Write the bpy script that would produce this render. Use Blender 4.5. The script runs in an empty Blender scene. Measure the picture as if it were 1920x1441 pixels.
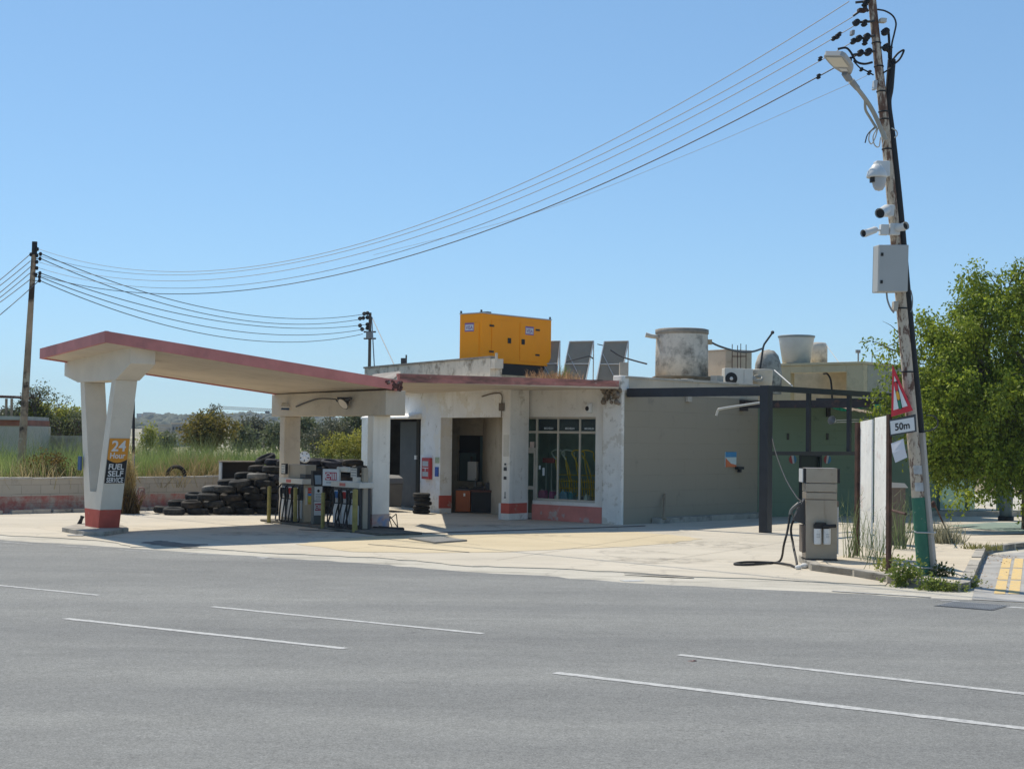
import bpy, math, random
import numpy as np
from mathutils import Vector as V, Matrix
random.seed(7)
sc = bpy.context.scene
COL = sc.collection
# ------------------------------------------------------------------ camera
FOC, CH = 2840.0, 2.1
PITCH, ROLL = math.atan(99.5 / FOC), math.radians(0.71)
FW = V((0, math.cos(PITCH), math.sin(PITCH)))
R0, U0 = V((1, 0, 0)), V((0, -math.sin(PITCH), math.cos(PITCH)))
CR = R0 * math.cos(ROLL) + U0 * math.sin(ROLL)
CU = -R0 * math.sin(ROLL) + U0 * math.cos(ROLL)
CAM = V((0, 0, CH))
cam = bpy.data.objects.new('camera', bpy.data.cameras.new('camera'))
COL.objects.link(cam)
cam.data.sensor_width = 36
cam.data.lens = 36 * FOC / 1920
cam.data.clip_end = 9000
cam.matrix_world = Matrix(((CR.x, CU.x, -FW.x, 0), (CR.y, CU.y, -FW.y, 0), (CR.z, CU.z, -FW.z, CH), (0, 0, 0, 1)))
sc.camera = cam


def ray(px, py):
    return FW + CR * ((px - 960) / FOC) + CU * ((720.5 - py) / FOC)


def G(px, py, z=0.0):
    d = ray(px, py)
    return CAM + d * ((z - CH) / d.z)


def P(px, py, y):
    d = ray(px, py)
    return CAM + d * (y / d.y)


def proj(p):
    d = V(p) - CAM
    w = d.dot(FW)
    return 960 + FOC * d.dot(CR) / w, 720.5 - FOC * d.dot(CU) / w


# ------------------------------------------------------------------ materials
MATS = {}


def rgb(h):
    if isinstance(h, tuple):
        return (h[0], h[1], h[2], 1)
    c = [int(h[i:i + 2], 16) / 255 for i in (0, 2, 4)]
    return tuple([x / 12.92 if x <= .04045 else ((x + .055) / 1.055) ** 2.4 for x in c] + [1])


class N:
    """small node-tree writer"""
    def __init__(s, name):
        s.m = bpy.data.materials.new(name)
        s.m.use_nodes = True
        s.t = s.m.node_tree
        s.b = s.t.nodes['Principled BSDF']
        s.out = s.t.nodes['Material Output']
        s.tc = None

    def n(s, ty, **kw):
        x = s.t.nodes.new(ty)
        for k, v in kw.items():
            if k in x.inputs:
                x.inputs[k].default_value = v
            else:
                setattr(x, k, v)
        return x

    def l(s, a, b):
        s.t.links.new(a, b)

    def co(s, kind='Object', scale=(1, 1, 1), rot=0):
        if s.tc is None:
            s.tc = s.n('ShaderNodeTexCoord')
        mp = s.n('ShaderNodeMapping')
        mp.inputs['Scale'].default_value = scale
        mp.inputs['Rotation'].default_value = (0, 0, rot)
        s.l(s.tc.outputs[kind], mp.inputs['Vector'])
        return mp.outputs['Vector']

    def noise(s, scale, detail=4, rough=.55, kind='Object', stretch=(1, 1, 1), rot=0):
        x = s.n('ShaderNodeTexNoise')
        x.inputs['Scale'].default_value = scale
        x.inputs['Detail'].default_value = detail
        x.inputs['Roughness'].default_value = rough
        s.l(s.co(kind, stretch, rot), x.inputs['Vector'])
        return x.outputs['Fac']

    def ramp(s, fac, a, b, ca=(0, 0, 0, 1), cb=(1, 1, 1, 1)):
        x = s.n('ShaderNodeValToRGB')
        e = x.color_ramp.elements
        e[0].position, e[1].position = a, b
        e[0].color, e[1].color = ca, cb
        s.l(fac, x.inputs['Fac'])
        return x.outputs['Color']

    def mix(s, fac, a, b, mode='MIX'):
        x = s.n('ShaderNodeMix', data_type='RGBA', blend_type=mode)
        for sock, val in ((x.inputs['Factor'], fac), (x.inputs['A'], a), (x.inputs['B'], b)):
            if hasattr(val, 'is_linked'):
                s.l(val, sock)
            else:
                sock.default_value = val
        return x.outputs['Result']

    def bump(s, h, strength=.3, dist=.01):
        x = s.n('ShaderNodeBump')
        x.inputs['Strength'].default_value = strength
        x.inputs['Distance'].default_value = dist
        s.l(h, x.inputs['Height'])
        s.l(x.outputs['Normal'], s.b.inputs['Normal'])


def mat(name, col, rough=.7, metal=0, var=.0, vscale=3, bump=0, bscale=60, spec=.4, stains=None, emit=0):
    """plain material with optional tone variation, bump and coloured stains [(colour, scale, lo, hi, stretch)]"""
    if name in MATS:
        return MATS[name]
    k = N(name)
    k.b.inputs['Roughness'].default_value = rough
    k.b.inputs['Metallic'].default_value = metal
    k.b.inputs['Specular IOR Level'].default_value = spec
    c = rgb(col)
    cur = c
    if var:
        d = tuple(x * (1 - var) for x in c[:3]) + (1,)
        u = tuple(min(1, x * (1 + var * .6)) for x in c[:3]) + (1,)
        cur = k.ramp(k.noise(vscale, 6, .6), .3, .7, d, u)
    for (sc_, sca, lo, hi, st) in (stains or []):
        f = k.ramp(k.noise(sca, 7, .62, 'UV' if st != (1, 1, 1) else 'Object', st), lo, hi)
        cur = k.mix(f, cur, rgb(sc_))
    if hasattr(cur, 'is_linked'):
        k.l(cur, k.b.inputs['Base Color'])
    else:
        k.b.inputs['Base Color'].default_value = cur
    if bump:
        k.bump(k.noise(bscale, 5, .6), bump, .01)
    MATS[name] = k.m
    return k.m


def leaf_mat(name, c1, c2, trans=.45, rough=.55):
    """leaves: a tint per leaf and some light coming through"""
    k = N(name)
    a = k.n('ShaderNodeAttribute', attribute_name='tint')
    col = k.mix(a.outputs['Fac'], rgb(c1), rgb(c2))
    k.l(col, k.b.inputs['Base Color'])
    k.b.inputs['Roughness'].default_value = rough
    k.b.inputs['Specular IOR Level'].default_value = .25
    tr = k.n('ShaderNodeBsdfTranslucent')
    k.l(col, tr.inputs['Color'])
    ms = k.n('ShaderNodeMixShader')
    ms.inputs['Fac'].default_value = trans
    k.l(k.b.outputs['BSDF'], ms.inputs[1])
    k.l(tr.outputs['BSDF'], ms.inputs[2])
    k.l(ms.outputs['Shader'], k.out.inputs['Surface'])
    MATS[name] = k.m
    return k.m


# ------------------------------------------------------------------ mesh builder
ZV = V((0, 0, 1))


class Fr:
    """a frame: origin, x axis, y axis, z axis"""
    def __init__(s, o, ex, ey=None, ez=ZV):
        s.o, s.ex = V(o), V(ex).normalized()
        s.ez = V(ez).normalized()
        s.ey = V(ey).normalized() if ey is not None else s.ez.cross(s.ex).normalized()

    def __call__(s, x, y, z):
        return s.o + s.ex * x + s.ey * y + s.ez * z

    def loc(s, p):
        d = V(p) - s.o
        return d.dot(s.ex), d.dot(s.ey), d.dot(s.ez)

    def hit(s, px, py, y=0.0):
        """pixel of the photograph on the plane local y = y -> local (x, z)"""
        d = ray(px, py)
        t = (s.o + s.ey * y - CAM).dot(s.ey) / d.dot(s.ey)
        a = s.loc(CAM + d * t)
        return a[0], a[2]

    def sub(s, x, y, z):
        return Fr(s(x, y, z), s.ex, s.ey, s.ez)


def rotfr(o, deg):
    a = math.radians(deg)
    return Fr(o, (math.cos(a), math.sin(a), 0), (-math.sin(a), math.cos(a), 0))


WORLD = Fr((0, 0, 0), (1, 0, 0), (0, 1, 0))


class MB:
    def __init__(s):
        s.v, s.f, s.mi, s.sm, s.tint = [], [], [], [], []

    def add(s, vs, fs, mi=0, smooth=False, tint=.5):
        n = len(s.v)
        s.v += [tuple(x) for x in vs]
        for q in fs:
            s.f.append([i + n for i in q])
            s.mi.append(mi)
            s.sm.append(smooth)
            s.tint.append(tint)
        return s

    def box(s, fr, x0, x1, y0, y1, z0, z1, mi=0):
        p = [fr(x, y, z) for z in (z0, z1) for y in (y0, y1) for x in (x0, x1)]
        return s.add(p, [(0, 2, 3, 1), (4, 5, 7, 6), (0, 1, 5, 4), (2, 6, 7, 3), (0, 4, 6, 2), (1, 3, 7, 5)], mi)

    def prism(s, poly, ext, mi=0, side=None):
        n = len(poly)
        e = V(ext)
        p = [V(q) for q in poly] + [V(q) + e for q in poly]
        s.add(p, [tuple(range(n))[::-1], tuple(range(n, 2 * n))], mi)
        s.add(p, [(i, (i + 1) % n, n + (i + 1) % n, n + i) for i in range(n)], mi if side is None else side)
        return s

    def tube(s, pts, r, n=8, mi=0, caps=True, smooth=True):
        pts = [V(p) for p in pts]
        m = len(pts)
        rs = r if isinstance(r, (list, tuple)) else [r] * m
        vs, fs = [], []
        up = None
        for i, p in enumerate(pts):
            d = (pts[min(i + 1, m - 1)] - pts[max(i - 1, 0)])
            if d.length < 1e-9:
                d = V((0, 0, 1))
            d.normalize()
            if up is None:
                up = V((0, 0, 1)) if abs(d.z) < .9 else V((1, 0, 0))
            a = d.cross(up)
            if a.length < 1e-6:
                a = d.cross(V((1, 0, .3)))
            a.normalize()
            b = a.cross(d).normalized()
            up = b
            for j in range(n):
                t = 2 * math.pi * j / n
                vs.append(p + (a * math.cos(t) + b * math.sin(t)) * rs[i])
        for i in range(m - 1):
            for j in range(n):
                k = (j + 1) % n
                fs.append((i * n + j, i * n + k, (i + 1) * n + k, (i + 1) * n + j))
        s.add(vs, fs, mi, smooth)
        if caps:
            s.add(vs, [tuple(range(n))[::-1], tuple(range((m - 1) * n, m * n))], mi)
        return s

    def cyl(s, p0, p1, r0, r1=None, n=16, mi=0, caps=True, smooth=True):
        return s.tube([p0, p1], [r0, r0 if r1 is None else r1], n, mi, caps, smooth)

    def lathe(s, fr, prof, n=24, mi=0, smooth=True, closed=False):
        m = len(prof)
        vs, fs = [], []
        for (r, z) in prof:
            for j in range(n):
                t = 2 * math.pi * j / n
                vs.append(fr(r * math.cos(t), r * math.sin(t), z))
        for i in range(m if closed else m - 1):
            i2 = (i + 1) % m
            for j in range(n):
                k = (j + 1) % n
                fs.append((i * n + j, i * n + k, i2 * n + k, i2 * n + j))
        return s.add(vs, fs, mi, smooth)

    def disc(s, fr, r, n=20, z=0, mi=0, rx=None):
        return s.add([fr(r * math.cos(2 * math.pi * j / n), (rx or r) * math.sin(2 * math.pi * j / n), z) for j in range(n)], [tuple(range(n))], mi)

    def quad(s, a, b, c, d, mi=0, tint=.5):
        return s.add([a, b, c, d], [(0, 1, 2, 3)], mi, False, tint)

    def ball(s, c, r, n=10, mi=0, sz=(1, 1, 1)):
        c = V(c)
        prof = [(max(1e-4, r * math.sin(math.pi * i / n)), -r * math.cos(math.pi * i / n)) for i in range(n + 1)]
        fr = Fr(c, (1, 0, 0), (0, 1, 0))
        i0 = len(s.v)
        s.lathe(fr, prof, n * 2, mi)
        for i in range(i0, len(s.v)):
            d = V(s.v[i]) - c
            s.v[i] = (c.x + d.x * sz[0], c.y + d.y * sz[1], c.z + d.z * sz[2])
        return s

    def build(s, name, mats, parent=None, loc=None, bev=0, label=None):
        if not isinstance(mats, (list, tuple)):
            mats = [mats]
        co = np.array([tuple(p) for p in s.v], dtype=np.float64).reshape(-1, 3)
        if parent is not None:
            r = parent
            while r.parent is not None:
                r = r.parent
            off = np.array(r.location)
        elif loc is not None:
            off = np.array(tuple(loc))
        else:
            lo, hi = co.min(0), co.max(0)
            off = np.array([(lo[0] + hi[0]) / 2, (lo[1] + hi[1]) / 2, lo[2]])
        me = bpy.data.meshes.new(name)
        me.from_pydata((co - off).tolist(), [], s.f)
        for m in mats:
            me.materials.append(m)
        me.polygons.foreach_set('material_index', s.mi)
        me.polygons.foreach_set('use_smooth', s.sm)
        # uv in metres: along the face horizontally, and height
        npoly = len(me.polygons)
        nor = np.empty(npoly * 3)
        me.polygons.foreach_get('normal', nor)
        nor = nor.reshape(-1, 3)
        tot = np.empty(npoly, dtype=np.int32)
        me.polygons.foreach_get('loop_total', tot)
        li = np.empty(len(me.loops), dtype=np.int32)
        me.loops.foreach_get('vertex_index', li)
        ln = np.repeat(nor, tot, axis=0)
        pc = co[li]
        flat = np.abs(ln[:, 2]) > .75
        h = np.hypot(ln[:, 0], ln[:, 1]) + 1e-9
        u = np.where(flat, pc[:, 0], (-ln[:, 1] * pc[:, 0] + ln[:, 0] * pc[:, 1]) / h)
        w = np.where(flat, pc[:, 1], pc[:, 2])
        uv = me.uv_layers.new(name='UVMap')
        uv.data.foreach_set('uv', np.stack([u, w], 1).ravel())
        if any(t != .5 for t in s.tint):
            at = me.attributes.new('tint', 'FLOAT', 'FACE')
            at.data.foreach_set('value', s.tint)
        o = bpy.data.objects.new(name, me)
        COL.objects.link(o)
        if parent is not None:
            o.parent = parent
        else:
            o.location = off
        if label:
            o['label'] = label
        if bev:
            b = o.modifiers.new('bevel', 'BEVEL')
            b.width, b.segments, b.limit_method, b.angle_limit = bev, 2, 'ANGLE', math.radians(40)
        return o


def tag(o, label=None, cat=None, group=None, kind=None):
    if label:
        o['label'] = label
    if cat:
        o['category'] = cat
    if group:
        o['group'] = group
    if kind:
        o['kind'] = kind
    return o


def thing(name, loc, label, cat, group=None):
    o = bpy.data.objects.new(name, None)
    COL.objects.link(o)
    o.location = V(loc)
    o.empty_display_size = .2
    return tag(o, label, cat, group)


def text(s, fr, h, w=None, bold=.0, ext=.002, cx=True):
    """lettering as a mesh in the plane of fr (x right, z up), centred; h = cap height"""
    cu = bpy.data.curves.new('t', 'FONT')
    cu.body = s
    cu.size = h / .72
    cu.offset = .024 * h / .72 if bold else 0
    cu.extrude = 0
    cu.align_x = 'LEFT'
    cu.resolution_u = 3
    ob = bpy.data.objects.new('t', cu)
    COL.objects.link(ob)
    bpy.context.view_layer.update()
    me = bpy.data.meshes.new_from_object(ob.evaluated_get(bpy.context.evaluated_depsgraph_get()))
    bpy.data.objects.remove(ob)
    bpy.data.curves.remove(cu)
    pts = [v.co.copy() for v in me.vertices]
    fs = [tuple(p.vertices) for p in me.polygons]
    bpy.data.meshes.remove(me)
    x0, x1 = min(p.x for p in pts), max(p.x for p in pts)
    k = 1 if w is None else w / (x1 - x0)
    mid = (x0 + x1) / 2 if cx else x0
    return [fr((p.x - mid) * k, -ext, p.y) for p in pts], fs


def wall(mb, fr, x0, x1, z0, z1, y0, y1, holes, mi=0):
    """a wall in frame fr with rectangular holes (xa, xb, za, zb), as boxes butted end to end"""
    xs = sorted({x0, x1} | {h[0] for h in holes} | {h[1] for h in holes})
    xs = [x for x in xs if x0 <= x <= x1]
    for a, b in zip(xs, xs[1:]):
        m = (a + b) / 2
        hs = sorted([(h[2], h[3]) for h in holes if h[0] < m < h[1]])
        z = z0
        for (za, zb) in hs:
            if za > z + 1e-6:
                mb.box(fr, a, b, y0, y1, z, za, mi)
            z = zb
        if z < z1 - 1e-6:
            mb.box(fr, a, b, y0, y1, z, z1, mi)


def copy_tree(o, parent=None):
    c = o.copy()
    COL.objects.link(c)
    if parent is not None:
        c.parent = parent
    for ch in list(o.children):
        copy_tree(ch, c)
    return c


def bez(pts, n=12):
    """smooth polyline (Catmull-Rom) through points"""
    pts = [V(p) for p in pts]
    q = [pts[0] * 2 - pts[1]] + pts + [pts[-1] * 2 - pts[-2]]
    out = []
    for i in range(1, len(q) - 2):
        for j in range(n):
            t = j / n
            a, b, c, d = q[i - 1], q[i], q[i + 1], q[i + 2]
            out.append(.5 * ((2 * b) + (c - a) * t + (2 * a - 5 * b + 4 * c - d) * t * t + (3 * b - a - 3 * c + d) * t ** 3))
    out.append(pts[-1])
    return out
# ------------------------------------------------------------------ light
SUN_AZ, SUN_EL = math.radians(36), math.radians(57)      # azimuth to the left of straight ahead
SD = V((-math.sin(SUN_AZ) * math.cos(SUN_EL), math.cos(SUN_AZ) * math.cos(SUN_EL), math.sin(SUN_EL)))
sun = bpy.data.objects.new('sun', bpy.data.lights.new('sun', 'SUN'))
COL.objects.link(sun)
sun.data.energy = 4.1
sun.data.angle = math.radians(.53)
sun.data.color = (1, .92, .78)
sun.rotation_euler = SD.to_track_quat('Z', 'Y').to_euler()
w = bpy.data.worlds.new('World')
sc.world = w
w.use_nodes = True
sky = w.node_tree.nodes.new('ShaderNodeTexSky')
sky.sky_type = 'NISHITA'
sky.sun_disc = False
sky.sun_elevation = SUN_EL
sky.sun_rotation = -SUN_AZ
sky.altitude = 60
sky.air_density = .8
sky.dust_density = .2
sky.ozone_density = 3
gm = w.node_tree.nodes.new('ShaderNodeGamma')        # a softer run from zenith to horizon
gm.inputs['Gamma'].default_value = .66
tn = w.node_tree.nodes.new('ShaderNodeMix')
tn.data_type, tn.blend_type = 'RGBA', 'MULTIPLY'
tn.inputs['Factor'].default_value = 1
tn.inputs['B'].default_value = (1.12, 1.545, 1.84, 1)
w.node_tree.links.new(sky.outputs['Color'], gm.inputs['Color'])
w.node_tree.links.new(gm.outputs['Color'], tn.inputs['A'])
w.node_tree.links.new(tn.outputs['Result'], w.node_tree.nodes['Background'].inputs['Color'])
w.node_tree.nodes['Background'].inputs['Strength'].default_value = .12
sc.view_settings.view_transform = 'Standard'
sc.view_settings.look = 'None'
sc.view_settings.gamma = 1
sc.view_settings.exposure = .21
sc.cycles.max_bounces = 8
sc.cycles.transparent_max_bounces = 16
sc.cycles.caustics_reflective = False
sc.cycles.caustics_refractive = False
try:
    sc.cycles.use_denoising = True
except Exception:
    pass

# ------------------------------------------------------------------ building directions
UA = math.radians(41)
UX = V((math.cos(UA), -math.sin(UA), 0))        # along the front of the shop, to the right
VX = V((math.sin(UA), math.cos(UA), 0))         # away, along the grey side wall
DX = V((-.568, .823, 0)).normalized()           # across the canopy, away from the road
LX = V((.823, .568, 0)).normalized()            # along the canopy

# ------------------------------------------------------------------ ground materials
def asphalt_mat():
    k = N('asphalt')
    big = k.ramp(k.noise(.35, 5, .6, stretch=(.35, 1, 1)), .3, .72, rgb((.212, .213, .206)), rgb((.270, .270, .258)))
    trk = k.ramp(k.noise(1.0, 4, .55, stretch=(.045, .75, 1), rot=math.radians(38)), .34, .66, (.87, .875, .885, 1), (1.06, 1.06, 1.05, 1))
    big = k.mix(1.0, big, trk, 'MULTIPLY')
    fine = k.noise(70, 5, .8)
    agg = k.ramp(fine, .36, .66, (.50, .50, .51, 1), (1.46, 1.46, 1.44, 1))
    c = k.mix(.85, big, agg, 'MULTIPLY')
    coarse = k.ramp(k.noise(22, 4, .7), .3, .7, (.84, .84, .84, 1), (1.15, 1.15, 1.15, 1))
    c = k.mix(1.0, c, coarse, 'MULTIPLY')
    mid = k.ramp(k.noise(3.2, 6, .65, stretch=(.5, 1, 1)), .3, .75, (.9, .9, .9, 1), (1.08, 1.08, 1.08, 1))
    c = k.mix(1.0, c, mid, 'MULTIPLY')
    pit = k.mix(1.0, k.ramp(k.noise(24, 3, .6), .61, .69), k.ramp(k.noise(.5, 4, .6), .38, .62), 'MULTIPLY')
    c = k.mix(k.mix(1.0, pit, (.6, .6, .6, 1), 'MULTIPLY'), c, rgb((.07, .07, .07)))
    vor = k.n('ShaderNodeTexVoronoi', feature='DISTANCE_TO_EDGE')
    vor.inputs['Scale'].default_value = .16
    wob = k.n('ShaderNodeTexNoise')
    wob.inputs['Scale'].default_value = 1.4
    wob.inputs['Detail'].default_value = 6
    k.l(k.co('Object'), wob.inputs['Vector'])
    add = k.n('ShaderNodeVectorMath', operation='MULTIPLY_ADD')
    add.inputs[1].default_value = (1.6, 1.6, 0)
    k.l(wob.outputs['Color'], add.inputs[0])
    k.l(k.co('Object'), add.inputs[2])
    k.l(add.outputs[0], vor.inputs['Vector'])
    cr = k.ramp(vor.outputs['Distance'], .0, .006, (1, 1, 1, 1), (0, 0, 0, 1))
    gate = k.ramp(k.noise(.22, 3), .56, .62)
    c = k.mix(k.mix(1.0, cr, gate, 'MULTIPLY'), c, rgb((.1, .1, .1)))
    k.l(c, k.b.inputs['Base Color'])
    k.b.inputs['Roughness'].default_value = .9
    k.b.inputs['Specular IOR Level'].default_value = .25
    k.bump(fine, .55, .012)
    return k.m


M_ASPH = asphalt_mat()


def concrete_ground(name, c1, c2, stain, lo=.45, hi=.75, crack=True):
    k = N(name)
    big = k.ramp(k.noise(.55, 7, .62, stretch=(.45, 1, 1)), .3, .7, rgb(c1), rgb(c2))
    st = k.ramp(k.noise(1.6, 8, .7, stretch=(.4, 1.3, 1)), lo, hi)
    c = k.mix(st, big, rgb(stain))
    fine = k.noise(45, 6, .75)
    c = k.mix(.55, c, k.ramp(fine, .3, .7, (.72, .72, .7, 1), (1.15, 1.15, 1.15, 1)), 'MULTIPLY')
    if crack:
        vor = k.n('ShaderNodeTexVoronoi', feature='DISTANCE_TO_EDGE')
        vor.inputs['Scale'].default_value = .32
        wob = k.n('ShaderNodeTexNoise')
        wob.inputs['Scale'].default_value = 1.1
        wob.inputs['Detail'].default_value = 6
        k.l(k.co('Object'), wob.inputs['Vector'])
        add = k.n('ShaderNodeVectorMath', operation='MULTIPLY_ADD')
        add.inputs[1].default_value = (1.2, 1.2, 0)
        k.l(wob.outputs['Color'], add.inputs[0])
        k.l(k.co('Object'), add.inputs[2])
        k.l(add.outputs[0], vor.inputs['Vector'])
        cr = k.ramp(vor.outputs['Distance'], .0, .012, (1, 1, 1, 1), (0, 0, 0, 1))
        c = k.mix(k.mix(.22, (0, 0, 0, 1), cr), c, rgb((.12, .11, .1)))
    k.l(c, k.b.inputs['Base Color'])
    k.b.inputs['Roughness'].default_value = .88
    k.b.inputs['Specular IOR Level'].default_value = .25
    k.bump(fine, .35, .01)
    return k.m


M_FORE = concrete_ground('forecourt_concrete', (.50, .45, .365), (.61, .55, .455), (.39, .355, .30), .5, .8)
M_TAN = concrete_ground('tan_concrete', (.54, .45, .30), (.63, .53, .365), (.48, .40, .27), .5, .85, False)
M_GUT = concrete_ground('dusty_concrete', (.44, .41, .35), (.60, .56, .48), (.26, .24, .2), .5, .72)
M_PAVE = concrete_ground('pavement_concrete', (.52, .45, .35), (.64, .56, .44), (.38, .33, .26), .5, .8)
M_DIRT = mat('dry_earth', (.30, .24, .16), .95, var=.35, vscale=.6, bump=.5, bscale=8)
M_KERB = mat('kerb_stone', (.40, .37, .32), .9, var=.25, vscale=2, bump=.5, bscale=40, stains=[((.16, .15, .13), 3, .5, .7, (1, 1, 1))])


def worn_paint(name, col, wear=(.12, .12, .12), lo=.42, hi=.6):
    k = N(name)
    f = k.ramp(k.noise(14, 8, .75), lo, hi)
    c = k.mix(f, rgb(wear), rgb(col))
    k.l(c, k.b.inputs['Base Color'])
    k.b.inputs['Roughness'].default_value = .8
    k.bump(k.noise(95, 4, .75), .3, .008)
    return k.m


M_LINE = worn_paint('white_road_paint', (.50, .50, .485), (.25, .25, .25), .32, .56)
M_FAINT = worn_paint('worn_white_paint', (.42, .42, .41), (.18, .18, .18), .38, .62)
M_YEL = worn_paint('yellow_road_paint', (.74, .50, .16), (.46, .40, .30), .34, .58)


def sheet(name, pts, m, z=None, kind='structure', thick=0):
    mb = MB()
    pts = [V(p) for p in pts]
    if z is not None:
        pts = [V((p.x, p.y, z)) for p in pts]
    a = sum(p.x * q.y - q.x * p.y for p, q in zip(pts, pts[1:] + pts[:1]))
    if a < 0:
        pts = pts[::-1]
    if thick:
        mb.prism([p - V((0, 0, thick)) for p in pts], (0, 0, thick))
    else:
        mb.add(pts, [tuple(range(len(pts)))])
    return tag(mb.build(name, m, loc=(0, 0, 0)), kind=kind)


def ragged(pts, step=.18, amp=.05, seed=1):
    """a broken edge: a polyline of points with random teeth"""
    r = random.Random(seed)
    out = []
    for a, b in zip(pts, pts[1:]):
        a, b = V(a), V(b)
        n = max(1, int((b - a).length / step))
        nn = V((-(b - a).y, (b - a).x, 0)).normalized()
        for i in range(n):
            out.append(a.lerp(b, i / n) + nn * (r.gauss(0, amp) + .6 * amp * math.sin(i * .7 + seed)))
    out.append(V(pts[-1]))
    return out


# the ground sheet, the road, the dusty gutter, the forecourt
sheet('ground', [(-3000, -300, 0), (3000, -300, 0), (3000, 4000, 0), (-3000, 4000, 0)], M_DIRT, -.09)
edge_road = [(-500, 978), (-200, 997), (0, 1010), (200, 1023), (350, 1033), (500, 1042), (700, 1055), (887, 1071), (1012, 1077), (1169, 1090), (1300, 1097), (1520, 1107), (1718, 1117), (1850, 1124), (2100, 1140), (2400, 1160)]
er = [G(*p) for p in edge_road]
road = [V((-60, 2, 0)), V((60, -20, 0)), V((60, er[-1].y - 24, 0))] + ragged(er, .3, .03, 3)[::-1] + [V((-60, er[0].y + 27, 0))]
sheet('road', road, M_ASPH, -.010)
edge_fore = [(-500, 974), (-200, 990), (0, 1002), (120, 1008), (210, 1015), (245, 1024), (370, 1026), (500, 1036), (700, 1044), (887, 1060), (1075, 1066), (1294, 1079), (1500, 1088), (1660, 1096)]
ef = [G(*p) for p in edge_fore]
sheet('gutter', [V((-60, er[0].y + 26.9, 0))] + [p - V((0, .5, 0)) for p in er] + [V((60, er[-1].y - 24, 0)), V((60, 60, 0)), V((-60, 70, 0))], M_GUT, -.014)
fore = ragged(ef, .22, .035, 5)
far_f = [G(1690, 1060), G(1760, 1010), V((16, 40, 0)), V((16, 60, 0)), V((-4, 60, 0)), V((-11, 46, 0)), V((-24, 32, 0))]
sheet('forecourt', fore + far_f, M_FORE, 0, thick=.013)
tan = [(700, 1005), (900, 1000), (1196, 997), (1290, 1006), (1312, 1010), (1260, 1018), (1180, 1024), (950, 1034), (780, 1036), (660, 1034), (560, 1020), (600, 1012)]
sheet('forecourt_patch', ragged([G(*p) for p in tan] + [G(*tan[0])], .3, .04, 8)[:-1], M_TAN, .004)
# pavement beyond the pergola, lighter
# dark stains of oil and the trench in the forecourt, as flat patches
M_OIL = mat('oily_concrete', (.11, .105, .1), .7, var=.4, vscale=4, bump=.3, bscale=40)
sheet('oil_stain', ragged([G(*p) for p in [(262, 1016), (300, 1013), (345, 1018), (388, 1021), (352, 1027), (300, 1023), (262, 1016)]], .12, .06, 4)[:-1], M_OIL, .004)
M_TAR = mat('tar_joint', (.09, .085, .08), .8, var=.3)
M_TAR2 = mat('dusty_joint', (.26, .24, .2), .9, var=.3)
def stain_mat():
    k = N('fuel_stain')
    f = k.ramp(k.noise(3.2, 8, .72), .46, .72)
    k.b.inputs['Base Color'].default_value = (.24, .22, .19, 1)
    k.b.inputs['Roughness'].default_value = .8
    tr = k.n('ShaderNodeBsdfTransparent')
    ms = k.n('ShaderNodeMixShader')
    sc2 = k.n('ShaderNodeMath', operation='MULTIPLY')
    sc2.inputs[1].default_value = .55
    k.l(f, sc2.inputs[0])
    k.l(sc2.outputs[0], ms.inputs['Fac'])
    k.l(tr.outputs['BSDF'], ms.inputs[1])
    k.l(k.b.outputs['BSDF'], ms.inputs[2])
    k.l(ms.outputs['Shader'], k.out.inputs['Surface'])
    return k.m


M_STAIN = stain_mat()
for i, q in enumerate([[(560, 992), (760, 1000), (1000, 992), (1160, 987), (1210, 985), (1210, 986.5), (1000, 993.3), (760, 1001.5), (560, 993)],
                       [(1170, 1075), (1240, 1078), (1300, 1081), (1300, 1082.5), (1240, 1080), (1170, 1076)],
                       [(690, 1020), (880, 1035), (880, 1035.7), (690, 1020.7)],
                       ]):
    sheet('ground_joint', [G(*p) for p in q], M_TAR, .0085)

# slab joints of the forecourt, and grey stains where cars stand
for i, (a, b) in enumerate((((250, 990), (470, 1022)), ((560, 975), (900, 1022)), ((905, 1000), (1290, 1040)), ((1010, 985), (1420, 1010)), ((1180, 1060), (1500, 1012)), ((930, 1050), (1420, 975)), ((640, 1030), (1100, 990)))):
    p, q = G(*a), G(*b)
    d = (q - p).normalized()
    n = V((-d.y, d.x, 0)) * .006
    sheet('ground_joint', [p - n, q - n, q + n, p + n], M_TAR2, .0085)
for i, (x, y, w_, h_) in enumerate(((520, 1000, 1.3, .8), (660, 1006, 1.1, .5), (860, 985, 1.4, .6), (1010, 1003, .7, .4), (1330, 1020, 1.2, .8), (1250, 1050, 1.6, .5), (420, 990, .9, .5), (1180, 1034, .6, .3))):
    c = G(x, y)
    rr_ = random.Random(i)
    ring = []
    for j in range(26):
        a = 2 * math.pi * j / 26
        k_ = 1 + .25 * math.sin(2 * a + i) + .15 * math.sin(5 * a + 2 * i) + rr_.gauss(0, .08)
        ring.append(c + V((math.cos(a) * w_ * k_, math.sin(a) * h_ * k_, 0)))
    sheet('ground_stain', ring, M_STAIN, .0085 if i not in (2, 3, 7) else .0125)

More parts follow.
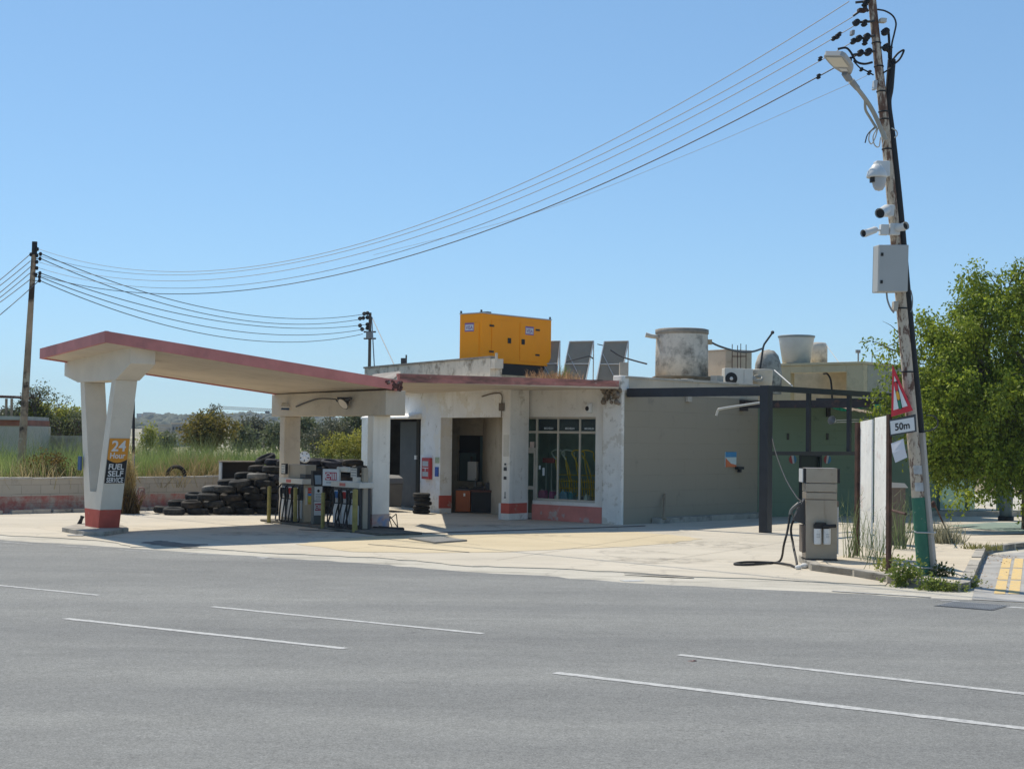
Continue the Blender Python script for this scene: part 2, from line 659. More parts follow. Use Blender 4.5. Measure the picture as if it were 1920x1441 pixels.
# painted lines on the road
def line(a, b, wd, m, name='road_marking'):
    a, b = G(*a, z=-.03), G(*b, z=-.03)
    d = (b - a).normalized()
    n = V((-d.y, d.x, 0)) * wd / 2
    mb = MB()
    k = max(2, int((b - a).length / .12))
    r = random.Random(int(a.x * 100))
    top = [a.lerp(b, i / k) + n * (1 + r.gauss(0, .09)) for i in range(k + 1)]
    bot = [a.lerp(b, i / k) - n * (1 + r.gauss(0, .09)) for i in range(k + 1)]
    vs = top + bot
    mb.add([V((p.x, p.y, -.006)) for p in vs], [(k + 1 + i, k + 2 + i, i + 1, i) for i in range(k)])
    tag(mb.build(name, m, loc=(0, 0, 0)), kind='structure')


line((-90, 1091), (186, 1118.5), .09, M_LINE)
line((122, 1162.5), (648, 1219.5), .11, M_LINE)
line((397, 1140), (905, 1191), .10, M_LINE)
line((1272, 1231), (2150, 1331), .11, M_LINE)
line((1040, 1265), (2200, 1404), .12, M_LINE)
for a, b in [((5, 1018), (62, 1022)), ((108, 1024.5), (165, 1028)), ((222, 1032), (300, 1037)), ((345, 1039), (420, 1043)), ((480, 1046), (560, 1051))]:
    line(a, b, .10, M_FAINT)
line((1560, 1110), (1745, 1122), .10, M_FAINT)
line((1760, 1127), (1800, 1130), .10, M_FAINT)
line((1885, 1140), (1990, 1147), .12, M_LINE)
# ------------------------------------------------------------------ kerbs and pavement on the right
isl = [G(*p) for p in [(1497, 1052), (1520, 1069), (1600, 1080), (1662, 1091), (1700, 1098), (1760, 1104), (1800, 1107), (1818, 1104), (1826, 1092), (1836, 1066), (1848, 1038), (1860, 1034), (1925, 1026), (2000, 1018), (2200, 1000)]]
pav_in = [V((30, 40, 0)), V((20, 37.5, 0)), G(1790, 1012), G(1660, 1012), G(1600, 1045)]
zk = .11
mb = MB()
mb.prism([V((p.x, p.y, -.06)) for p in isl[1:] + pav_in], (0, 0, .06 + zk - .012))
tag(mb.build('pavement', M_PAVE, loc=(0, 0, 0)), kind='structure')
mb = MB()
def strip(pts, wd, z0, z1, mb, jit=0, seed=2):
    r = random.Random(seed)
    n = len(pts)
    inn = []
    for i, p in enumerate(pts):
        d = (pts[min(i + 1, n - 1)] - pts[max(i - 1, 0)]).normalized()
        inn.append(p + V((-d.y, d.x, 0)) * wd)
    for i in range(n - 1):
        k = max(1, int((pts[i + 1] - pts[i]).length / .55))
        for j in range(k):
            a, b = pts[i].lerp(pts[i + 1], j / k), pts[i].lerp(pts[i + 1], (j + 1) / k - (.012 if j < k - 1 else 0))
            c, e = inn[i].lerp(inn[i + 1], j / k), inn[i].lerp(inn[i + 1], (j + 1) / k - (.012 if j < k - 1 else 0))
            dz = r.gauss(0, jit)
            q = [V((p.x, p.y, z0)) for p in (a, b, e, c)]
            mb.prism(q, (0, 0, z1 - z0 + dz))
    return inn
strip(isl, .17, -.06, zk, mb, .004)
tag(mb.build('kerb', M_KERB, loc=(0, 0, 0), bev=.025), kind='structure')
# the lane at the right with double yellow lines, and the green painted strip beyond
lane = [G(*p) for p in [(1822, 1122), (1836, 1070), (1850, 1042), (1925, 1033), (2100, 1018), (2300, 1060), (2200, 1145), (1930, 1128)]]
sheet('side_road', lane, mat('pale_road', (.38, .37, .35), .9, var=.25, vscale=1.5, bump=.4, bscale=60, stains=[((.26, .25, .23), 2.2, .5, .75, (1, 1, 1))]), -.006)
for a, b in (((1874, 1115), (1889, 1047)), ((1901, 1115), (1911, 1047))):
    p, q = G(*a, z=-.02), G(*b, z=-.02)
    d = (q - p).normalized()
    n = V((d.y, -d.x, 0)) * .075
    for i in range(3):
        s0, s1 = p.lerp(q, i * .335), p.lerp(q, i * .335 + .31)
        sheet('yellow_line', [s0 - n, s0 + n, s1 + n, s1 - n], M_YEL, -.002)
green = [G(*p) for p in [(1775, 985), (1860, 979), (1960, 979), (2300, 985), (2300, 1004), (1960, 999), (1850, 993)]]
sheet('green_strip', green, concrete_ground('green_paint_ground', (.20, .27, .24), (.26, .33, .29), (.3, .33, .3), .5, .8, False), .004)

# ------------------------------------------------------------------ field behind the wall, far land
WL0, WL1 = G(-420, 972), G(530, 949)            # foot of the block wall
WD = (WL1 - WL0).normalized()
WN = V((-WD.y, WD.x, 0))
M_FIELD = mat('field_earth', (.26, .235, .12), .95, var=.4, vscale=.8, bump=.6, bscale=5)
fpts = [WL0 - WD * 30 + WN * .1, WL1 + WN * .1, WL1 + WD * 2.2 + WN * .1, V((-3, 62, 0)), V((4, 85, 0)), V((30, 170, 0)), V((-90, 170, 0)), V((-80, 40, 0))]
sheet('field', fpts, M_FIELD, .6, thick=.64)
# gently rising land with a wooded hill
def land_h(x, y):
    t = min(1, max(0, (y - 240) / 500))
    h = .4 + 3.6 * t * t * (3 - 2 * t)
    hill = 11 * math.exp(-((y - 1350) / 260) ** 2) * (.78 + .22 * math.sin(x / 95 + .7) + .16 * math.sin(x / 37 + 2)) + 5 * math.exp(-((x + 190) / 90) ** 2 - ((y - 1300) / 200) ** 2)
    return h + max(0, hill)


mb = MB()
nx, ny = 90, 46
xs = np.linspace(-900, 900, nx)
ys = 165 + (np.linspace(0, 1, ny) ** 1.6) * 1700
vs = [(x, y, land_h(x, y) + (random.gauss(0, .5) if y > 700 else 0)) for y in ys for x in xs]
mb.add(vs, [(j * nx + i, j * nx + i + 1, (j + 1) * nx + i + 1, (j + 1) * nx + i) for j in range(ny - 1) for i in range(nx - 1)], 0, True)
k = N('far_land')
c = k.mix(k.ramp(k.noise(.018, 6, .65, stretch=(.5, 1, 1)), .42, .58), rgb((.16, .17, .09)), rgb((.40, .35, .26)))
k.l(c, k.b.inputs['Base Color'])
k.b.inputs['Roughness'].default_value = .95
tag(mb.build('hills', k.m, loc=(0, 0, 0)), kind='structure')
# ------------------------------------------------------------------ wall materials
def plaster(name, col, dirt=(.22, .20, .17), amount=(.52, .72), streak=True, patch=None, bump=.35, dscale=2.3):
    k = N(name)
    c = rgb(col)
    c = k.ramp(k.noise(.9, 6, .6), .3, .72, tuple(x * .86 for x in c[:3]) + (1,), tuple(min(1, x * 1.06) for x in c[:3]) + (1,))
    if patch:
        c = k.mix(k.ramp(k.noise(1.7, 7, .65), .52, .56), c, rgb(patch))
    c = k.mix(k.ramp(k.noise(dscale, 9, .72), amount[0], amount[1]), c, rgb(dirt))
    if streak:
        c = k.mix(k.ramp(k.noise(1, 8, .65, 'UV', (3.1, .22, 1)), .52, .85, (0, 0, 0, 1), (.42, .42, .42, 1)), c, rgb(dirt))
    c = k.mix(k.ramp(k.noise(19, 6, .75), .64, .74, (0, 0, 0, 1), (.6, .6, .6, 1)), c, rgb(tuple(x * .6 for x in dirt)))
    k.l(c, k.b.inputs['Base Color'])
    k.b.inputs['Roughness'].default_value = .88
    k.b.inputs['Specular IOR Level'].default_value = .25
    k.bump(k.noise(14, 8, .72), bump, .02)
    MATS[name] = k.m
    return k.m


def blockwall(name, col, joint, bw=.46, bh=.23, mortar=.008, band=None, rough=.88, var=.12, stain=(.12, .11, .1)):
    """painted blockwork, joints only where the paint shows them; band = (height, colour) of a painted dado"""
    k = N(name)
    br = k.n('ShaderNodeTexBrick')
    br.inputs['Scale'].default_value = 1
    br.inputs['Mortar Size'].default_value = mortar
    br.inputs['Mortar Smooth'].default_value = .3
    br.inputs['Brick Width'].default_value = bw
    br.inputs['Row Height'].default_value = bh
    c0 = rgb(col)
    br.inputs['Color1'].default_value = tuple(x * (1 - var) for x in c0[:3]) + (1,)
    br.inputs['Color2'].default_value = tuple(min(1, x * (1 + var)) for x in c0[:3]) + (1,)
    br.inputs['Mortar'].default_value = rgb(joint)
    k.l(k.co('UV'), br.inputs['Vector'])
    c = k.mix(k.ramp(k.noise(1.2, 5, .6), .4, .65, (.25, .25, .25, 1), (1, 1, 1, 1)), c0, br.outputs['Color'])
    if band:
        sep = k.n('ShaderNodeSeparateXYZ')
        k.l(k.co('UV'), sep.inputs[0])
        mth = k.n('ShaderNodeMath', operation='LESS_THAN')
        k.l(sep.outputs['Y'], mth.inputs[0])
        mth.inputs[1].default_value = band[0]
        worn = k.ramp(k.noise(3.5, 8, .7), .40, .62, (1, 1, 1, 1), (.12, .12, .12, 1))
        pk = k.mix(k.ramp(k.noise(1.3, 4), .35, .6), rgb(band[1]), tuple(x * .72 for x in rgb(band[1])[:3]) + (1,))
        c = k.mix(k.mix(1.0, mth.outputs[0], worn, 'MULTIPLY'), c, pk)
    c = k.mix(k.ramp(k.noise(2.1, 8, .72), .6, .74), c, rgb(stain))
    k.l(c, k.b.inputs['Base Color'])
    k.b.inputs['Roughness'].default_value = rough
    k.b.inputs['Specular IOR Level'].default_value = .25
    bp = k.n('ShaderNodeBump')
    bp.inputs['Strength'].default_value = .4
    bp.inputs['Distance'].default_value = .008
    inv = k.n('ShaderNodeMath', operation='SUBTRACT')
    inv.inputs[0].default_value = 1
    k.l(br.outputs['Fac'], inv.inputs[1])
    k.l(inv.outputs[0], bp.inputs['Height'])
    k.l(bp.outputs['Normal'], k.b.inputs['Normal'])
    MATS[name] = k.m
    return k.m


M_WHITE = plaster('white_plaster', (.83, .79, .72), (.42, .36, .28), (.56, .74), dscale=3.4)
M_GWHITE = plaster('chalky_white_plaster', (.87, .86, .83), (.46, .41, .32), (.58, .74), dscale=3.8, patch=(.80, .77, .70))
M_PIER = plaster('weathered_plaster', (.86, .82, .75), (.30, .26, .2), (.57, .74), patch=(.66, .61, .53), bump=.7, dscale=4.5)
M_CONC = plaster('old_concrete', (.58, .51, .41), (.34, .28, .21), (.56, .8))
M_SOFF = plaster('soffit_concrete', (.62, .53, .42), (.38, .31, .24), (.55, .8), False, bump=.2)
M_COL = plaster('painted_concrete', (.72, .655, .55), (.55, .49, .4), (.6, .85), bump=.2)
M_COL2 = plaster('stained_column', (.84, .79, .70), (.36, .31, .25), (.60, .78), bump=.4)
M_PINK = mat('pink_fascia_paint', (.60, .225, .20), .75, var=.22, vscale=1.2, bump=.25, bscale=25, stains=[((.42, .17, .155), 2.2, .55, .75, (1, 1, 1)), ((.6, .4, .33), 9, .68, .75, (1, 1, 1))])
M_PINK2 = mat('dirty_fascia_paint', (.50, .21, .18), .8, var=.25, vscale=1.5, bump=.35, bscale=25, stains=[((.10, .07, .06), 1.5, .42, .7, (1, 3, 1)), ((.4, .33, .28), 6, .64, .72, (1, 1, 1))])
M_RED = mat('red_dado_paint', (.56, .11, .075), .75, var=.2, vscale=2, bump=.25, bscale=20, stains=[((.42, .36, .3), 3.0, .60, .66, (1, 1, 1)), ((.25, .08, .07), 2, .6, .8, (1, 1, 1))])
M_ROSE = mat('faded_rose_paint', (.62, .22, .18), .75, var=.2, vscale=2, bump=.25, bscale=20, stains=[((.5, .42, .37), 2.6, .58, .66, (1, 1, 1))])
M_RUSTSTAIN = mat('rust_and_broken_concrete', (.13, .055, .045), .95, var=.6, vscale=5, bump=1, bscale=12, stains=[((.36, .3, .25), 6, .55, .62, (1, 1, 1))])
M_GREY = blockwall('grey_painted_block', (.335, .296, .228), (.22, .2, .155), 1.05, .40, .004, stain=(.24, .22, .18), var=.015)
M_GREEN = blockwall('green_painted_block', (.18, .245, .175), (.13, .17, .12), 1.05, .40, .004, stain=(.08, .11, .09), var=.04)
M_BLOCK = blockwall('dado_block_wall', (.50, .44, .35), (.28, .24, .19), .52, .24, .009, (.43, (.56, .19, .15)), stain=(.2, .18, .15), var=.07)
M_CAP = mat('wall_cap', (.50, .46, .39), .9, var=.25, vscale=2, bump=.5, bscale=30)
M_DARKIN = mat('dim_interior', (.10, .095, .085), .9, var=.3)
M_IN = plaster('garage_inside_plaster', (.5, .42, .31), (.3, .23, .16), (.5, .75), bump=.3)
M_STEEL = mat('dark_painted_steel', (.019, .022, .028), .5, var=.3, vscale=3, spec=.5, stains=[((.10, .05, .03), 4, .68, .76, (1, 1, 1)), ((.07, .068, .065), 7, .66, .85, (1, 1, 1))], bump=.1)
M_FRAME = mat('cream_window_frame', (.52, .47, .39), .55, var=.12)
M_BLACK = mat('black_rubber', (.018, .018, .019), .65)
M_DARK = mat('dark_metal', (.05, .05, .052), .5)
M_WPL = mat('white_plastic', (.72, .72, .70), .45, var=.05)
M_LGREY = mat('light_grey_metal', (.50, .51, .51), .45, var=.06)
M_MGREY = mat('mid_grey_metal', (.27, .275, .28), .45, var=.08)
M_RUST = mat('rusty_steel', (.085, .042, .03), .85, var=.5, vscale=6, bump=.4, bscale=40)
M_WOOD = mat('grey_wood', (.33, .26, .18), .85, var=.35, vscale=4, bump=.3, bscale=30)


def glass(name, tint=(.02, .03, .03), body=.28):
    """window glass: a dusty film, clear beneath, reflecting more at a glance"""
    k = N(name)
    k.b.inputs['Base Color'].default_value = rgb(tint)
    k.b.inputs['Roughness'].default_value = .05
    k.b.inputs['Specular IOR Level'].default_value = .6
    tr = k.n('ShaderNodeBsdfTransparent')
    tr.inputs['Color'].default_value = (.86, .93, .9, 1)
    ms = k.n('ShaderNodeMixShader')
    ms.inputs['Fac'].default_value = 1 - body
    k.l(k.b.outputs['BSDF'], ms.inputs[1])
    k.l(tr.outputs['BSDF'], ms.inputs[2])
    k.l(ms.outputs['Shader'], k.out.inputs['Surface'])
    return k.m


M_GLASS = glass('shop_glass', (.05, .06, .06), .09)

# ------------------------------------------------------------------ block wall at the back of the forecourt
fw = Fr(WL0, WD, WN)
wl = (WL1 - WL0).length + 2.2
mb = MB()
mb.box(fw, -30, wl, 0, .2, -.05, .86)
bw = mb.build('block_wall', M_BLOCK)
tag(bw, 'low grey block wall with a pinkish red painted dado behind the forecourt', 'wall')
mb = MB()
r_ = random.Random(3)
x = -30
while x < wl:
    l_ = r_.uniform(.5, 1.4)
    mb.box(fw, x, min(wl, x + l_ - .01), -.02, .22, .86, .9 + r_.uniform(0, .02))
    x += l_
c_ = mb.build('coping', M_CAP, bw, bev=.012)
# kerb in front of it
mb = MB()
strip([WL0 - WD * 14 - WN * .55, WL0 + WD * 6 - WN * .55, WL0 + WD * 11 - WN * .4, WL0 + WD * 13.2 - WN * .3], .14, -.02, .10, mb, .006)
tag(mb.build('back_kerb', M_KERB, loc=(0, 0, 0), bev=.02), kind='structure')

# ------------------------------------------------------------------ the canopy
B0 = G(183, 997)
fc = Fr(B0, DX, LX)                # x = across (t), y = along (s)
can = thing('forecourt_canopy', B0, 'pink edged concrete forecourt canopy on a V shaped column and a rear portal', 'canopy')


def vpoly(pts, s0):
    return [fc(t, s0, z) for t, z in pts]


WS = .46
zs = .47
low = [(0, 0), (.77, 0), (.845, zs), (-.127, zs)]
up = [(-.127, zs), (.845, zs), (1.3, 3.19), (1.04, 3.19), (.53, .84), (.13, .84), (-.65, 3.19), (-.9, 3.19)]
mb = MB()
mb.prism(vpoly(up, 0), LX * WS)
vcol = mb.build('v_column', M_COL, can, bev=.012)
mb = MB()
mb.prism(vpoly(low, 0), LX * WS)
vb = mb.build('painted_base', M_RED, vcol, bev=.01)
mb = MB()
mb.prism(vpoly([(-1.8, 3.86), (-1.8, 3.5), (-.95, 3.19), (1.38, 3.19), (2.3, 3.36), (2.3, 3.7)], -.03), LX * (WS + .06))
mb.build('cross_beam', M_COL, can, bev=.012)
# portal at the other end
C0 = G(697, 992)
fp = Fr(C0, DX, LX)
mb = MB()
mb.box(fp, 0, .27, 0, .45, 0, 2.56)
pc = mb.build('column', M_COL2, can, bev=.02)
mb = MB()
mb.box(fp, -.004, .274, -.004, .454, 0, .34)
mb.build('painted_base', mat('worn_base_paint', (.46, .36, .32), .85, var=.3, vscale=3, stains=[((.2, .27, .42), 2.2, .52, .6, (1, 1, 1)), ((.5, .2, .18), 2.6, .56, .62, (1, 1, 1))]), pc)
mb = MB()
mb.box(fp, 4.5, 4.77, 0, .45, 0, 2.56)
mb.build('column', M_CONC, can, bev=.02)
mb = MB()
mb.box(fp, -.60, 5.2, -.03, .48, 2.56, 3.12)
mb.build('portal_beam', M_CONC, can, bev=.02)
CF = {'fl': V((-8.06, 29.93, 4.11)), 'bl': V((-10.42, 33.35, 3.93)), 'fr': V((-2.46, 33.62, 3.33)), 'br': V((-5.75, 38.56, 3.30))}


def bil(a, b):
    """a along L 0..1, b across 0..1"""
    return (CF['fl'] * (1 - a) + CF['fr'] * a) * (1 - b) + (CF['bl'] * (1 - a) + CF['br'] * a) * b


def slabgrid(mb, f, n, m, th):
    top = [f(i / n, j / m) for j in range(m + 1) for i in range(n + 1)]
    bot = [p - V((0, 0, th)) for p in top]
    q = lambda i, j: j * (n + 1) + i
    T = len(top)
    fs = [(q(i, j), q(i + 1, j), q(i + 1, j + 1), q(i, j + 1)) for j in range(m) for i in range(n)]
    fs += [tuple(T + k for k in reversed(t)) for t in fs]
    ring = [q(i, 0) for i in range(n)] + [q(n, j) for j in range(m)] + [q(i, m) for i in range(n, 0, -1)] + [q(0, j) for j in range(m, 0, -1)]
    fs += [(a, T + a, T + b, b)[::-1] for a, b in zip(ring, ring[1:] + ring[:1])]
    mb.add(top + bot, fs)


mb = MB()
slabgrid(mb, lambda a, b: bil(.006 + a * .988, .008 + b * .984) - V((0, 0, .02)), 12, 6, .175)
mb.build('roof_slab', M_SOFF, can)
def fascia_strip(mb, pts, h, th, inward, mi=0):
    for i in range(len(pts) - 1):
        p, q = V(pts[i]), V(pts[i + 1])
        mb.prism([p, q, q + inward * th, p + inward * th], (0, 0, -h), mi)
for e, inw, nm in (([bil(i / 14, 0) for i in range(15)], DX, 'front'), ([bil(0, i / 8) for i in range(9)], LX, 'side'), ([bil(1 - i / 14, 1) for i in range(15)], -DX, 'back'), ([bil(1, 1 - i / 8) for i in range(9)], -LX, 'end')):
    mb = MB()
    fascia_strip(mb, [V(p) for p in e], .225, .07, inw)
    mb.build('fascia', M_PINK, can)
# broken, rusted corner of the slab by the shop roof
mb = MB()
fcrn = Fr(CF['fr'], (CF['fl'] - CF['fr']), None)
for i in range(30):
    a = r_.random() ** 1.5
    p = bil(1 - a * .06, 0) + V((0, 0, -r_.uniform(.02, .25))) - DX * .01
    mb.ball(p, r_.uniform(.02, .045), 5, 0, (1, .6, 1))
mb.build('broken_corner', M_RUSTSTAIN, can)
# hexagonal island round the foot of the V column
mb = MB()
mb.prism([V((p.x, p.y, .001)) for p in (G(116, 996), G(156, 1004), G(196, 1004.5), G(241, 997), G(226, 990), G(150, 987))], (0, 0, .085))
tag(mb.build('column_island', M_KERB, loc=(0, 0, 0), bev=.02), kind='structure')

# sign painted board on the near leg: 24 Hour FUEL SELF SERVICE
fdir = V((fc(-.9, 0, 3.19) - fc(0, 0, 0))).normalized()
fs_ = Fr(fc(0, 0, 0), LX, None, fdir)     # plane of the sloping front face
fs_ = Fr(fc(0, 0, 0), LX, fdir.cross(LX), fdir)
nrm = LX.cross(fdir)                        # pointing out of the face
if nrm.y > 0:
    nrm = -nrm
z1s, z0s = 2.06, 1.08
sg = thing('service_sign', fs_(WS / 2, 0, z0s), 'orange and black 24 hour fuel self service board on the V column', 'sign')
so = Fr(fs_(0, 0, 0) + nrm * .004, LX, -nrm, fdir)
W0, W1 = .015, WS - .012
zm = z0s + (z1s - z0s) * .50
M_SORG = mat('orange_sign', (.72, .30, .035), .5, var=.08)
M_SBLK = mat('black_sign', (.018, .02, .022), .5)
M_SWHT = mat('white_sign_letters', (.72, .71, .69), .55)
mb = MB()
mb.box(so, W0, W1, -.006, 0, z0s, z1s)
mb.build('panel', M_SBLK, sg)
mb = MB()
arc = [(W0 + (W1 - W0) * i / 14, zm + .035 - .075 * math.sin(math.pi * i / 14)) for i in range(15)]
mb.prism([so(x, -.0065, z) for x, z in arc] + [so(W1, -.0065, z1s), so(W0, -.0065, z1s)], nrm * .003)
mb.build('upper_panel', M_SORG, sg)
for s_, zc, h_, w_ in (('24', z1s - .27, .23, .31), ('Hour', z1s - .43, .125, .33)):
    mb = MB()
    mb.add(*text(s_, Fr(so(WS / 2, -.011, zc), LX, -nrm, fdir), h_, w_, .018))
    mb.build('lettering', M_SWHT, sg)
for s_, zc, h_, w_ in (('FUEL', z0s + .305, .125, .33), ('SELF', z0s + .155, .125, .33), ('SERVICE', z0s + .02, .11, .36)):
    mb = MB()
    mb.add(*text(s_, Fr(so(WS / 2, -.011, zc), LX, -nrm, fdir), h_, w_, .02))
    mb.build('lettering', M_SWHT, sg)
# small blue plate on the far edge
mb = MB()
mb.box(fc.sub(1.0, -.05, 1.42), -.06, .12, -.03, 0, -.14, .16)
tag(mb.build('blue_plate', mat('blue_plate_paint', (.03, .08, .2), .5)), 'small blue plate fixed to the left edge of the V column', 'plate')
# floodlights under the canopy
fl = thing('flood_light', P(640, 756, 34.9), 'round black flood light with pale lens under the canopy portal', 'flood light')
d_ = V((-.55, -.55, -.6)).normalized()
p0 = P(643, 757, 34.9)
mb = MB()
mb.cyl(p0 - d_ * .13, p0, .07, .155, 20)
mb.tube([p0 - d_ * .1, p0 + V((.12, .1, .1)), p0 + V((.2, .12, .12))], .03, 8)
mb.box(WORLD.sub(p0.x, p0.y + .05, p0.z), -.14, .2, -.02, .04, .1, .16)
mb.build('housing', M_DARK, fl)
mb = MB()
mb.disc(Fr(p0 + d_ * .004, d_.cross(ZV).normalized(), None, d_), .135, 20)
mb.build('lens', mat('pale_lens', (.72, .62, .5), .4), fl)
fl2 = thing('flood_light', P(541, 760, 37.6), 'square white fronted flood light with blue back under the canopy portal', 'flood light')
q0 = P(538, 760, 37.6)
f2 = Fr(q0, LX, None, V((-.2, .2, .9)))
f2 = Fr(q0, LX, V((-.1, .35, -.7)), V((0, .8, .5)))
mb = MB()
mb.box(f2, -.16, .16, -.03, .0, -.11, .11)
mb.build('front', M_WPL, fl2)
mb = MB()
mb.box(f2, -.14, .14, .0, .07, -.09, .09)
mb.box(f2, .05, .25, .02, .06, .02, .06)
mb.build('housing', mat('dark_blue_metal', (.03, .07, .15), .5), fl2)
mb = MB()
cpts = [P(555, 762, 37.2), P(580, 752, 36.6), P(600, 747, 36), P(628, 748, 35.2), P(634, 752, 35), P(660, 747, 34.6)]
mb.tube(bez(cpts, 5), .018, 6)
tag(mb.build('light_cable', M_DARK), 'thin dark cable running between the two flood lights', 'cable')

# ------------------------------------------------------------------ the station building
FA = Fr((2.75, 37.25, 0), -UX, VX)
FB = Fr((-.24, 38.76, 0), V((-.485, .875, 0)), V((.875, .485, 0)))
FS = Fr((2.78, 37.27, 0), VX, -UX)
bd = thing('station_building', (2.75, 37.25, 0), 'old white filling station building with two garage openings and a shop window', 'building')
# shop front
zt = 3.33
hw = FA.hit(1117, 782)[0]
hd = FA.hit(999, 900)[0]
he = FA.hit(974, 900)[0]
ztop = 2.64
zsill = FA.hit(1113, 943)[1]
mb = MB()
wall(mb, FA, .5, 3.85, 0, zt, 0, .25, [(hw, hd, zsill, ztop), (hd, he, 0, ztop)])
mb.build('shop_wall', M_WHITE, bd)
mb = MB()
mb.box(FA, .62, hd - .005, -.035, -.001, 0, .40)
mb.build('dado', M_ROSE, bd, bev=.006)
mb = MB()
for i in range(9):                        # rough, battered corner pier
    pass
pp = [FA(0, -.05, 0), FA(.60, -.07, 0), FA(.62, .3, 0), FA(0, .3, 0)]
mb.prism(pp, (0, 0, 3.28))
mb.box(FA, -.02, .25, -.12, .2, 3.28, 3.66)
mb.build('corner_pier', M_PIER, bd, bev=.03)
# pillar between the shop and the garage
FP = Fr(V((-.24, 38.74, 0)), UX, VX)
mb = MB()
mb.box(FP, 0, .27, 0, .75, 0, zt)
pil = mb.build('pillar', M_WHITE, bd, bev=.02)
mb = MB()
mb.box(FP, -.004, .274, -.004, .7, .17, .43)
mb.build('dado', M_RED, pil)
mb = MB()
mb.box(FP, .06, .24, -.012, 0, 1.62, 2.17)
mb.build('pale_patch', mat('cream_patch', (.66, .62, .54), .7, var=.1, stains=[((.62, .55, .3), 3, .6, .66, (1, 1, 1))]), pil)
for z_, s_ in ((1.42, .025), (1.30, .045), (1.07, .04)):
    mb = MB()
    mb.box(FP, .13 - s_, .13 + s_, -.02, 0, z_ - s_, z_ + s_)
    mb.build('wall_fitting', M_DARK, pil)
mb = MB()
mb.box(FP, .10, .16, -.012, 0, .56, .58)
mb.box(FP, .125, .14, -.012, 0, .58, .72)
mb.build('wall_bracket', M_DARK, pil)
# garage front
g2l, g2r = FB.hit(825, 880)[0], .0
g1r, g1l = FB.hit(788, 880)[0], FB.hit(700, 880)[0]
bend = FB.hit(677, 880)[0]
zg2 = FB.hit(890, 782)[1]
zg1 = FB.hit(760, 785)[1]
mb = MB()
wall(mb, FB, -.02, bend, 0, 3.5, 0, .36, [(-.02, g2l, 0, zg2), (g1r, g1l, 0, zg1)])
mb.build('garage_wall', M_GWHITE, bd)
mb = MB()
mb.box(FB, g2l - .004, g2l + .05, -.005, .37, .13, .48)
mb.build('dado', M_RED, bd)
mb = MB()
mb.prism([FB(g1r - .05, -.002, zg1 + .02), FB(g1r - .05, -.42, zg1 + .0), FB(g1r - .05, -.42, zg1 + .05), FB(g1r - .05, -.002, zg1 + .16)], FB.ex * (g1l - g1r + .1))
mb.build('door_hood', M_GWHITE, bd, bev=.01)
# parapet
px0 = FB.hit(915, 690)[0]
zp = FB.hit(910, 671)[1]
mb = MB()
mb.box(FB, px0, bend, .06, .22, 3.5, zp)
mb.box(FB, px0, px0 + .17, .222, .42, 3.5, zp - .02)
par = mb.build('parapet', plaster('parapet_plaster', (.66, .60, .50), (.17, .14, .1), (.50, .68)), bd, bev=.01)
mb = MB()
mb.box(FB, px0 - .03, bend + .03, .03, .25, zp, zp + .05)
mb.build('coping', mat('mossy_coping', (.25, .23, .2), .95, var=.4, vscale=3, bump=.5), par)
mb = MB()
mb.box(FB, px0 - .28, px0 - .04, .05, .3, zp - .28, zp - .03)
mb.cyl(FB(px0 - .27, .1, zp - .1), FB(px0 - .27, .1, zp + .12), .035, n=8)
mb.build('junction_box', M_CAP, bd)
# roof
rp = [FA(0, .02, 0), FA(3.7, .02, 0), FB(.0, .05, 0), FB(bend, .05, 0), V((-3.0, 50, 0)), V((3.2, 52, 0)), FS(6.1, .1, 0)]
mb = MB()
mb.prism([V((p.x, p.y, 3.36)) for p in rp], (0, 0, .15))
mb.build('roof', M_CONC, bd)
# side wall: painted block below, bare band and coping above
SL = 6.15
mb = MB()
mb.box(FS, .0, SL, 0, .25, 0, 3.24)
mb.build('side_wall', M_GREY, bd)
mb = MB()
mb.box(FS, .0, SL, -.003, .25, 3.24, 3.6)
mb.build('upper_band', M_CONC, bd)
mb = MB()
x = 0
while x < SL:
    l_ = r_.uniform(.7, 1.3)
    mb.box(FS, x, min(SL, x + l_ - .012), -.035, .29, 3.6, 3.655 + r_.uniform(-.006, .006))
    x += l_
mb.build('coping', M_CAP, bd, bev=.01)
# shop roof edge joined to the canopy
sA, sB = G(1160, 982), None
S_R = P(1160, 717, 36.9)
S_L = P(746, 702, 34.3)
S_R.z, S_L.z = 3.50, 3.52
hB = FB(FB.hit(752, 740)[0], .1, 0)
sl = [S_L, S_R, FA(.3, .1, 3.5), FA(3.7, .1, 3.5), FB(0, .1, 3.5), V((hB.x, hB.y, 3.52))]
mb = MB()
mb.prism([V((p.x, p.y, 3.325)) for p in sl], (0, 0, .155))
mb.build('front_slab', M_SOFF, bd)
mb = MB()
a_, b_ = V((S_L.x, S_L.y, 3.505)), V((S_R.x, S_R.y, 3.505))
inw = V((-(b_ - a_).y, (b_ - a_).x, 0)).normalized()
a_ -= inw * .012
b_ -= inw * .012
for i in range(12):
    h_ = .185 - .05 * i / 12
    p_, q_ = a_.lerp(b_, i / 12), a_.lerp(b_, (i + 1) / 12)
    mb.prism([p_, q_, q_ + inw * .06, p_ + inw * .06], (0, 0, -h_))
    mb.prism([p_ - inw * .012 + V((0, 0, .012)), q_ - inw * .012 + V((0, 0, .012)), q_ + inw * .1 + V((0, 0, .012)), p_ + inw * .1 + V((0, 0, .012))], (0, 0, -.06))
fas = mb.build('fascia', M_PINK2, bd)
mb = MB()
p_ = V((S_L.x, S_L.y, 0))
mb.prism([V((S_L.x, S_L.y, 3.3)), V((S_L.x + .05, S_L.y - .05, 3.3)), V((hB.x, hB.y, 3.3)), V((hB.x - .06, hB.y, 3.3))], (0, 0, .2))
mb.build('fascia', M_PINK2, bd)
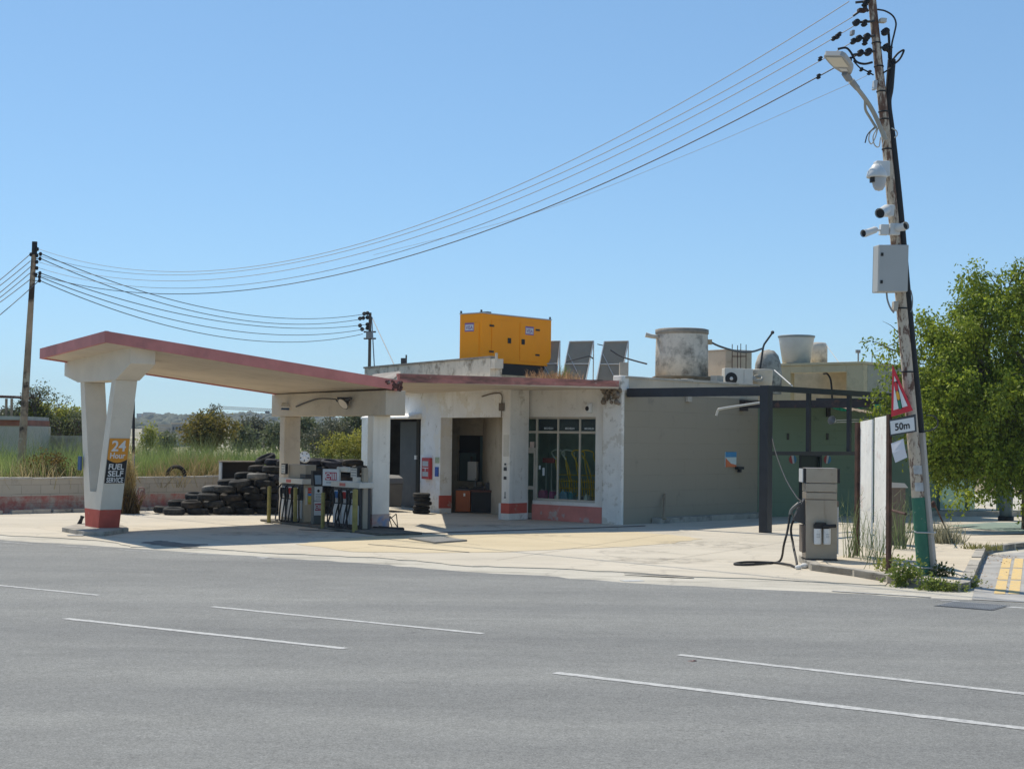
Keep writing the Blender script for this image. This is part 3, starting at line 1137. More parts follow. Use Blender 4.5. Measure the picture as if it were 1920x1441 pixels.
# crumbling concrete at the far end of the fascia
mb = MB()
for i in range(46):
    p = FA(r_.uniform(.0, .55), -.08 - r_.uniform(0, .12), 3.33 - r_.random() ** 2 * .38)
    mb.ball(p, r_.uniform(.03, .075), 5, 0, (1, 1, 1))
mb.build('crumbling_corner', mat('crumbling_concrete', (.24, .19, .14), .95, var=.6, vscale=6, bump=1, bscale=15), bd)
# loose roofing sheet at the left end of the slab
mb = MB()
fl_ = [P(690, 712, 37.5), P(738, 711, 35), P(752, 700, 35.2), P(748, 697, 36.5), P(700, 703, 38.5)]
mb.prism(fl_, (0, 0, .02))
mb.build('roofing_felt', mat('old_felt', (.30, .27, .24), .9, var=.4, bump=.4, bscale=10), bd)
# wall cable and fittings over the garage
mb = MB()
mb.tube(bez([FB(FB.hit(905, 742)[0], -.02, FB.hit(905, 743)[1]), FB(.5, -.02, 3.23), FP(-.01, -.03, 3.2), FP(.0, -.03, 2.9), FP(.0, -.03, 2.62)], 6), .016, 6)
mb.box(FP, -.07, .08, -.06, -.002, 2.78, 2.98)
mb.build('wall_cable', mat('dirty_cable', (.16, .13, .1), .8), bd)
# ---- window with its frame, panes and door
sw_y = .13
win = MB()
def bar(mb, xa, xb, za, zb, y0=sw_y, y1=sw_y + .06):
    mb.box(FA, min(xa, xb), max(xa, xb), y0, y1, za, zb)
xm = [FA.hit(px, 880)[0] for px in (1039, 1080)]
ztr = FA.hit(1060, 810)[1]
zdh = FA.hit(985, 841)[1]
t_ = .03
bar(win, hw, he, ztop - .05, ztop)
bar(win, hw, hd, zsill, zsill + .06)
bar(win, hw + .06, hd - t_, ztr - t_, ztr + t_, sw_y + .002, sw_y + .058)
bar(win, hw, hw + .06, zsill + .06, ztop - .05)
bar(win, hd - t_, hd + t_, 0, ztop - .05)
bar(win, he - .05, he, 0, ztop - .05)
bar(win, hd + t_, he - .05, ztr - t_, ztr + t_, sw_y + .002, sw_y + .058)
bar(win, hd + t_, he - .05, zdh - t_, zdh + t_, sw_y + .002, sw_y + .058)
for x in xm:
    bar(win, x - .026, x + .026, zsill + .06, ztop - .05, sw_y + .004, sw_y + .056)
sw = win.build('shop_window', M_FRAME, bd, bev=.004)
xs_ = [hw + .06, xm[1], xm[0], hd - t_]
panes = [(xs_[1] - .02 if False else a, b) for a, b in zip(xs_, xs_[1:])]
for a, b in panes:
    for za, zb in ((zsill + .06, ztr - t_), (ztr + t_, ztop - .05)):
        mb = MB()
        mb.box(FA, a, b, sw_y + .025, sw_y + .033, za, zb)
        mb.build('pane', M_GLASS, sw)
for za, zb in ((zdh + t_, ztr - t_), (ztr + t_, ztop - .05)):
    mb = MB()
    mb.box(FA, hd + t_, he - .05, sw_y + .025, sw_y + .033, za, zb)
    mb.build('pane', M_GLASS, sw)
dr = MB()
dx0, dx1 = hd + t_ + .01, he - .06
zmr = FA.hit(985, 914)[1]
for q in ((dx0, dx0 + .05, .02, zdh - .04), (dx1 - .06, dx1, .02, zdh - .04), (dx0 + .05, dx1 - .06, .02, .16), (dx0 + .05, dx1 - .06, zmr - .045, zmr + .045), (dx0 + .05, dx1 - .06, zdh - .11, zdh - .04)):
    dr.box(FA, q[0], q[1], sw_y - .005, sw_y + .05, q[2], q[3])
door = dr.build('door', M_FRAME, bd, bev=.004)
for za, zb in ((.16, zmr - .045), (zmr + .045, zdh - .11)):
    mb = MB()
    mb.box(FA, dx0 + .05, dx1 - .06, sw_y + .02, sw_y + .028, za, zb)
    mb.build('pane', M_GLASS, door)
mb = MB()
mb.cyl(FA(dx1 - .03, sw_y - .06, zmr + .1), FA(dx1 - .03, sw_y - .06, zmr + .28), .012, n=8)
mb.cyl(FA(dx1 - .03, sw_y - .06, zmr + .12), FA(dx1 - .03, sw_y, zmr + .12), .01, n=8)
mb.build('handle', M_LGREY, door)
# lettering on the top panes, stickers
M_DECAL = mat('white_decal', (.55, .62, .66), .5)
def fa_face(x, y, z):                      # frame looking at the shop front: x to the right
    return Fr(FA(x, y, z), UX, VX)
for xa, xb in panes:
    mb = MB()
    mb.add(*text('MICHELIN', fa_face((xa + xb) / 2 - .02, sw_y + .02, ztr + .075), .05, .30, .01))
    mb.build('lettering', M_DECAL, sw)
mb = MB()
for xa, xb in panes:
    mb.box(FA, xa + .01, xb - .01, sw_y + .04, sw_y + .044, ztr + .04, ztop - .06)
mb.build('backing_film', mat('navy_film', (.045, .05, .07), .4), sw)
mb = MB()
mb.box(FA, hd + .09, hd + .24, sw_y + .02, sw_y + .023, 1.72, 2.0)
mb.build('notice', mat('pinkish_paper', (.62, .5, .44), .8, var=.15, vscale=12), sw)
mb = MB()
for px, py, w_, h_ in ((1005, 876, .06, .1), (1012, 884, .07, .2)):
    x_, z_ = FA.hit(px, py)
    mb.box(FA, x_ - w_ / 2, x_ + w_ / 2, sw_y + .02, sw_y + .023, z_ - h_ / 2, z_ + h_ / 2)
mb.build('stickers', M_DECAL, sw)
# ---- inside
mb = MB()
iw = [FA(.3, 3.2, 0), FA(4.2, 3.2, 0)]
mb.box(FA, .26, 4.3, 2.1, 2.2, 0, 3.36)
mb.box(FA, 4.1, 4.2, .78, 2.1, 0, 3.36)
mb.build('shop_inner_walls', mat('teal_wall', (.42, .52, .45), .8, var=.2), bd)
cor0, cor1 = P(846, 900, 43.6), P(912, 900, 43.2)
cor2 = V((.15, 39.55, 0))
def wallseg(mb, a, b, th, z1):
    a, b = V((a.x, a.y, 0)), V((b.x, b.y, 0))
    d = (b - a).normalized()
    mb.prism([a, b, b + V((-d.y, d.x, 0)) * th, a + V((-d.y, d.x, 0)) * th], (0, 0, z1))
mb = MB()
fi = Fr(V((cor0.x, cor0.y, 0)), V((cor1.x - cor0.x, cor1.y - cor0.y, 0)))
li = V((cor1.x - cor0.x, cor1.y - cor0.y, 0)).length
ix0, ix1 = fi.hit(857, 870)[0], fi.hit(906, 870)[0]
iz0, iz1 = fi.hit(880, 902)[1], fi.hit(880, 816)[1]
wall(mb, fi, -.5, li, 0, 3.35, 0, .15, [(ix0, ix1, iz0, iz1)])
wallseg(mb, cor1, cor2, -.12, 3.35)
mb.build('garage_inner_walls', M_IN, bd)
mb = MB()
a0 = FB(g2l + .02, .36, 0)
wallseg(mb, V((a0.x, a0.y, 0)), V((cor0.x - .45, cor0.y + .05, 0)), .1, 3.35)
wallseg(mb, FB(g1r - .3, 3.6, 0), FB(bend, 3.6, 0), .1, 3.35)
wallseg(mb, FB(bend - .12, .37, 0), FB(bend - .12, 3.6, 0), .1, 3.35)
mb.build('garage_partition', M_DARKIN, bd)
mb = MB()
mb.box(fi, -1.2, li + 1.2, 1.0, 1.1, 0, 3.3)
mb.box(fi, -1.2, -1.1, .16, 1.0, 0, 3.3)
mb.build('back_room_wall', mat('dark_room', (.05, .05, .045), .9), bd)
mb = MB()
xk = ix0 + (ix1 - ix0) * .62
mb.box(fi, ix0 + .02, xk, .16, .2, iz0, iz0 + (iz1 - iz0) * .62)
mb.box(fi, xk + .14, ix1 - .08, .16, .2, iz0, iz1 - .02)
gp = mb.build('inner_window', mat('teal_panel', (.08, .13, .13), .5), bd)
mb = MB()
mb.box(fi, ix0, xk + .12, .12, .16, iz0 + (iz1 - iz0) * .62, iz0 + (iz1 - iz0) * .67)
mb.box(fi, xk + .08, xk + .12, .12, .16, iz0 + .5, iz0 + (iz1 - iz0) * .62)
mb.build('inner_frame', M_BLACK, gp)
mb = MB()
mb.tube(bez([fi(fi.hit(922, 782)[0], -.1, 2.9), fi(fi.hit(914, 800)[0], -.1, 2.4), fi(fi.hit(911, 840)[0], -.1, 1.6), fi(fi.hit(911, 890)[0], -.1, 1)], 6), .02, 6)
mb.build('hanging_cable', M_BLACK, bd)
# steel folding door of the first bay
mb = MB()
n_ = 9
xa, xb = FB.hit(722, 880)[0], FB.hit(771, 880)[0]
pts = []
for i in range(n_ + 1):
    pts.append((xa + (xb - xa) * i / n_, .5 + (.10 if i % 2 else -.02)))
for (x0, y0), (x1, y1) in zip(pts, pts[1:]):
    a, b = FB(x0, y0, .03), FB(x1, y1, .03)
    mb.prism([a, b, b + FB.ey * .03, a + FB.ey * .03], (0, 0, zg1 - .1))
fd = mb.build('folding_door', mat('blue_grey_steel', (.10, .112, .118), .5, var=.15), bd)
mb = MB()
hx = FB.hit(755, 857)
mb.box(FB, hx[0] - .05, hx[0] + .05, .40, .44, hx[1] - .06, hx[1] + .06)
mb.build('lock', M_WPL, fd)

# rear block on the roof side, green wall and its door
GW0 = FS(SL, 0, 0)
FG = Fr((GW0.x, GW0.y, 0), V((.93, .37, 0)), V((-.37, .93, 0)))
gw = thing('green_wall', FG(4, 0, 0), 'dark green painted block wall with a small doorway beyond the grey wall', 'wall')
gd0, gd1 = FG.hit(1502, 870)[0], FG.hit(1537, 870)[0]
gdz = FG.hit(1520, 855)[1]
gwl = FG.hit(1756, 900)[0]
mb = MB()
wall(mb, FG, .01, gwl, 0, 3.05, 0, .25, [(gd0, gd1, 0, gdz)])
mb.build('wall', M_GREEN, gw)
mb = MB()
mb.box(FG, gd0 - .06, gd0, -.02, .1, 0, gdz + .06)
mb.box(FG, gd1, gd1 + .06, -.02, .1, 0, gdz + .06)
mb.box(FG, gd0, gd1, -.02, .1, gdz, gdz + .06)
dfm = mb.build('door_frame', M_STEEL, gw)
mb = MB()
mb.box(FG, gd0, gd1, .08, .12, 0, gdz)
mb.build('door', mat('dark_green_door', (.03, .045, .04), .4), gw)
mb = MB()
for px in (1477, 1551):
    x_, z_ = FG.hit(px, 818)
    mb.box(FG, x_ - .03, x_ + .03, -.03, 0, z_ - .09, z_ + .09)
mb.build('wall_vents', M_DARK, gw)
mb = MB()
x_, z_ = FG.hit(1552, 768)
mb.box(FG, x_ - .06, x_ + .06, -.06, 0, z_ - .2, z_ + .2)
mb.build('conduit_box', M_BLACK, gw)
# two round red white and blue badges
for px in (1486, 1551):
    x_, z_ = FG.hit(px, 861)
    bg = thing('badge_sign', FG(x_, 0, z_), 'round red, white and blue badge ' + ('left of' if px < 1500 else 'right of') + ' the doorway in the green wall', 'sign', 'badges on the green wall')
    for nm, a0, a1, m_ in (('red_side', .5, 1, (.36, .06, .06)), ('white_band', 0, 0, (.5, .5, .5)), ('blue_side', 0, .5, (.05, .2, .36))):
        mb = MB()
        fb_ = Fr(FG(x_, -.006, z_), FG.ex, FG.ey)
        s_ = 1 if px < 1500 else -1
        if nm == 'white_band':
            mb.prism([fb_(-.05 * s_, 0, .11), fb_(.02 * s_, 0, .11), fb_(.05 * s_, 0, -.11), fb_(-.0 * s_, 0, -.11)], -FG.ey * .012)
        else:
            q = -1 if nm == 'red_side' else 1
            mb.prism([fb_(q * .12 * math.cos(a), 0, .12 * math.sin(a)) for a in np.linspace(-math.pi / 2, math.pi / 2, 10)], -FG.ey * .008)
        mb.build(nm, mat('badge_' + nm, m_, .5), bg)
# concrete step along the grey wall
mb = MB()
st = [FS(1.15, -.30, 0), FS(6.2, -.42, 0), FS(6.2, -.01, 0), FS(1.15, -.01, 0)]
mb.prism([V((p.x, p.y, .001)) for p in st], (0, 0, .13))
tag(mb.build('wall_step', M_KERB, loc=(0, 0, 0), bev=.02), kind='structure')
# ------------------------------------------------------------------ tyres
def tyre_mesh(R=.29, W=.185, r=.185, seed=0):
    """a worn car tyre lying flat, its base at z = 0"""
    mb = MB()
    h = W / 2
    prof = [(r, h * .66), (r + .010, h * .34), (r + .028, h * .12), (r + .05, .0), (R - .05, h * .06), (R - .028, h * .20), (R - .012, h * .40)]
    top = []
    for i in range(4):                    # grooves round the slightly crowned tread
        z0 = h * .44 + (W - h * .88) * i / 4
        dz = (W - h * .88) / 4
        for (f, d) in ((.0, 0), (.70, 0), (.76, .011), (.96, .011)):
            z = z0 + dz * f
            prof.append((R - d - .012 * ((z - h) / h) ** 2, z))
    prof += [(R - .005, W - h * .44), (R - .012, W - h * .40), (R - .028, W - h * .20), (R - .05, W - h * .06), (r + .05, W), (r + .028, W - h * .12), (r + .010, W - h * .34), (r, W - h * .66)]
    mb.lathe(WORLD, prof, 36, 0, True, True)
    return mb


def tyre_material(name, col, dust):
    return mat(name, col, .8, var=.35, vscale=3, bump=.3, bscale=30, spec=.3, stains=[(dust, 5, .5, .78, (1, 1, 1))])


TM = [tyre_material('tyre_black', (.015, .0145, .014), (.075, .07, .062)), tyre_material('tyre_grey', (.03, .03, .029), (.10, .095, .085)),
      tyre_material('tyre_brownish', (.026, .022, .018), (.09, .07, .055)), tyre_material('tyre_pale', (.16, .15, .135), (.3, .28, .24)), tyre_material('tyre_bluish', (.022, .023, .033), (.09, .085, .09))]
TPROTO = []
for i, m in enumerate(TM):
    o = tyre_mesh(seed=i).build('tyre', m, loc=(0, 0, 0))
    TPROTO.append(o)
tyre_used = set()


def place_tyre(p, tilt=(0, 0, 0), kind=0, label='', group='old tyres heaped against the block wall', sc_=1.0):
    src = TPROTO[kind]
    if kind in tyre_used:
        o = src.copy()
        COL.objects.link(o)
    else:
        o = src
        tyre_used.add(kind)
    o.location = p
    o.rotation_euler = tilt
    o.scale = (sc_, sc_, sc_)
    tag(o, label, 'tyre', group)
    return o


r_ = random.Random(11)
TR0 = V((-8.66, 39.28, 0))
TD = V((.925, .38, 0)).normalized()
TN = V((-TD.y, TD.x, 0))
ORD = ['first', 'second', 'third', 'fourth', 'fifth', 'sixth', 'seventh', 'eighth', 'ninth', 'tenth', 'eleventh', 'twelfth']
CRS = ['bottom', 'second', 'third', 'fourth', 'fifth', 'sixth', 'seventh', 'top']
KW = ['black', 'dark grey', 'brownish black', 'pale dusty', 'bluish black']
for row in range(2):
    for k in range(8):
        x0 = k * .425 + row * (-.02)
        if row == 1:
            x0 = k * .425 - .22
        n = 0
        x = x0
        lim = 5.35 if k < 7 else 4.9
        while x < lim and n < 12:
            kind = r_.choices([0, 1, 2, 4, 3], [46, 26, 14, 10, 2.5])[0]
            if n == 0 and k in (0, 2, 4):
                kind = 1
            if n == 0 and k == 5 and row == 0:
                kind = 3
            p = TR0 + TD * (x + r_.gauss(0, .02)) + TN * (row * .58 + r_.gauss(0, .03) + .02 * k) + V((0, 0, .004 + k * .178))
            t = (r_.gauss(0, .07) + .03, r_.gauss(0, .07) + .05 * (k > 0), r_.uniform(0, 6.28))
            lab = '%s tyre in the %s course of the heap, %s from its %s' % (KW[kind], CRS[k], ORD[n], 'left end' if row == 0 else 'back left end')
            place_tyre(p, t, kind, lab)
            x += .585 + r_.uniform(-.01, .035)
            n += 1
# loose ones on top of the heap
def top_tyre(px, py, y, tilt, kind, label, sc_=1):
    place_tyre(P(px, py, y), tilt, kind, label, sc_=sc_)


top_tyre(500, 866, 41.6, (.15, -.42, .2), 0, 'black tyre leaning up the left slope of the heap beside the back column')
top_tyre(598, 872, 41.3, (.05, .04, 0), 0, 'black tyre lying highest on the heap beside the white wheel')
top_tyre(622, 880, 41.4, (.2, .2, 1), 4, 'bluish black tyre tilted on top of the heap behind the payment terminal')
top_tyre(651, 880, 41.4, (.08, -.06, .3), 0, 'black tyre on top of the heap above the red fuel sign')
top_tyre(676, 887, 41.6, (.25, .25, .3), 1, 'dark grey tyre slumping at the right end of the heap top')
top_tyre(640, 884, 42.0, (1.35, 0, .5), 1, 'dark grey tyre standing on edge at the back of the heap top')
# the tyre standing on the wall and the stack by the garage
TYP = None
_r = ray(329, 885)
_t = (WL0 + WN * .31 - CAM).dot(WN) / _r.dot(WN)
TYP = CAM + _r * _t
b = V(TYP)
place_tyre(V((b.x, b.y, .6 + .33)), (math.radians(84), 0, math.radians(25)), 2, 'brownish black tyre standing upright on top of the block wall', 'single tyres', .98)
bs = G(791, 962.5)
for i in range(5):
    kk = [0, 0, 1, 0, 1][i]
    ps = bs + V((r_.gauss(0, .02), r_.gauss(0, .02), .002 + i * .113))
    place_tyre(ps + V((0, 0, 0)), (0, 0, i), kk, 'black tyre in the stack by the garage pier, %s of five from the ground' % ORD[i], 'tyres stacked by the garage pier', .80 if i % 2 else .83).scale.z = .61
# white five spoke wheel on the heap
wc = P(571, 856, 40.3)
wfr = Fr(wc, V((1, .1, 0)), None, V((.05, -.95, .25)))
wh = thing('alloy_wheel', wc - V((0, 0, .17)), 'white five spoke alloy wheel on top of the tyre heap by the back column', 'wheel')
mb = MB()
mb.lathe(wfr, [(.118, .0), (.145, .03), (.145, -.12), (.135, -.12), (.135, .015), (.118, -.01)], 32, 0, True, True)
for i in range(5):
    a = i * 2 * math.pi / 5 + .3
    f_ = Fr(wfr(0, 0, 0), wfr.ex * math.cos(a) + wfr.ey * math.sin(a), None, wfr.ez)
    mb.prism([f_(.02, -.035, .0), f_(.125, -.052, .005), f_(.125, .052, .005), f_(.02, .035, .0)], wfr.ez * .022)
mb.lathe(wfr, [(.001, .035), (.035, .032), (.04, .0)], 16)
mb.build('rim', mat('white_wheel_paint', (.80, .80, .78), .4), wh)
mb = MB()
mb.disc(Fr(wfr(0, 0, -.05), wfr.ex, None, wfr.ez), .134, 24)
mb.build('hub', M_DARK, wh)
# open cabinet at the left of the heap
cb = P(432, 896, 42.0)
fcb = rotfr((cb.x, cb.y, .76), 18)
bx = thing('open_cabinet', (cb.x, cb.y, .76), 'open fronted wooden cabinet standing behind the left of the tyre heap', 'cabinet')
mb = MB()
mb.box(fcb, -.26, .9, .42, .45, .0, .56)
mb.box(fcb, .87, .9, 0, .42, 0, .56)
mb.box(fcb, -.23, .87, 0, .42, 0, .03)
mb.build('carcass', mat('dark_cabinet_wood', (.07, .055, .045), .8), bx)
mb = MB()
mb.box(fcb, -.28, .92, -.02, .46, .56, .60)
mb.build('top', M_WOOD, bx)
mb = MB()
mb.box(fcb, -.27, -.23, -.01, .42, 0, .56)
mb.build('side_panel', M_LGREY, bx)

# ------------------------------------------------------------------ the pump island
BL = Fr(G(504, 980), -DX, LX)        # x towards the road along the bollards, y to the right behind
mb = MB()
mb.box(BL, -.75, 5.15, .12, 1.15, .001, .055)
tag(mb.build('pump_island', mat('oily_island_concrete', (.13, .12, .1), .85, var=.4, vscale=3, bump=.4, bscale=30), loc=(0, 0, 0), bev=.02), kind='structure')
M_BOLL = mat('yellow_bollard_paint', (.32, .265, .075), .6, var=.3, vscale=5, stains=[((.16, .13, .08), 6, .55, .75, (1, 1, 1))])
prot = None
for i, (x_, h_, lb) in enumerate(((0, .86, 'thin yellow bollard farthest from the road, standing clear of the pumps'), (1.08, .86, 'thin yellow bollard in front of the hoses of the back pump'), (2.37, .80, 'yellow bollard beside the payment terminal between the two pumps'), (3.98, .92, 'yellow bollard nearest the road, in front of the hoses of the front pump'))):
    p = G(*((504, 980), (553, 983.5), (605, 991), (665, 998))[i])
    o = thing('bollard', p, lb, 'bollard', 'yellow bollards along the pump island')
    mb = MB()
    mb.cyl(p, p + V((0, 0, h_)), .046 if i != 3 else .06, n=14)
    mb.ball(p + V((0, 0, h_)), .046 if i != 3 else .06, 6, 0, (1, 1, .4))
    mb.build('post', M_BOLL, o)
    mb = MB()
    mb.cyl(p, p + V((0, 0, .012)), .1, n=16)
    mb.build('base_plate', M_DARK, o)

M_PBODY = mat('pump_grey_panel', (.34, .29, .22), .5, var=.12, vscale=2)
M_PBAND = mat('pump_pale_band', (.60, .57, .50), .45, var=.1)
M_PWHITE = mat('pump_white_panel', (.66, .67, .66), .45, var=.08, vscale=3, stains=[((.3, .27, .22), 3, .66, .8, (1, 1, 1))])
M_PDARK = mat('pump_dark_panel', (.045, .047, .05), .5)
M_LOGO = mat('dark_red_sign', (.42, .03, .06), .5)
M_BLUEP = mat('blue_nozzle_plate', (.04, .17, .45), .5)
M_REDP = mat('red_nozzle_plate', (.50, .03, .03), .5)
M_BLKP = mat('black_nozzle_plate', (.03, .03, .03), .5)


def logo(mb_w, fr, w_, h_):
    """square badge: a round letter e followed by three upright bars"""
    R_ = h_ * .36
    cx = -w_ * .24
    pts = [(cx + R_ * math.cos(a), R_ * math.sin(a)) for a in np.linspace(0, math.radians(315), 18)]
    for (xa, za), (xb, zb) in zip(pts, pts[1:]):
        d = V((xb - xa, zb - za, 0)).normalized()
        n_ = V((-d.y, d.x, 0)) * R_ * .2
        mb_w.prism([fr(xa + n_.x, 0, za + n_.y), fr(xb + n_.x, 0, zb + n_.y), fr(xb - n_.x, 0, zb - n_.y), fr(xa - n_.x, 0, za - n_.y)], -fr.ey * .003)
    mb_w.box(fr, cx - R_, cx + R_, -.0032, 0, -R_ * .17, R_ * .17)
    for i in range(3):
        x_ = w_ * (.1 + .155 * i)
        mb_w.box(fr, x_ - w_ * .042, x_ + w_ * .042, -.003, 0, -h_ * .38, h_ * .38)


def hose(parent, pts, r=.019):
    mb = MB()
    mb.tube(bez(pts, 7), r, 8)
    mb.build('hose', M_BLACK, parent)


def pump(x0, x1, name_label, plates, big_sign):
    """fuel dispenser with three hoses on the bollard side; x along BL, front face at y = .35"""
    yf, yb = .36, .72 if not big_sign else .66
    o = thing('fuel_pump', BL((x0 + x1) / 2, .54, .055), name_label, 'fuel pump', 'fuel pumps on the canopy island')
    W_ = x1 - x0
    z0 = .056
    mb = MB()
    mb.box(BL, x0, x1, yf + .04, yb, z0, .95)
    mb.build('body', M_PBODY if not big_sign else M_PDARK, o, bev=.01)
    mb = MB()
    mb.box(BL, x0 - .02, x1 + .10, yf - .05, yb + .02, .95, 1.075)
    band = mb.build('display_band', M_PBAND, o, bev=.01)
    mb = MB()
    mb.box(BL, x0 + W_ * .34, x0 + W_ * .56, yf - .056, yf - .05, .975, 1.045)
    mb.build('red_notice', mat('faded_red_notice', (.55, .16, .13), .6, var=.3, vscale=30), band)
    # lower white panels under the nozzles
    mb = MB()
    mb.box(BL, x0 + .02, x0 + W_ * .30, yf - .0, yf + .04, .14, .57)
    mb.box(BL, x0 + W_ * .31, x0 + W_ * .64, yf - .002, yf + .04, .14, .57)
    mb.box(BL, x0 + W_ * .65, x1 - .06, yf, yf + .04, .14, .57)
    mb.build('lower_panel', M_PWHITE, o, bev=.006)
    # nozzle bay
    mb = MB()
    mb.box(BL, x0 + .01, x1 - .01, yf + .02, yf + .04, .57, .95)
    mb.build('nozzle_bay', M_PDARK, o)
    for i, m_ in enumerate(plates):
        xc = x0 + W_ * (.17 + .31 * i)
        mb = MB()
        mb.box(BL, xc - .10, xc + .10, yf - .02, yf + .02, .60, .87)
        pl = mb.build('nozzle_plate', M_PWHITE, o, bev=.005)
        mb = MB()
        mb.box(BL, xc - .06, xc + .075, yf - .035, yf - .02, .70, .85)
        mb.build('colour_plate', m_, pl)
        nz = MB()
        nz.tube([BL(xc - .06, yf - .06, .84), BL(xc + .0, yf - .09, .78), BL(xc + .04, yf - .10, .66), BL(xc + .045, yf - .1, .58)], [.018, .03, .032, .02], 8)
        nz.tube([BL(xc - .08, yf - .05, .66), BL(xc - .03, yf - .09, .63), BL(xc + .04, yf - .1, .6)], .012, 6)
        nz.build('nozzle', M_BLACK, o)
        e = r_.uniform(-.12, .16)
        hose(o, [BL(xc + .045, yf - .1, .6), BL(xc + .06 + e * .3, yf - .15, .40), BL(xc + .1 + e, yf - .22, .16), BL(xc + .22 + e, yf - .26, .085), BL(xc + .36, yf - .14, .09), BL(xc + .20, yf - .06, .30), BL(xc + .13, yf - .03, .9)])
        hose(o, [BL(xc - .10, yf - .03, .93), BL(xc - .13, yf - .10, .80), BL(xc - .09, yf - .11, .60), BL(xc - .13 + e * .4, yf - .14, .34), BL(xc - .05, yf - .2, .09), BL(xc + .12, yf - .22, .075)], .016)
    # price boards on top
    if not big_sign:
        mb = MB()
        mb.box(BL, x0 + .22, x1 + .0, yf + .08, yb, 1.075, 1.40)
        hd = mb.build('head', M_PBODY, o, bev=.01)
        mb = MB()
        mb.box(BL, x1 - .24, x1 + .03, yf + .06, yb - .02, 1.08, 1.18)
        mb.build('card_reader', M_PDARK, o)
    else:
        mb = MB()
        mb.box(BL, x1 - .05, x1 + .05, yf + .08, yb - .1, .06, 1.40)
        hd = mb.build('side_column', M_PBODY, o, bev=.01)
        mb = MB()
        mb.box(BL, x0 - .03, x0 + .52, yf + .1, yb, 1.28, 1.39)
        mb.build('head', M_PBAND, o, bev=.02)
        mb = MB()
        mb.box(BL, x1 - .26, x1 - .07, yf - .02, yf + .08, 1.075, 1.19)
        mb.build('card_reader', M_PBAND, o)
    pb0 = (x0 + .0, x0 + .24) if not big_sign else (x1 - .40, x1 - .08)
    mb = MB()
    mb.box(BL, pb0[0], pb0[1], yf + .0, yf + .06, 1.16, 1.41)
    fr_ = mb.build('price_board', M_BLACK, o)
    mb = MB()
    mb.box(BL, pb0[0] + .02, pb0[1] - .03, yf - .006, yf, 1.185, 1.385)
    mb.build('price_panel', M_PBAND, fr_)
    mb = MB()
    for j in range(3):
        zc = 1.345 - j * .06
        mb.box(BL, pb0[0] + .04, pb0[1] - .05, yf - .008, yf - .006, zc - .014, zc + .014)
    mb.build('price_display', M_MGREY, fr_)
    return o


pa = pump(-.12, 1.0, 'grey fuel pump with three hoses at the back of the island', (M_BLKP, M_REDP, M_BLKP), False)
# end face of the back pump: coloured notices
M_NOT = [mat('notice_' + n_, c_, .6, var=.15, vscale=20) for n_, c_ in (('red', (.55, .06, .05)), ('pale', (.65, .6, .52)), ('blue', (.06, .24, .55)), ('yellow', (.62, .45, .05)), ('green_yellow', (.5, .5, .08)), ('ochre', (.55, .36, .05)))]
FE = Fr(BL(1.0, .40, 0), LX, DX)       # end face towards the road, x to the right
mb = MB()
mb.box(FE, .0, .36, -.03, -.001, .06, .93)
ep = mb.build('end_panel', mat('beige_end_panel', (.46, .36, .24), .5, var=.15, vscale=2), pa, bev=.008)
for i, (m_, za, zb) in enumerate(((0, .80, .87), (0, .74, .785), (2, .68, .735), (3, .60, .67), (4, .54, .595), (5, .48, .535))):
    mb = MB()
    mb.box(FE, .10, .34, -.036, -.0305, za, zb)
    mb.build('notice', M_NOT[m_], ep)
mb = MB()
mb.box(FE, .03, .08, -.036, -.0305, .47, .86)
mb.build('notice_strip', M_NOT[1], ep)
pb = pump(2.52, 3.74, 'dark fuel pump under a red and white sign at the front of the island', (M_BLUEP, M_REDP, M_BLKP), True)
sgn = thing('fuel_brand_sign', BL(2.6, .3, 1.0), 'square white sign with dark red badge mounted on the front pump', 'sign')
FLg = Fr(BL(2.12, .26, 0), (LX * .55 - DX * .84).normalized())     # turned towards the road
FLg = Fr(BL(2.36, .20, 0), V((.93, -.37, 0)))
mb = MB()
mb.box(FLg, -.02, .40, 0, .08, .96, 1.34)
mb.build('board', M_PWHITE, sgn, bev=.004)
mb = MB()
mb.box(FLg, -.045, -.021, -.004, .085, .95, 1.35)
mb.build('edge', M_BLACK, sgn)
mb = MB()
mb.box(FLg, .05, .34, -.005, -.001, 1.09, 1.27)
bg_ = mb.build('badge', M_LOGO, sgn)
mb = MB()
logo(mb, Fr(FLg(.195, -.0055, 1.18), FLg.ex, FLg.ey), .29, .18)
mb.build('badge_lettering', M_PWHITE, bg_)
mb = MB()
mb.add(*text('enemed', Fr(FLg(.195, -.003, 1.025), FLg.ex, FLg.ey), .042, .23, .004))
mb.build('lettering', M_MGREY, sgn)
# payment terminal
tm = thing('payment_terminal', BL(1.62, .4, .055), 'slim dark payment terminal with white notices between the two pumps', 'payment terminal')
mb = MB()
mb.box(BL, 1.58, 1.72, .30, .52, .056, .94)
mb.build('cabinet', mat('terminal_grey', (.10, .115, .11), .5), tm, bev=.01)
mb = MB()
mb.prism([BL(1.56, .3, .94), BL(1.72, .3, .94), BL(1.64, .3, 1.28), BL(1.56, .3, 1.28)], LX * .22)
mb.build('hood', M_BLACK, tm)
mb = MB()
mb.prism([BL(1.724, .33, .97), BL(1.724, .49, .97), BL(1.676, .49, 1.18), BL(1.676, .33, 1.18)], BL.ex * .004)
mb.build('screen', mat('pale_blue_screen', (.25, .33, .4), .25), tm)
FT = Fr(BL(1.72, .30, 0), LX, DX)
mb = MB()
mb.box(FT, .01, .21, -.008, -.001, .60, .92)
n1 = mb.build('upper_notice', M_PWHITE, tm)
mb = MB()
mb.disc(Fr(FT(.11, -.009, .82), FT.ex, None, -FT.ey), .035, 14)
for j in range(4):
    mb.box(FT, .04, .18 - .02 * (j % 2), -.010, -.009, .74 - j * .035, .748 - j * .035)
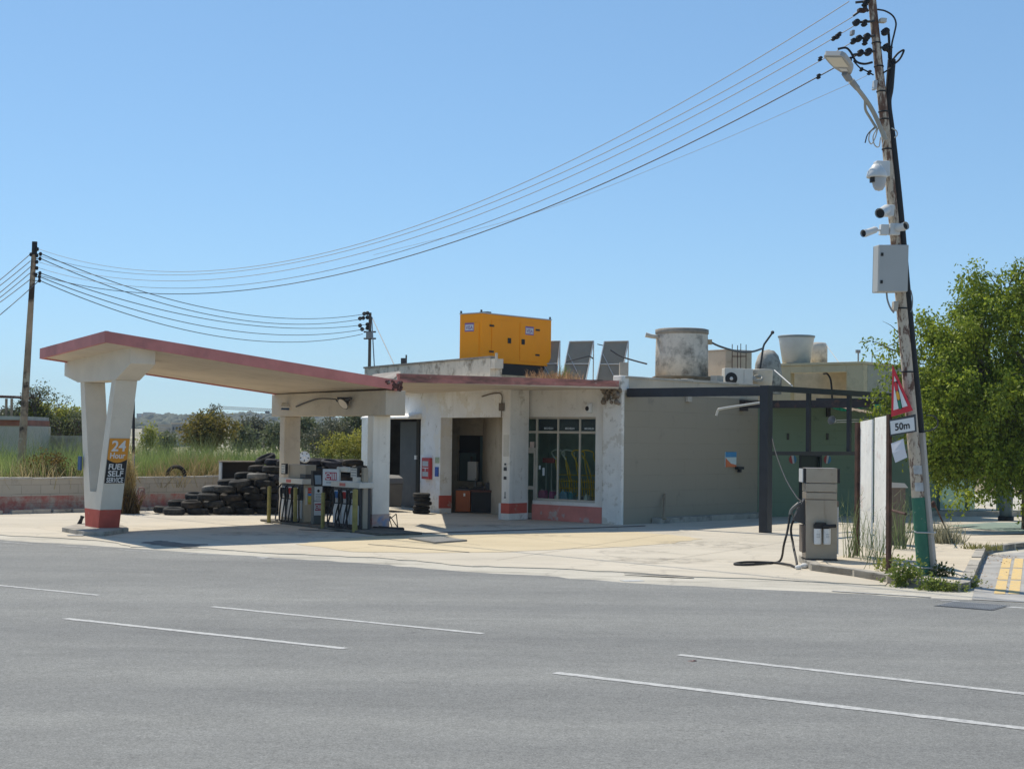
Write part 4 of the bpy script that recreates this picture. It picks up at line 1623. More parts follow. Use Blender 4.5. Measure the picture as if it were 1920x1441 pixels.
mb.build('notice_marks', M_BLACK, n1)
mb = MB()
mb.box(FT, .01, .21, -.008, -.001, .26, .585)
n2 = mb.build('lower_notice', M_PWHITE, tm)
mb = MB()
mb.box(FT, .03, .19, -.011, -.0085, .37, .53)
bg_ = mb.build('badge', M_LOGO, n2)
mb = MB()
logo(mb, Fr(FT(.11, -.0115, .45), FT.ex, FT.ey), .15, .13)
mb.add(*text('enemed', Fr(FT(.11, -.009, .31), FT.ex, FT.ey), .025, .13, .002))
mb.build('badge_lettering', M_PWHITE, n2)
# loose air hose on the ground right of the front column
mb = MB()
c_ = G(738, 994)
mb.tube(bez([c_ + V((-.45, 0, .05)), c_ + V((-.1, -.1, .03)), c_ + V((.2, .05, .03)), c_ + V((-.1, .2, .03)), c_ + V((-.35, .15, .05))], 8), .04, 8)
tag(mb.build('air_hose', M_BLACK), 'black hose coiled flat on the ground by the front canopy column', 'hose')
mb = MB()
p = G(731, 990)
for a, b in (((-.05, 0, 0), (.0, 0, .28)), ((0, 0, .28), (.18, 0, .02)), ((.18, 0, .02), (.14, .02, .33)), ((.14, .02, .33), (-.02, 0, .2)), ((-.05, .05, .33), (.05, 0, .02))):
    mb.tube([p + V(a), p + V(b)], .012, 6)
tag(mb.build('wire_stand', M_BLACK), 'bent black wire stand leaning by the foot of the front canopy column', 'stand')

# ------------------------------------------------------------------ things by the garage
dc = G(737, 957)
fd_ = Fr((dc.x, dc.y, 0), FB.ex * -1, FB.ey)
dm = thing('wheeled_bin', dc, 'dark grey wheeled bin beside the steel folding door', 'bin')
mb = MB()
mb.prism([fd_(-.42, -.5, .12), fd_(.30, -.5, .12), fd_(.42, -.5, .78), fd_(-.42, -.5, .78)], fd_.ey * .6)
mb.build('tub', mat('dark_grey_plastic', (.13, .125, .12), .55, var=.15), dm, bev=.03)
mb = MB()
mb.prism([fd_(-.45, -.52, .78), fd_(.45, -.52, .78), fd_(.36, -.52, .93), fd_(.1, -.52, 1.0), fd_(-.45, -.52, 1.0)], fd_.ey * .64)
mb.build('lid', mat('grey_bin_lid', (.19, .185, .175), .6, var=.15), dm, bev=.02)
for x_ in (-.3, .2):
    mb = MB()
    mb.cyl(fd_(x_, -.48, .07), fd_(x_, -.40, .07), .07, n=14)
    mb.build('wheel', M_BLACK, dm)
mb = MB()
mb.box(fd_, .0, .09, -.53, -.501, .38, .48)
mb.build('sticker', M_PBAND, dm)
hx0, hz0 = FB.hit(796, 897)
hx1, hz1 = FB.hit(811, 858)
hc = thing('hose_cabinet', FB((hx0 + hx1) / 2, -.1, hz0), 'red fire hose cabinet on the white pier between the garage openings', 'cabinet')
mb = MB()
mb.box(FB, hx1, hx0, -.10, -.002, hz0, hz1)
mb.build('case', mat('cabinet_red', (.50, .05, .055), .5, var=.12), hc, bev=.015)
mb = MB()
for za, zb in ((.12, .34), (.60, .84)):
    z_ = lambda t: hz0 + (hz1 - hz0) * t
    mb.box(FB, hx1 + .06, hx0 - .07, -.106, -.101, z_(za), z_(zb))
mb.build('windows', M_LGREY, hc)
mb = MB()
mb.box(FB, hx1 + .06, hx0 - .07, -.106, -.101, z_(.5), z_(.54))
mb.box(FB, (hx0 + hx1) / 2 - .02, (hx0 + hx1) / 2 + .02, -.106, -.101, z_(.36), z_(.5))
mb.build('marking', M_WPL, hc)
bx_, bz_ = FB.hit(820, 884)
mb = MB()
mb.box(FB, bx_ - .09, bx_ + .10, -.03, -.002, bz_ - .13, bz_ + .13)
tag(mb.build('blue_sign', mat('plain_blue_sign', (.03, .09, .35), .5)), 'small plain blue sign right of the red hose cabinet', 'sign')
mb = MB()
mb.box(FB, bx_ - .12, bx_ + .12, -.02, -.002, bz_ + .24, bz_ + .40)
tag(mb.build('green_notice', mat('faded_green_notice', (.42, .46, .3), .8, var=.3, vscale=12)), 'faded pale green notice above the small blue sign', 'notice')
# camera above the shop window
cx_, cz_ = FA.hit(1108, 765)
cm = thing('wall_camera', FA(cx_, -.1, cz_), 'small white camera on the wall above the shop window', 'camera')
mb = MB()
mb.box(FA, cx_ - .06, cx_ + .05, -.12, -.002, cz_ - .12, cz_ + .12)
mb.build('case', M_WPL, cm, bev=.02)
mb = MB()
mb.disc(Fr(FA(cx_ + .03, -.121, cz_ - .01), UX, None, -VX), .06, 14)
mb.disc(Fr(FA(cx_ + .055, -.06, cz_), VX, None, -UX), .06, 14)
mb.build('lens', M_BLACK, cm)
# workshop: orange tool cabinet and bench with clutter
tb = V((P(871, 900, 42.3).x, 42.3, 0))
ftb = rotfr(tb, -8)
oc = thing('tool_cabinet', tb, 'orange tool cabinet at the left end of the bench inside the garage', 'cabinet')
mb = MB()
mb.box(ftb, -.21, .20, -.2, .25, .03, .62)
mb.build('body', mat('orange_cabinet', (.36, .085, .018), .5, var=.12), oc, bev=.01)
mb = MB()
mb.box(ftb, -.22, .21, -.21, .26, .62, .66)
mb.build('top', M_DARK, oc)
mb = MB()
mb.box(ftb, .01, .06, -.206, -.2, .46, .54)
mb.build('sticker', M_WPL, oc)
bn = thing('work_bench', tb + V((.75, -.1, 0)), 'black work bench covered in tools inside the second garage opening', 'bench')
mb = MB()
mb.box(ftb, .22, 1.75, -.25, .35, .58, .64)
mb.build('top', mat('dark_red_bench', (.10, .03, .02), .6), bn)
mb = MB()
mb.box(ftb, .23, 1.74, -.2, .3, .02, .58)
mb.build('carcass', M_BLACK, bn)
CL = [('black tool box standing at the left of the cluttered bench', (.3, .1, .1), M_BLACK), ('tall black bottle on the cluttered bench', (.05, .05, .32), M_DARK), ('white plastic bottle on the cluttered bench', (.06, .06, .2), M_WPL), ('pale blue tin on the cluttered bench', (.12, .1, .13), M_LGREY), ('dark battery box at the right of the cluttered bench', (.26, .18, .2), M_DARK), ('small black tray on the orange tool cabinet', (.25, .2, .05), M_BLACK)]
for (lb, sz, m_), (x_, y_, z_) in zip(CL, ((.42, -.1, .64), (.34, -.12, .64), (1.08, -.1, .64), (.9, -.12, .64), (.72, .1, .64), (-.02, 0, .66))):
    mb = MB()
    if sz[0] < .08:
        mb.tube([ftb(x_, y_, z_), ftb(x_, y_, z_ + sz[2] * .7), ftb(x_, y_, z_ + sz[2] * .82), ftb(x_, y_, z_ + sz[2])], [sz[0] / 2, sz[0] / 2, sz[0] * .2, sz[0] * .2], 12)
        nm = 'bottle'
    else:
        mb.box(ftb, x_ - sz[0] / 2, x_ + sz[0] / 2, y_ - sz[1] / 2, y_ + sz[1] / 2, z_, z_ + sz[2] * .8)
        mb.box(ftb, x_ - sz[0] / 2 + .01, x_ + sz[0] / 2 - .01, y_ - sz[1] / 2 + .01, y_ + sz[1] / 2 - .01, z_ + sz[2] * .8, z_ + sz[2])
        mb.tube([ftb(x_ - sz[0] * .3, y_, z_ + sz[2]), ftb(x_ - sz[0] * .25, y_, z_ + sz[2] + .03), ftb(x_ + sz[0] * .25, y_, z_ + sz[2] + .03), ftb(x_ + sz[0] * .3, y_, z_ + sz[2])], .008, 6)
        nm = 'tool_box' if 'box' in lb else ('tray' if 'tray' in lb else 'tin')
    tag(mb.build(nm, m_), lb, nm.replace('_', ' '), 'clutter on the garage bench')
wb = thing('water_heater', fi((fi.hit(889, 880)[0]), -.15, 1.0), 'white box shaped water heater on the back wall of the garage', 'water heater')
xa_, za_ = fi.hit(881, 900)
xb_, zb_ = fi.hit(898, 865)
mb = MB()
mb.box(fi, xa_, xb_, -.2, -.02, za_, zb_)
mb.build('case', M_WPL, wb, bev=.02)
mb = MB()
mb.cyl(fi(xa_ + .08, -.1, zb_), fi(xa_ + .08, -.1, zb_ + .15), .03, n=10)
mb.build('flue', M_DARK, wb)
mb = MB()
mb.cyl(fi(xb_ - .05, -.1, za_ - .2), fi(xb_ - .05, -.1, za_), .015, n=8)
mb.build('water_pipe', M_DARK, wb)
mb = MB()
q = FP(-.12, .1, .0)
mb.box(FP, -.13, -.02, .05, .2, .004, .42)
tag(mb.build('white_board', M_PWHITE, bev=.004), 'white board leaning at the left foot of the pillar between shop and garage', 'board')

# ------------------------------------------------------------------ goods behind the shop window
def jerry(x, y, w_, h_, m_, lb):
    o = thing('canister', FA(x, y, zsill), lb, 'canister', 'bottles and canisters behind the shop window')
    f_ = FA.sub(x, y, zsill - .05)
    mb = MB()
    mb.prism([f_(-w_ / 2, -.07, 0), f_(w_ / 2, -.07, 0), f_(w_ / 2, -.07, h_ * .75), f_(w_ * .3, -.07, h_), f_(-w_ * .36, -.07, h_), f_(-w_ / 2, -.07, h_ * .8)], f_.ey * .14)
    mb.build('body', m_, o, bev=.02)
    mb = MB()
    mb.cyl(f_(w_ * .22, 0, h_ * .96), f_(w_ * .22, 0, h_ * 1.1), .025, n=10)
    mb.build('cap', M_WPL, o)


mb = MB()
mb.box(FA, hw, hd, .28, .95, zsill - .12, zsill - .05)
tag(mb.build('display_shelf', M_WOOD), 'low wooden display shelf behind the shop window', 'shelf')
PINKC = mat('pink_liquid', (.70, .16, .34), .35)
BLUC = mat('blue_liquid', (.16, .36, .55), .35)
TEALC = mat('teal_liquid', (.03, .25, .33), .35)
for px, w_, h_, m_, lb in ((1018, .22, .30, PINKC, 'larger pink canister at the left of the shop window'), (1036, .12, .28, PINKC, 'narrow pink canister beside the first window post'), (1045, .09, .18, M_WPL, 'small white bottle right of the first window post'), (1059, .24, .29, BLUC, 'pale blue canister in the middle of the shop window'), (1072, .16, .27, TEALC, 'teal canister right of the pale blue canister'), (1088, .09, .20, M_MGREY, 'grey bottle right of the second window post'), (1101, .11, .22, M_WPL, 'white labelled bottle at the right of the shop window')):
    jerry(FA.hit(px, 930, .5)[0], .5, w_, h_, m_, lb)
YEL = mat('yellow_steel', (.92, .56, .04), .45)
def trolley(x, y, lb, k=1):
    o = thing('hand_trolley', FA(x, y, .0), lb, 'hand trolley', 'yellow trolleys inside the shop')
    f_ = FA.sub(x, y, 0)
    mb = MB()
    for s in (-1, 1):
        mb.tube(bez([f_(.2 * s, .25, .3), f_(.2 * s, .2, .9), f_(.2 * s, .05, 1.35), f_(.14 * s, -.05, 1.62)], 5), .018, 8)
    for z_ in (.45, .62, .8, .98, 1.15):
        mb.tube([f_(-.2, .22 - z_ * .1, z_), f_(.2, .22 - z_ * .1, z_)], .014, 6)
    for i in range(5):
        mb.tube([f_(-.16 + i * .08, .2, .4), f_(-.16 + i * .08, .12, 1.05)], .012, 6)
    mb.build('frame', YEL, o)
    mb = MB()
    mb.tube(bez([f_(-.14, -.05, 1.62), f_(-.2, -.15, 1.75), f_(0, -.22, 1.8), f_(.2, -.15, 1.72), f_(.14, -.05, 1.55)], 5), .018, 8)
    mb.build('handle', M_WPL if k else YEL, o)
    mb = MB()
    for s in (-1, 1):
        mb.lathe(Fr(f_(.24 * s, .28, .2), f_.ey, f_.ez, f_.ex), [(.06, -.03), (.12, -.03), (.12, .03), (.06, .03)], 16, 0, True, True)
    mb.build('wheels', M_BLACK, o)
for px, k, lb in ((1052, 1, 'yellow hand trolley with white handle behind the middle window pane'), (1071, 1, 'yellow hand trolley with white handle beside the second window post'), (1090, 0, 'yellow hand trolley with yellow handle behind the right window pane'), (1107, 0, 'yellow hand trolley with yellow handle at the right end of the window')):
    trolley(FA.hit(px, 880, .8)[0], .8, lb, k)
for px, lb in ((1024, 'white handled broom with red head standing behind the left pane'), (1034, 'white handled broom beside the first window post, right of the other broom')):
    x_ = FA.hit(px, 880, .8)[0]
    o = thing('broom', FA(x_, .8, .4), lb, 'broom', 'brooms in the shop window')
    mb = MB()
    mb.cyl(FA(x_, .8, .42), FA(x_, .8, 1.45), .013, n=8)
    mb.build('handle', M_WPL, o)
    mb = MB()
    mb.box(FA, x_ - .09, x_ + .09, .76, .84, 1.45, 1.58)
    mb.build('head', mat('red_bristles', (.45, .06, .05), .8), o)
# ------------------------------------------------------------------ on the roof
RZ = 3.51
M_GEN = mat('generator_yellow', (.98, .34, .006), .5, var=.06, vscale=1.2, spec=.25, stains=[((.5, .25, .06), 3, .66, .85, (1, 1, 1))])
gc = P(902, 678, 41.6)
gf = Fr((gc.x, gc.y, 0), VX, -UX)        # x along the long face, y inwards (left)
gz0, gz1 = P(902, 678, 41.6).z, P(902, 587, 41.6).z
gl = 3.02
gwid = .82
gen = thing('generator', gf(gl / 2, gwid / 2, gz0 - .3), 'yellow generator in a steel canopy on the station roof', 'generator')
mb = MB()
mb.box(gf, 0, gl, 0, gwid, gz0, gz1)
body = mb.build('body', M_GEN, gen, bev=.015)
mb = MB()
mb.box(gf, -.01, gl + .01, -.012, gwid + .012, gz1 + .001, gz1 + .03)
mb.build('top_rail', M_LGREY, body)
for x_, y_ in ((.02, .03), (.02, gwid - .03), (gl - .03, .03), (gl - .03, gwid - .03)):
    mb = MB()
    mb.box(gf, x_ - .03, x_ + .03, y_ - .01, y_ + .01, gz1 + .03, gz1 + .1)
    mb.build('lifting_lug', M_DARK, body)
mb = MB()
mb.box(gf, .45, .62, .2, .5, gz1 + .03, gz1 + .09)
mb.build('exhaust_cap', M_DARK, body)
mb = MB()
mb.box(gf, .02, gl - .02, .03, gwid - .03, RZ + .08, gz0 - .002)
mb.build('base_tank', M_BLACK, gen)
def genx(px, py):
    return gf.hit(px, py)
for a, b in ((921, 960), (974, 1008)):
    mb = MB()
    (xa, za), (xb, zb) = genx(a, 671), genx(b, 594)
    zb = gz1 - .14
    za = gz0 + .1
    mb.box(gf, xa, xb, -.014, -.002, za, zb)
    dr_ = mb.build('door', M_GEN, gen, bev=.006)
    mb = MB()
    hx_ = xb - .12 if a == 921 else xa + .13
    mb.box(gf, hx_ - .07, hx_ + .07, -.03, -.0145, (za + zb) / 2 - .08, (za + zb) / 2 + .07)
    mb.build('handle', M_BLACK, dr_, bev=.01)
    hg = xa if a == 921 else xb
    for z_ in (za + .2, zb - .18):
        mb = MB()
        mb.box(gf, hg - .10, hg + .08, -.026, -.0145, z_ - .025, z_ + .025)
        mb.build('hinge', M_BLACK, dr_)
ge = Fr(gf(0, gwid, 0), UX, VX)          # short end
mb = MB()
mb.box(ge, .04, gwid - .08, -.016, -.002, gz0 + .06, gz1 - .25)
mb.build('end_door', M_GEN, gen, bev=.006)
M_VIS = mat('violet_label', (.22, .12, .32), .5)
def visa(fr_, w_, h_):
    mb = MB()
    mb.box(fr_, -w_ / 2, w_ / 2, -.006, 0, -h_ / 2, h_ / 2)
    pl = mb.build('label_plate', M_PWHITE, gen)
    mb = MB()
    t = .05 * w_
    mb.box(fr_, -w_ / 2, w_ / 2, -.009, -.0062, h_ / 2 - h_ * .2, h_ / 2)
    mb.box(fr_, -w_ / 2, w_ / 2, -.009, -.0062, -h_ / 2, -h_ / 2 + h_ * .14)
    mb.box(fr_, -w_ / 2, -w_ / 2 + t, -.009, -.0062, -h_ / 2 + h_ * .14, h_ / 2 - h_ * .2)
    mb.box(fr_, w_ / 2 - t, w_ / 2, -.009, -.0062, -h_ / 2 + h_ * .14, h_ / 2 - h_ * .2)
    mb.add(*text('VISA', Fr(fr_(0, -.0065, -h_ * .24), fr_.ex, fr_.ey), h_ * .42, w_ * .78, .02))
    mb.build('label_border', M_VIS, pl)
lx_, lz_ = genx(992, 620)
visa(Fr(gf(lx_, -.015, lz_), VX, -UX), .36, .24)
visa(Fr(ge(gwid * .47, -.017, P(883, 610, 41.2).z), UX, VX), .34, .24)
mb = MB()
mb.box(gf, -.1, gl + .3, -.05, gwid + .1, RZ + .001, RZ + .08)
pw = gf
tag(mb.build('generator_plinth', M_CONC), 'low concrete plinth under the yellow generator', 'plinth')
# kerb of concrete between parapet and slab under the generator
mb = MB()
a_, b_ = P(918, 700, 40.2), P(1015, 705, 41.8)
mb.prism([V((a_.x, a_.y, RZ)), V((b_.x, b_.y, RZ)), V((b_.x - .1, b_.y + .2, RZ)), V((a_.x - .1, a_.y + .2, RZ))], (0, 0, .27))
tag(mb.build('roof_upstand', plaster('mossy_plaster', (.42, .38, .28), (.18, .17, .11), (.45, .65))), 'stained concrete upstand at the roof edge below the generator', 'wall')
# dry weeds on the slab
def weeds(name, pts, n, h, mname, c1, c2, label, cat, spread=.5, seed=1, wd=.012, kind=None, group=None, lean=.45):
    rr = random.Random(seed)
    mb = MB()
    for i in range(n):
        b = V(rr.choice(pts)) + V((rr.gauss(0, spread), rr.gauss(0, spread), 0))
        hh = h * rr.uniform(.35, 1.1)
        d = V((rr.gauss(0, lean), rr.gauss(0, lean), 1)).normalized() * hh
        s = V((rr.gauss(0, 1), rr.gauss(0, 1), 0)).normalized() * wd
        m = b + d * .55 + V((rr.gauss(0, .04), rr.gauss(0, .04), 0)) * hh
        t = rr.random()
        mb.add([b - s, b + s, m + s * .8, m - s * .8], [(0, 1, 2, 3)], 0, False, t)
        mb.add([m - s * .8, m + s * .8, b + d], [(0, 1, 2)], 0, False, t)
        for j in range(2):
            q = b + d * rr.uniform(.4, .95)
            e = V((rr.gauss(0, 1), rr.gauss(0, 1), rr.uniform(.1, .9))).normalized() * hh * .25
            mb.add([q - s * .7, q + s * .7, q + e], [(0, 1, 2)], 0, False, min(1, t + .15))
    m = MATS.get(mname) or leaf_mat(mname, c1, c2, .35)
    o = mb.build(name, m)
    return tag(o, label, cat, group, kind)
wp = [P(px, 708, y) for px, y in ((1000, 40.3), (1015, 40.4), (1030, 40.2), (1045, 40), (1058, 39.8), (1075, 39.4))]
wp = [V((p.x, p.y, 3.5)) for p in wp]
weeds('dry_weed_clump', wp, 560, .42, 'dry_weed', (.28, .15, .075), (.50, .33, .19), 'dry rust brown weeds growing on the roof slab below the generator', 'weeds', .13, 5, .01)
weeds('green_weed', [V((P(1053, 700, 40.6).x, 40.6, RZ))], 60, .6, 'green_weed', (.10, .16, .04), (.25, .3, .08), 'thin green weed on the roof between the generator and solar panels', 'weeds', .08, 6, .01)
# solar panels, seen from behind
M_PANEL = mat('panel_back', (.30, .26, .20), .6, var=.1)
for px, lb in ((1030, 'solar panel partly hidden behind the yellow generator'), (1082, 'middle one of three solar panels on the roof'), (1147, 'solar panel nearest the big round water tank')):
    y = 43.4
    p0 = P(px - 31, 704, y)
    p1 = P(px + 14, 704, y)
    t0, t1 = P(px - 14, 641, y + .75), P(px + 31, 640, y + .75)
    if px == 1030:
        p0, p1, t0, t1 = P(1000, 704, y), P(1042, 704, y), P(1008, 641, y + .75), P(1050, 640, y + .75)
    p0, p1 = V((p0.x, p0.y, RZ + .05)), V((p1.x, p1.y, RZ + .05))
    o = thing('solar_panel', (p0 + p1) / 2 - V((0, 0, .05)), lb, 'solar panel', 'solar panels on the station roof')
    nn = (p1 - p0).cross(t0 - p0).normalized()
    mb = MB()
    mb.prism([p0, p1, t1, t0], nn * -.05)
    mb.build('panel', M_PANEL, o, bev=.008)
    mb = MB()
    for a, b in ((p0, t0), (p1, t1), (t0, t1), (p0, p1), (p0.lerp(t0, .5), p1.lerp(t1, .5))):
        mb.tube([a + nn * .02, b + nn * .02], .02, 6)
    for q, t in ((p0, t0), (p1, t1)):
        f_ = V((q.x + .1, q.y - .55 + .0, RZ))
        mb.tube([t + nn * .03, V((t.x, t.y + .05, RZ))], .018, 6)
        mb.tube([q.lerp(t, .62) + nn * .03, V((q.x - .02, q.y - .35, RZ))], .012, 6)
    mb.tube([p0.lerp(t0, .75) + nn * .04, p1 + nn * .04], .012, 6)
    mb.build('stand', M_LGREY, o)
mb = MB()
mb.tube(bez([P(1112, 672, 43), P(1104, 668, 42.9), P(1085, 672, 42.7), P(1062, 678, 42.6)], 6), .02, 6)
tag(mb.build('roof_pipe', M_DARK), 'bent dark pipe behind the middle solar panel', 'pipe')
mb = MB()
mb.tube(bez([P(1145, 656, 43.2), P(1165, 668, 43), P(1190, 676, 42.8), P(1213, 682, 42.6)], 5), .025, 6)
tag(mb.build('roof_pipe', M_DARK), 'dark sloping pipe reaching right from the panel nearest the round tank', 'pipe')
mb = MB()
mb.tube(bez([P(1120, 645, 44.1), P(1132, 648, 44.1), P(1140, 652, 44.1)], 5), .015, 6)
tag(mb.build('roof_pipe', M_DARK), 'short thin pipe joining the tops of two solar panels', 'pipe')
mb = MB()
p = P(1170, 700, 42.2)
mb.box(WORLD, p.x - .12, p.x + .12, p.y, p.y + .25, RZ, P(1170, 679, 42.2).z)
tag(mb.build('pipe_stand', M_CAP, bev=.01), 'small pale concrete block right of the solar panels', 'block')
ty = P(1208, 704, 41.6)
place_tyre(V((ty.x, ty.y, RZ + .06)), (.08, .05, 0), 0, 'black tyre lying on the roof left of the big water tank', 'single tyres', 1.0)
bt = P(1119, 700, 41.3)
tag(MB().lathe(Fr((bt.x, bt.y, RZ + .05), (1, 0, 0)), [(.001, 0), (.13, 0), (.17, .14), (.16, .14), (.12, .02)], 20).build('black_tub', M_BLACK), 'small black tub on the roof in front of the solar panels', 'tub')
# big round water tank
M_TANK = plaster('tank_concrete', (.70, .64, .55), (.2, .185, .16), (.46, .66), bump=.4)
tk = P(1278, 705, 42.2)
R_ = (P(1328, 660, 42.2).x - P(1228, 660, 42.2).x) / 2
zb_, zt_ = P(1278, 706, 42.2).z, P(1278, 617, 42.2).z
tkf = Fr((tk.x, tk.y, zb_), (1, 0, 0))
tn_ = thing('water_tank', (tk.x, tk.y, zb_), 'large round concrete water tank with dark stains on the roof', 'water tank')
mb = MB()
H_ = zt_ - zb_
mb.lathe(tkf, [(.001, 0), (R_ * .99, 0), (R_ * .985, H_ * .45), (R_ * .97, H_ * .8), (R_ * .96, H_ * .9)], 40)
mb.build('shell', M_TANK, tn_)
mb = MB()
mb.lathe(tkf, [(R_ * .96, H_ * .88), (R_ * 1.0, H_ * .9), (R_ * 1.0, H_ * .985), (R_ * .9, H_), (.001, H_ * 1.03)], 40)
mb.build('lid', mat('tank_lid', (.30, .27, .23), .9, var=.35, vscale=3, bump=.5), tn_)
mb = MB()
q = tkf(-R_ * .9, -.15, H_ * .82)
mb.tube([q, q + V((-.2, -.03, .02)), q + V((-.36, -.03, .06))], [.06, .06, .07], 10)
mb.build('outlet_pipe', M_CAP, tn_)
mb = MB()
q = tkf(R_ * .92, -.1, H_ * .74)
mb.box(Fr(q, (1, 0, 0)), 0, .14, -.05, .06, -.08, .06)
mb.build('valve_box', mat('tan_plastic', (.5, .38, .24), .7), tn_)
mb = MB()
for y_ in (-.5, 0, .45):
    mb.box(Fr((tk.x, tk.y, RZ), (1, 0, 0)), -R_ * 1.0, R_ * 1.15, y_ - .06, y_ + .06, 0.001, zb_ - RZ - .04)
for y_ in (-.62, -.35, -.1, .15, .4):
    mb.box(Fr((tk.x, tk.y, RZ), (1, 0, 0)), -R_ * 1.05, R_ * 1.2, y_, y_ + .18, zb_ - RZ - .039, zb_ - RZ - .002)
tag(mb.build('wooden_pallet', M_WOOD), 'wooden pallet under the large round water tank', 'pallet')
# square tank, rebar, blocks, air conditioners
sq = P(1370, 700, 44.5)
sqf = rotfr((sq.x, sq.y, RZ), 32)
s0 = P(1330, 700, 44.5).x
mb = MB()
hz = P(1370, 659, 44.5).z - RZ
mb.box(sqf, -.55, .45, -.42, .45, 0.02, hz)
stk_ = thing('square_tank', (sq.x, sq.y, RZ), 'square beige water tank behind the air conditioner units', 'water tank')
mb.build('shell', plaster('beige_tank', (.62, .52, .40), (.35, .27, .2), (.55, .75), bump=.2), stk_, bev=.02)
mb = MB()
mb.box(sqf, -.57, .47, -.44, .47, hz, hz + .035)
mb.build('lid', M_CAP, stk_, bev=.01)
rb = thing('rebar_starter', P(1388, 700, 43.6), 'thin rusty reinforcing bars standing up above the air conditioners', 'rebar')
for px, py in ((1373, 645), (1383, 647), (1389, 644), (1399, 646)):
    p = P(px, py, 43.6)
    mb = MB()
    mb.tube([V((p.x, p.y, RZ - .02)), p], .012, 6)
    mb.build('bar', M_RUST, rb)
mb = MB()
for z_ in (667, 669):
    pa_, pb_ = P(1373, z_, 43.58), P(1399, z_ - .5, 43.58)
    mb.tube([pa_, pb_], .008, 6)
mb.build('stirrup', M_RUST, rb)
for px, w_, h_, lb in ((1289, .28, .24, 'beige block on the roof edge under the round water tank'), (1345, .30, .33, 'beige block on the roof edge between the tank and the air conditioner')):
    p = P(px, 706, 41.0)
    mb = MB()
    mb.box(rotfr((p.x, p.y, RZ), 45), -w_ / 2, w_ / 2, -.1, .12, 0, h_)
    tag(mb.build('concrete_block', M_CAP, bev=.01), lb, 'block', 'blocks on the roof edge')
M_AC = mat('air_conditioner_white', (.72, .69, .62), .5, var=.06)
ac = P(1377, 714, 42.4)
af = rotfr((ac.x, ac.y, RZ), 8)
aw = P(1397, 700, 42.4).x - P(1360, 700, 42.4).x
ah = P(1377, 690, 42.4).z - RZ
acu = thing('air_conditioner', ac, 'white air conditioner unit with black fan on the roof edge', 'air conditioner')
mb = MB()
mb.box(af, -aw / 2, aw / 2, 0, .32, .05, ah)
mb.box(af, -aw / 2 + .05, -aw / 2 + .1, .02, .3, 0, .05)
mb.box(af, aw / 2 - .1, aw / 2 - .05, .02, .3, 0, .05)
cse = mb.build('case', M_AC, acu, bev=.015)
ff = Fr(af(-.09, -.004, ah * .52), af.ex, None, -af.ey)
mb = MB()
mb.lathe(ff, [(.001, .0), (.17, 0), (.175, -.01), (.17, .012), (.001, .01)], 28)
fan = mb.build('fan_grille', M_BLACK, acu)
mb = MB()
mb.lathe(ff, [(.001, .022), (.045, .02), (.05, .01)], 16)
mb.build('hub', M_WPL, fan)
mb = MB()
for i in range(5):
    mb.lathe(ff, [(.06 + .025 * i, .012), (.064 + .025 * i, .016), (.068 + .025 * i, .012)], 24)
mb.build('grille_rings', M_DARK, fan)
mb = MB()
mb.box(Fr(af(aw / 2 + .004, .0, 0), af.ex), 0, .26, .0, .5, .05, ah - .01)
mb.build('side_case', M_AC, acu, bev=.012)
ac2 = P(1429, 716, 42.9)
a2 = rotfr((ac2.x, ac2.y, RZ), -14)
acv = thing('round_tub', ac2, 'white plastic drum with coiled hose beside the air conditioner', 'drum')
mb = MB()
zt2 = P(1429, 693, 42.9).z - RZ
mb.lathe(Fr((ac2.x, ac2.y, RZ), (1, 0, 0)), [(.001, 0), (.25, 0), (.29, zt2 * .5), (.30, zt2 - .03), (.31, zt2), (.26, zt2 + .01), (.001, zt2 + .02)], 26)
mb.build('drum', mat('cream_drum', (.70, .62, .50), .5, var=.1), acv)
mb = MB()
for i in range(4):
    c_ = P(1421, 711 - i * 1.3, 42.5)
    mb.lathe(Fr(c_, (1, 0, 0), None, V((.1, -.5, .85))), [(.13 - .015 * (i % 2), -.012), (.155 - .015 * (i % 2), 0), (.13 - .015 * (i % 2), .012), (.11 - .015 * (i % 2), 0)], 22, 0, True, True)
mb.build('hose_coil', mat('pale_hose', (.5, .47, .4), .6), acv)
# hose line from tank to mast, domed tank, tub, rear tank
mb = MB()
mb.tube(bez([P(1330, 640, 42.3), P(1352, 650, 42.6), P(1385, 659, 43.2), P(1410, 659, 43.8), P(1430, 653, 44.6)], 8), .03, 8)
tag(mb.build('water_hose', mat('dark_grey_hose', (.07, .08, .09), .6)), 'dark hose sagging from the round tank to the slanted pipe', 'hose')
mb = MB()
mb.tube([V((P(1419, 690, 44.6).x, 44.6, RZ)), P(1431, 651, 44.6), P(1433, 645, 44.6), P(1448, 624, 44.6)], .03, 8)
mb.ball(P(1448.5, 623, 44.6), .055, 6)
tag(mb.build('slanted_pipe', M_DARK), 'dark slanted pipe sticking up in front of the domed tank', 'pipe')
dt = P(1440, 700, 46)
dz_ = P(1440, 655, 46).z - RZ
dR = (P(1466, 690, 46).x - P(1415, 690, 46).x) / 2
mb = MB()
mb.lathe(Fr((dt.x, dt.y, RZ), (1, 0, 0)), [(dR, 0), (dR, dz_ * .45), (dR * .93, dz_ * .68), (dR * .75, dz_ * .86), (dR * .45, dz_ * .97), (.001, dz_)], 32)
dtt = thing('domed_tank', (dt.x, dt.y, RZ), 'domed grey water tank with black streaks behind the slanted pipe', 'water tank')
mb.build('shell', plaster('dome_plaster', (.50, .46, .39), (.13, .12, .11), (.45, .62)), dtt)
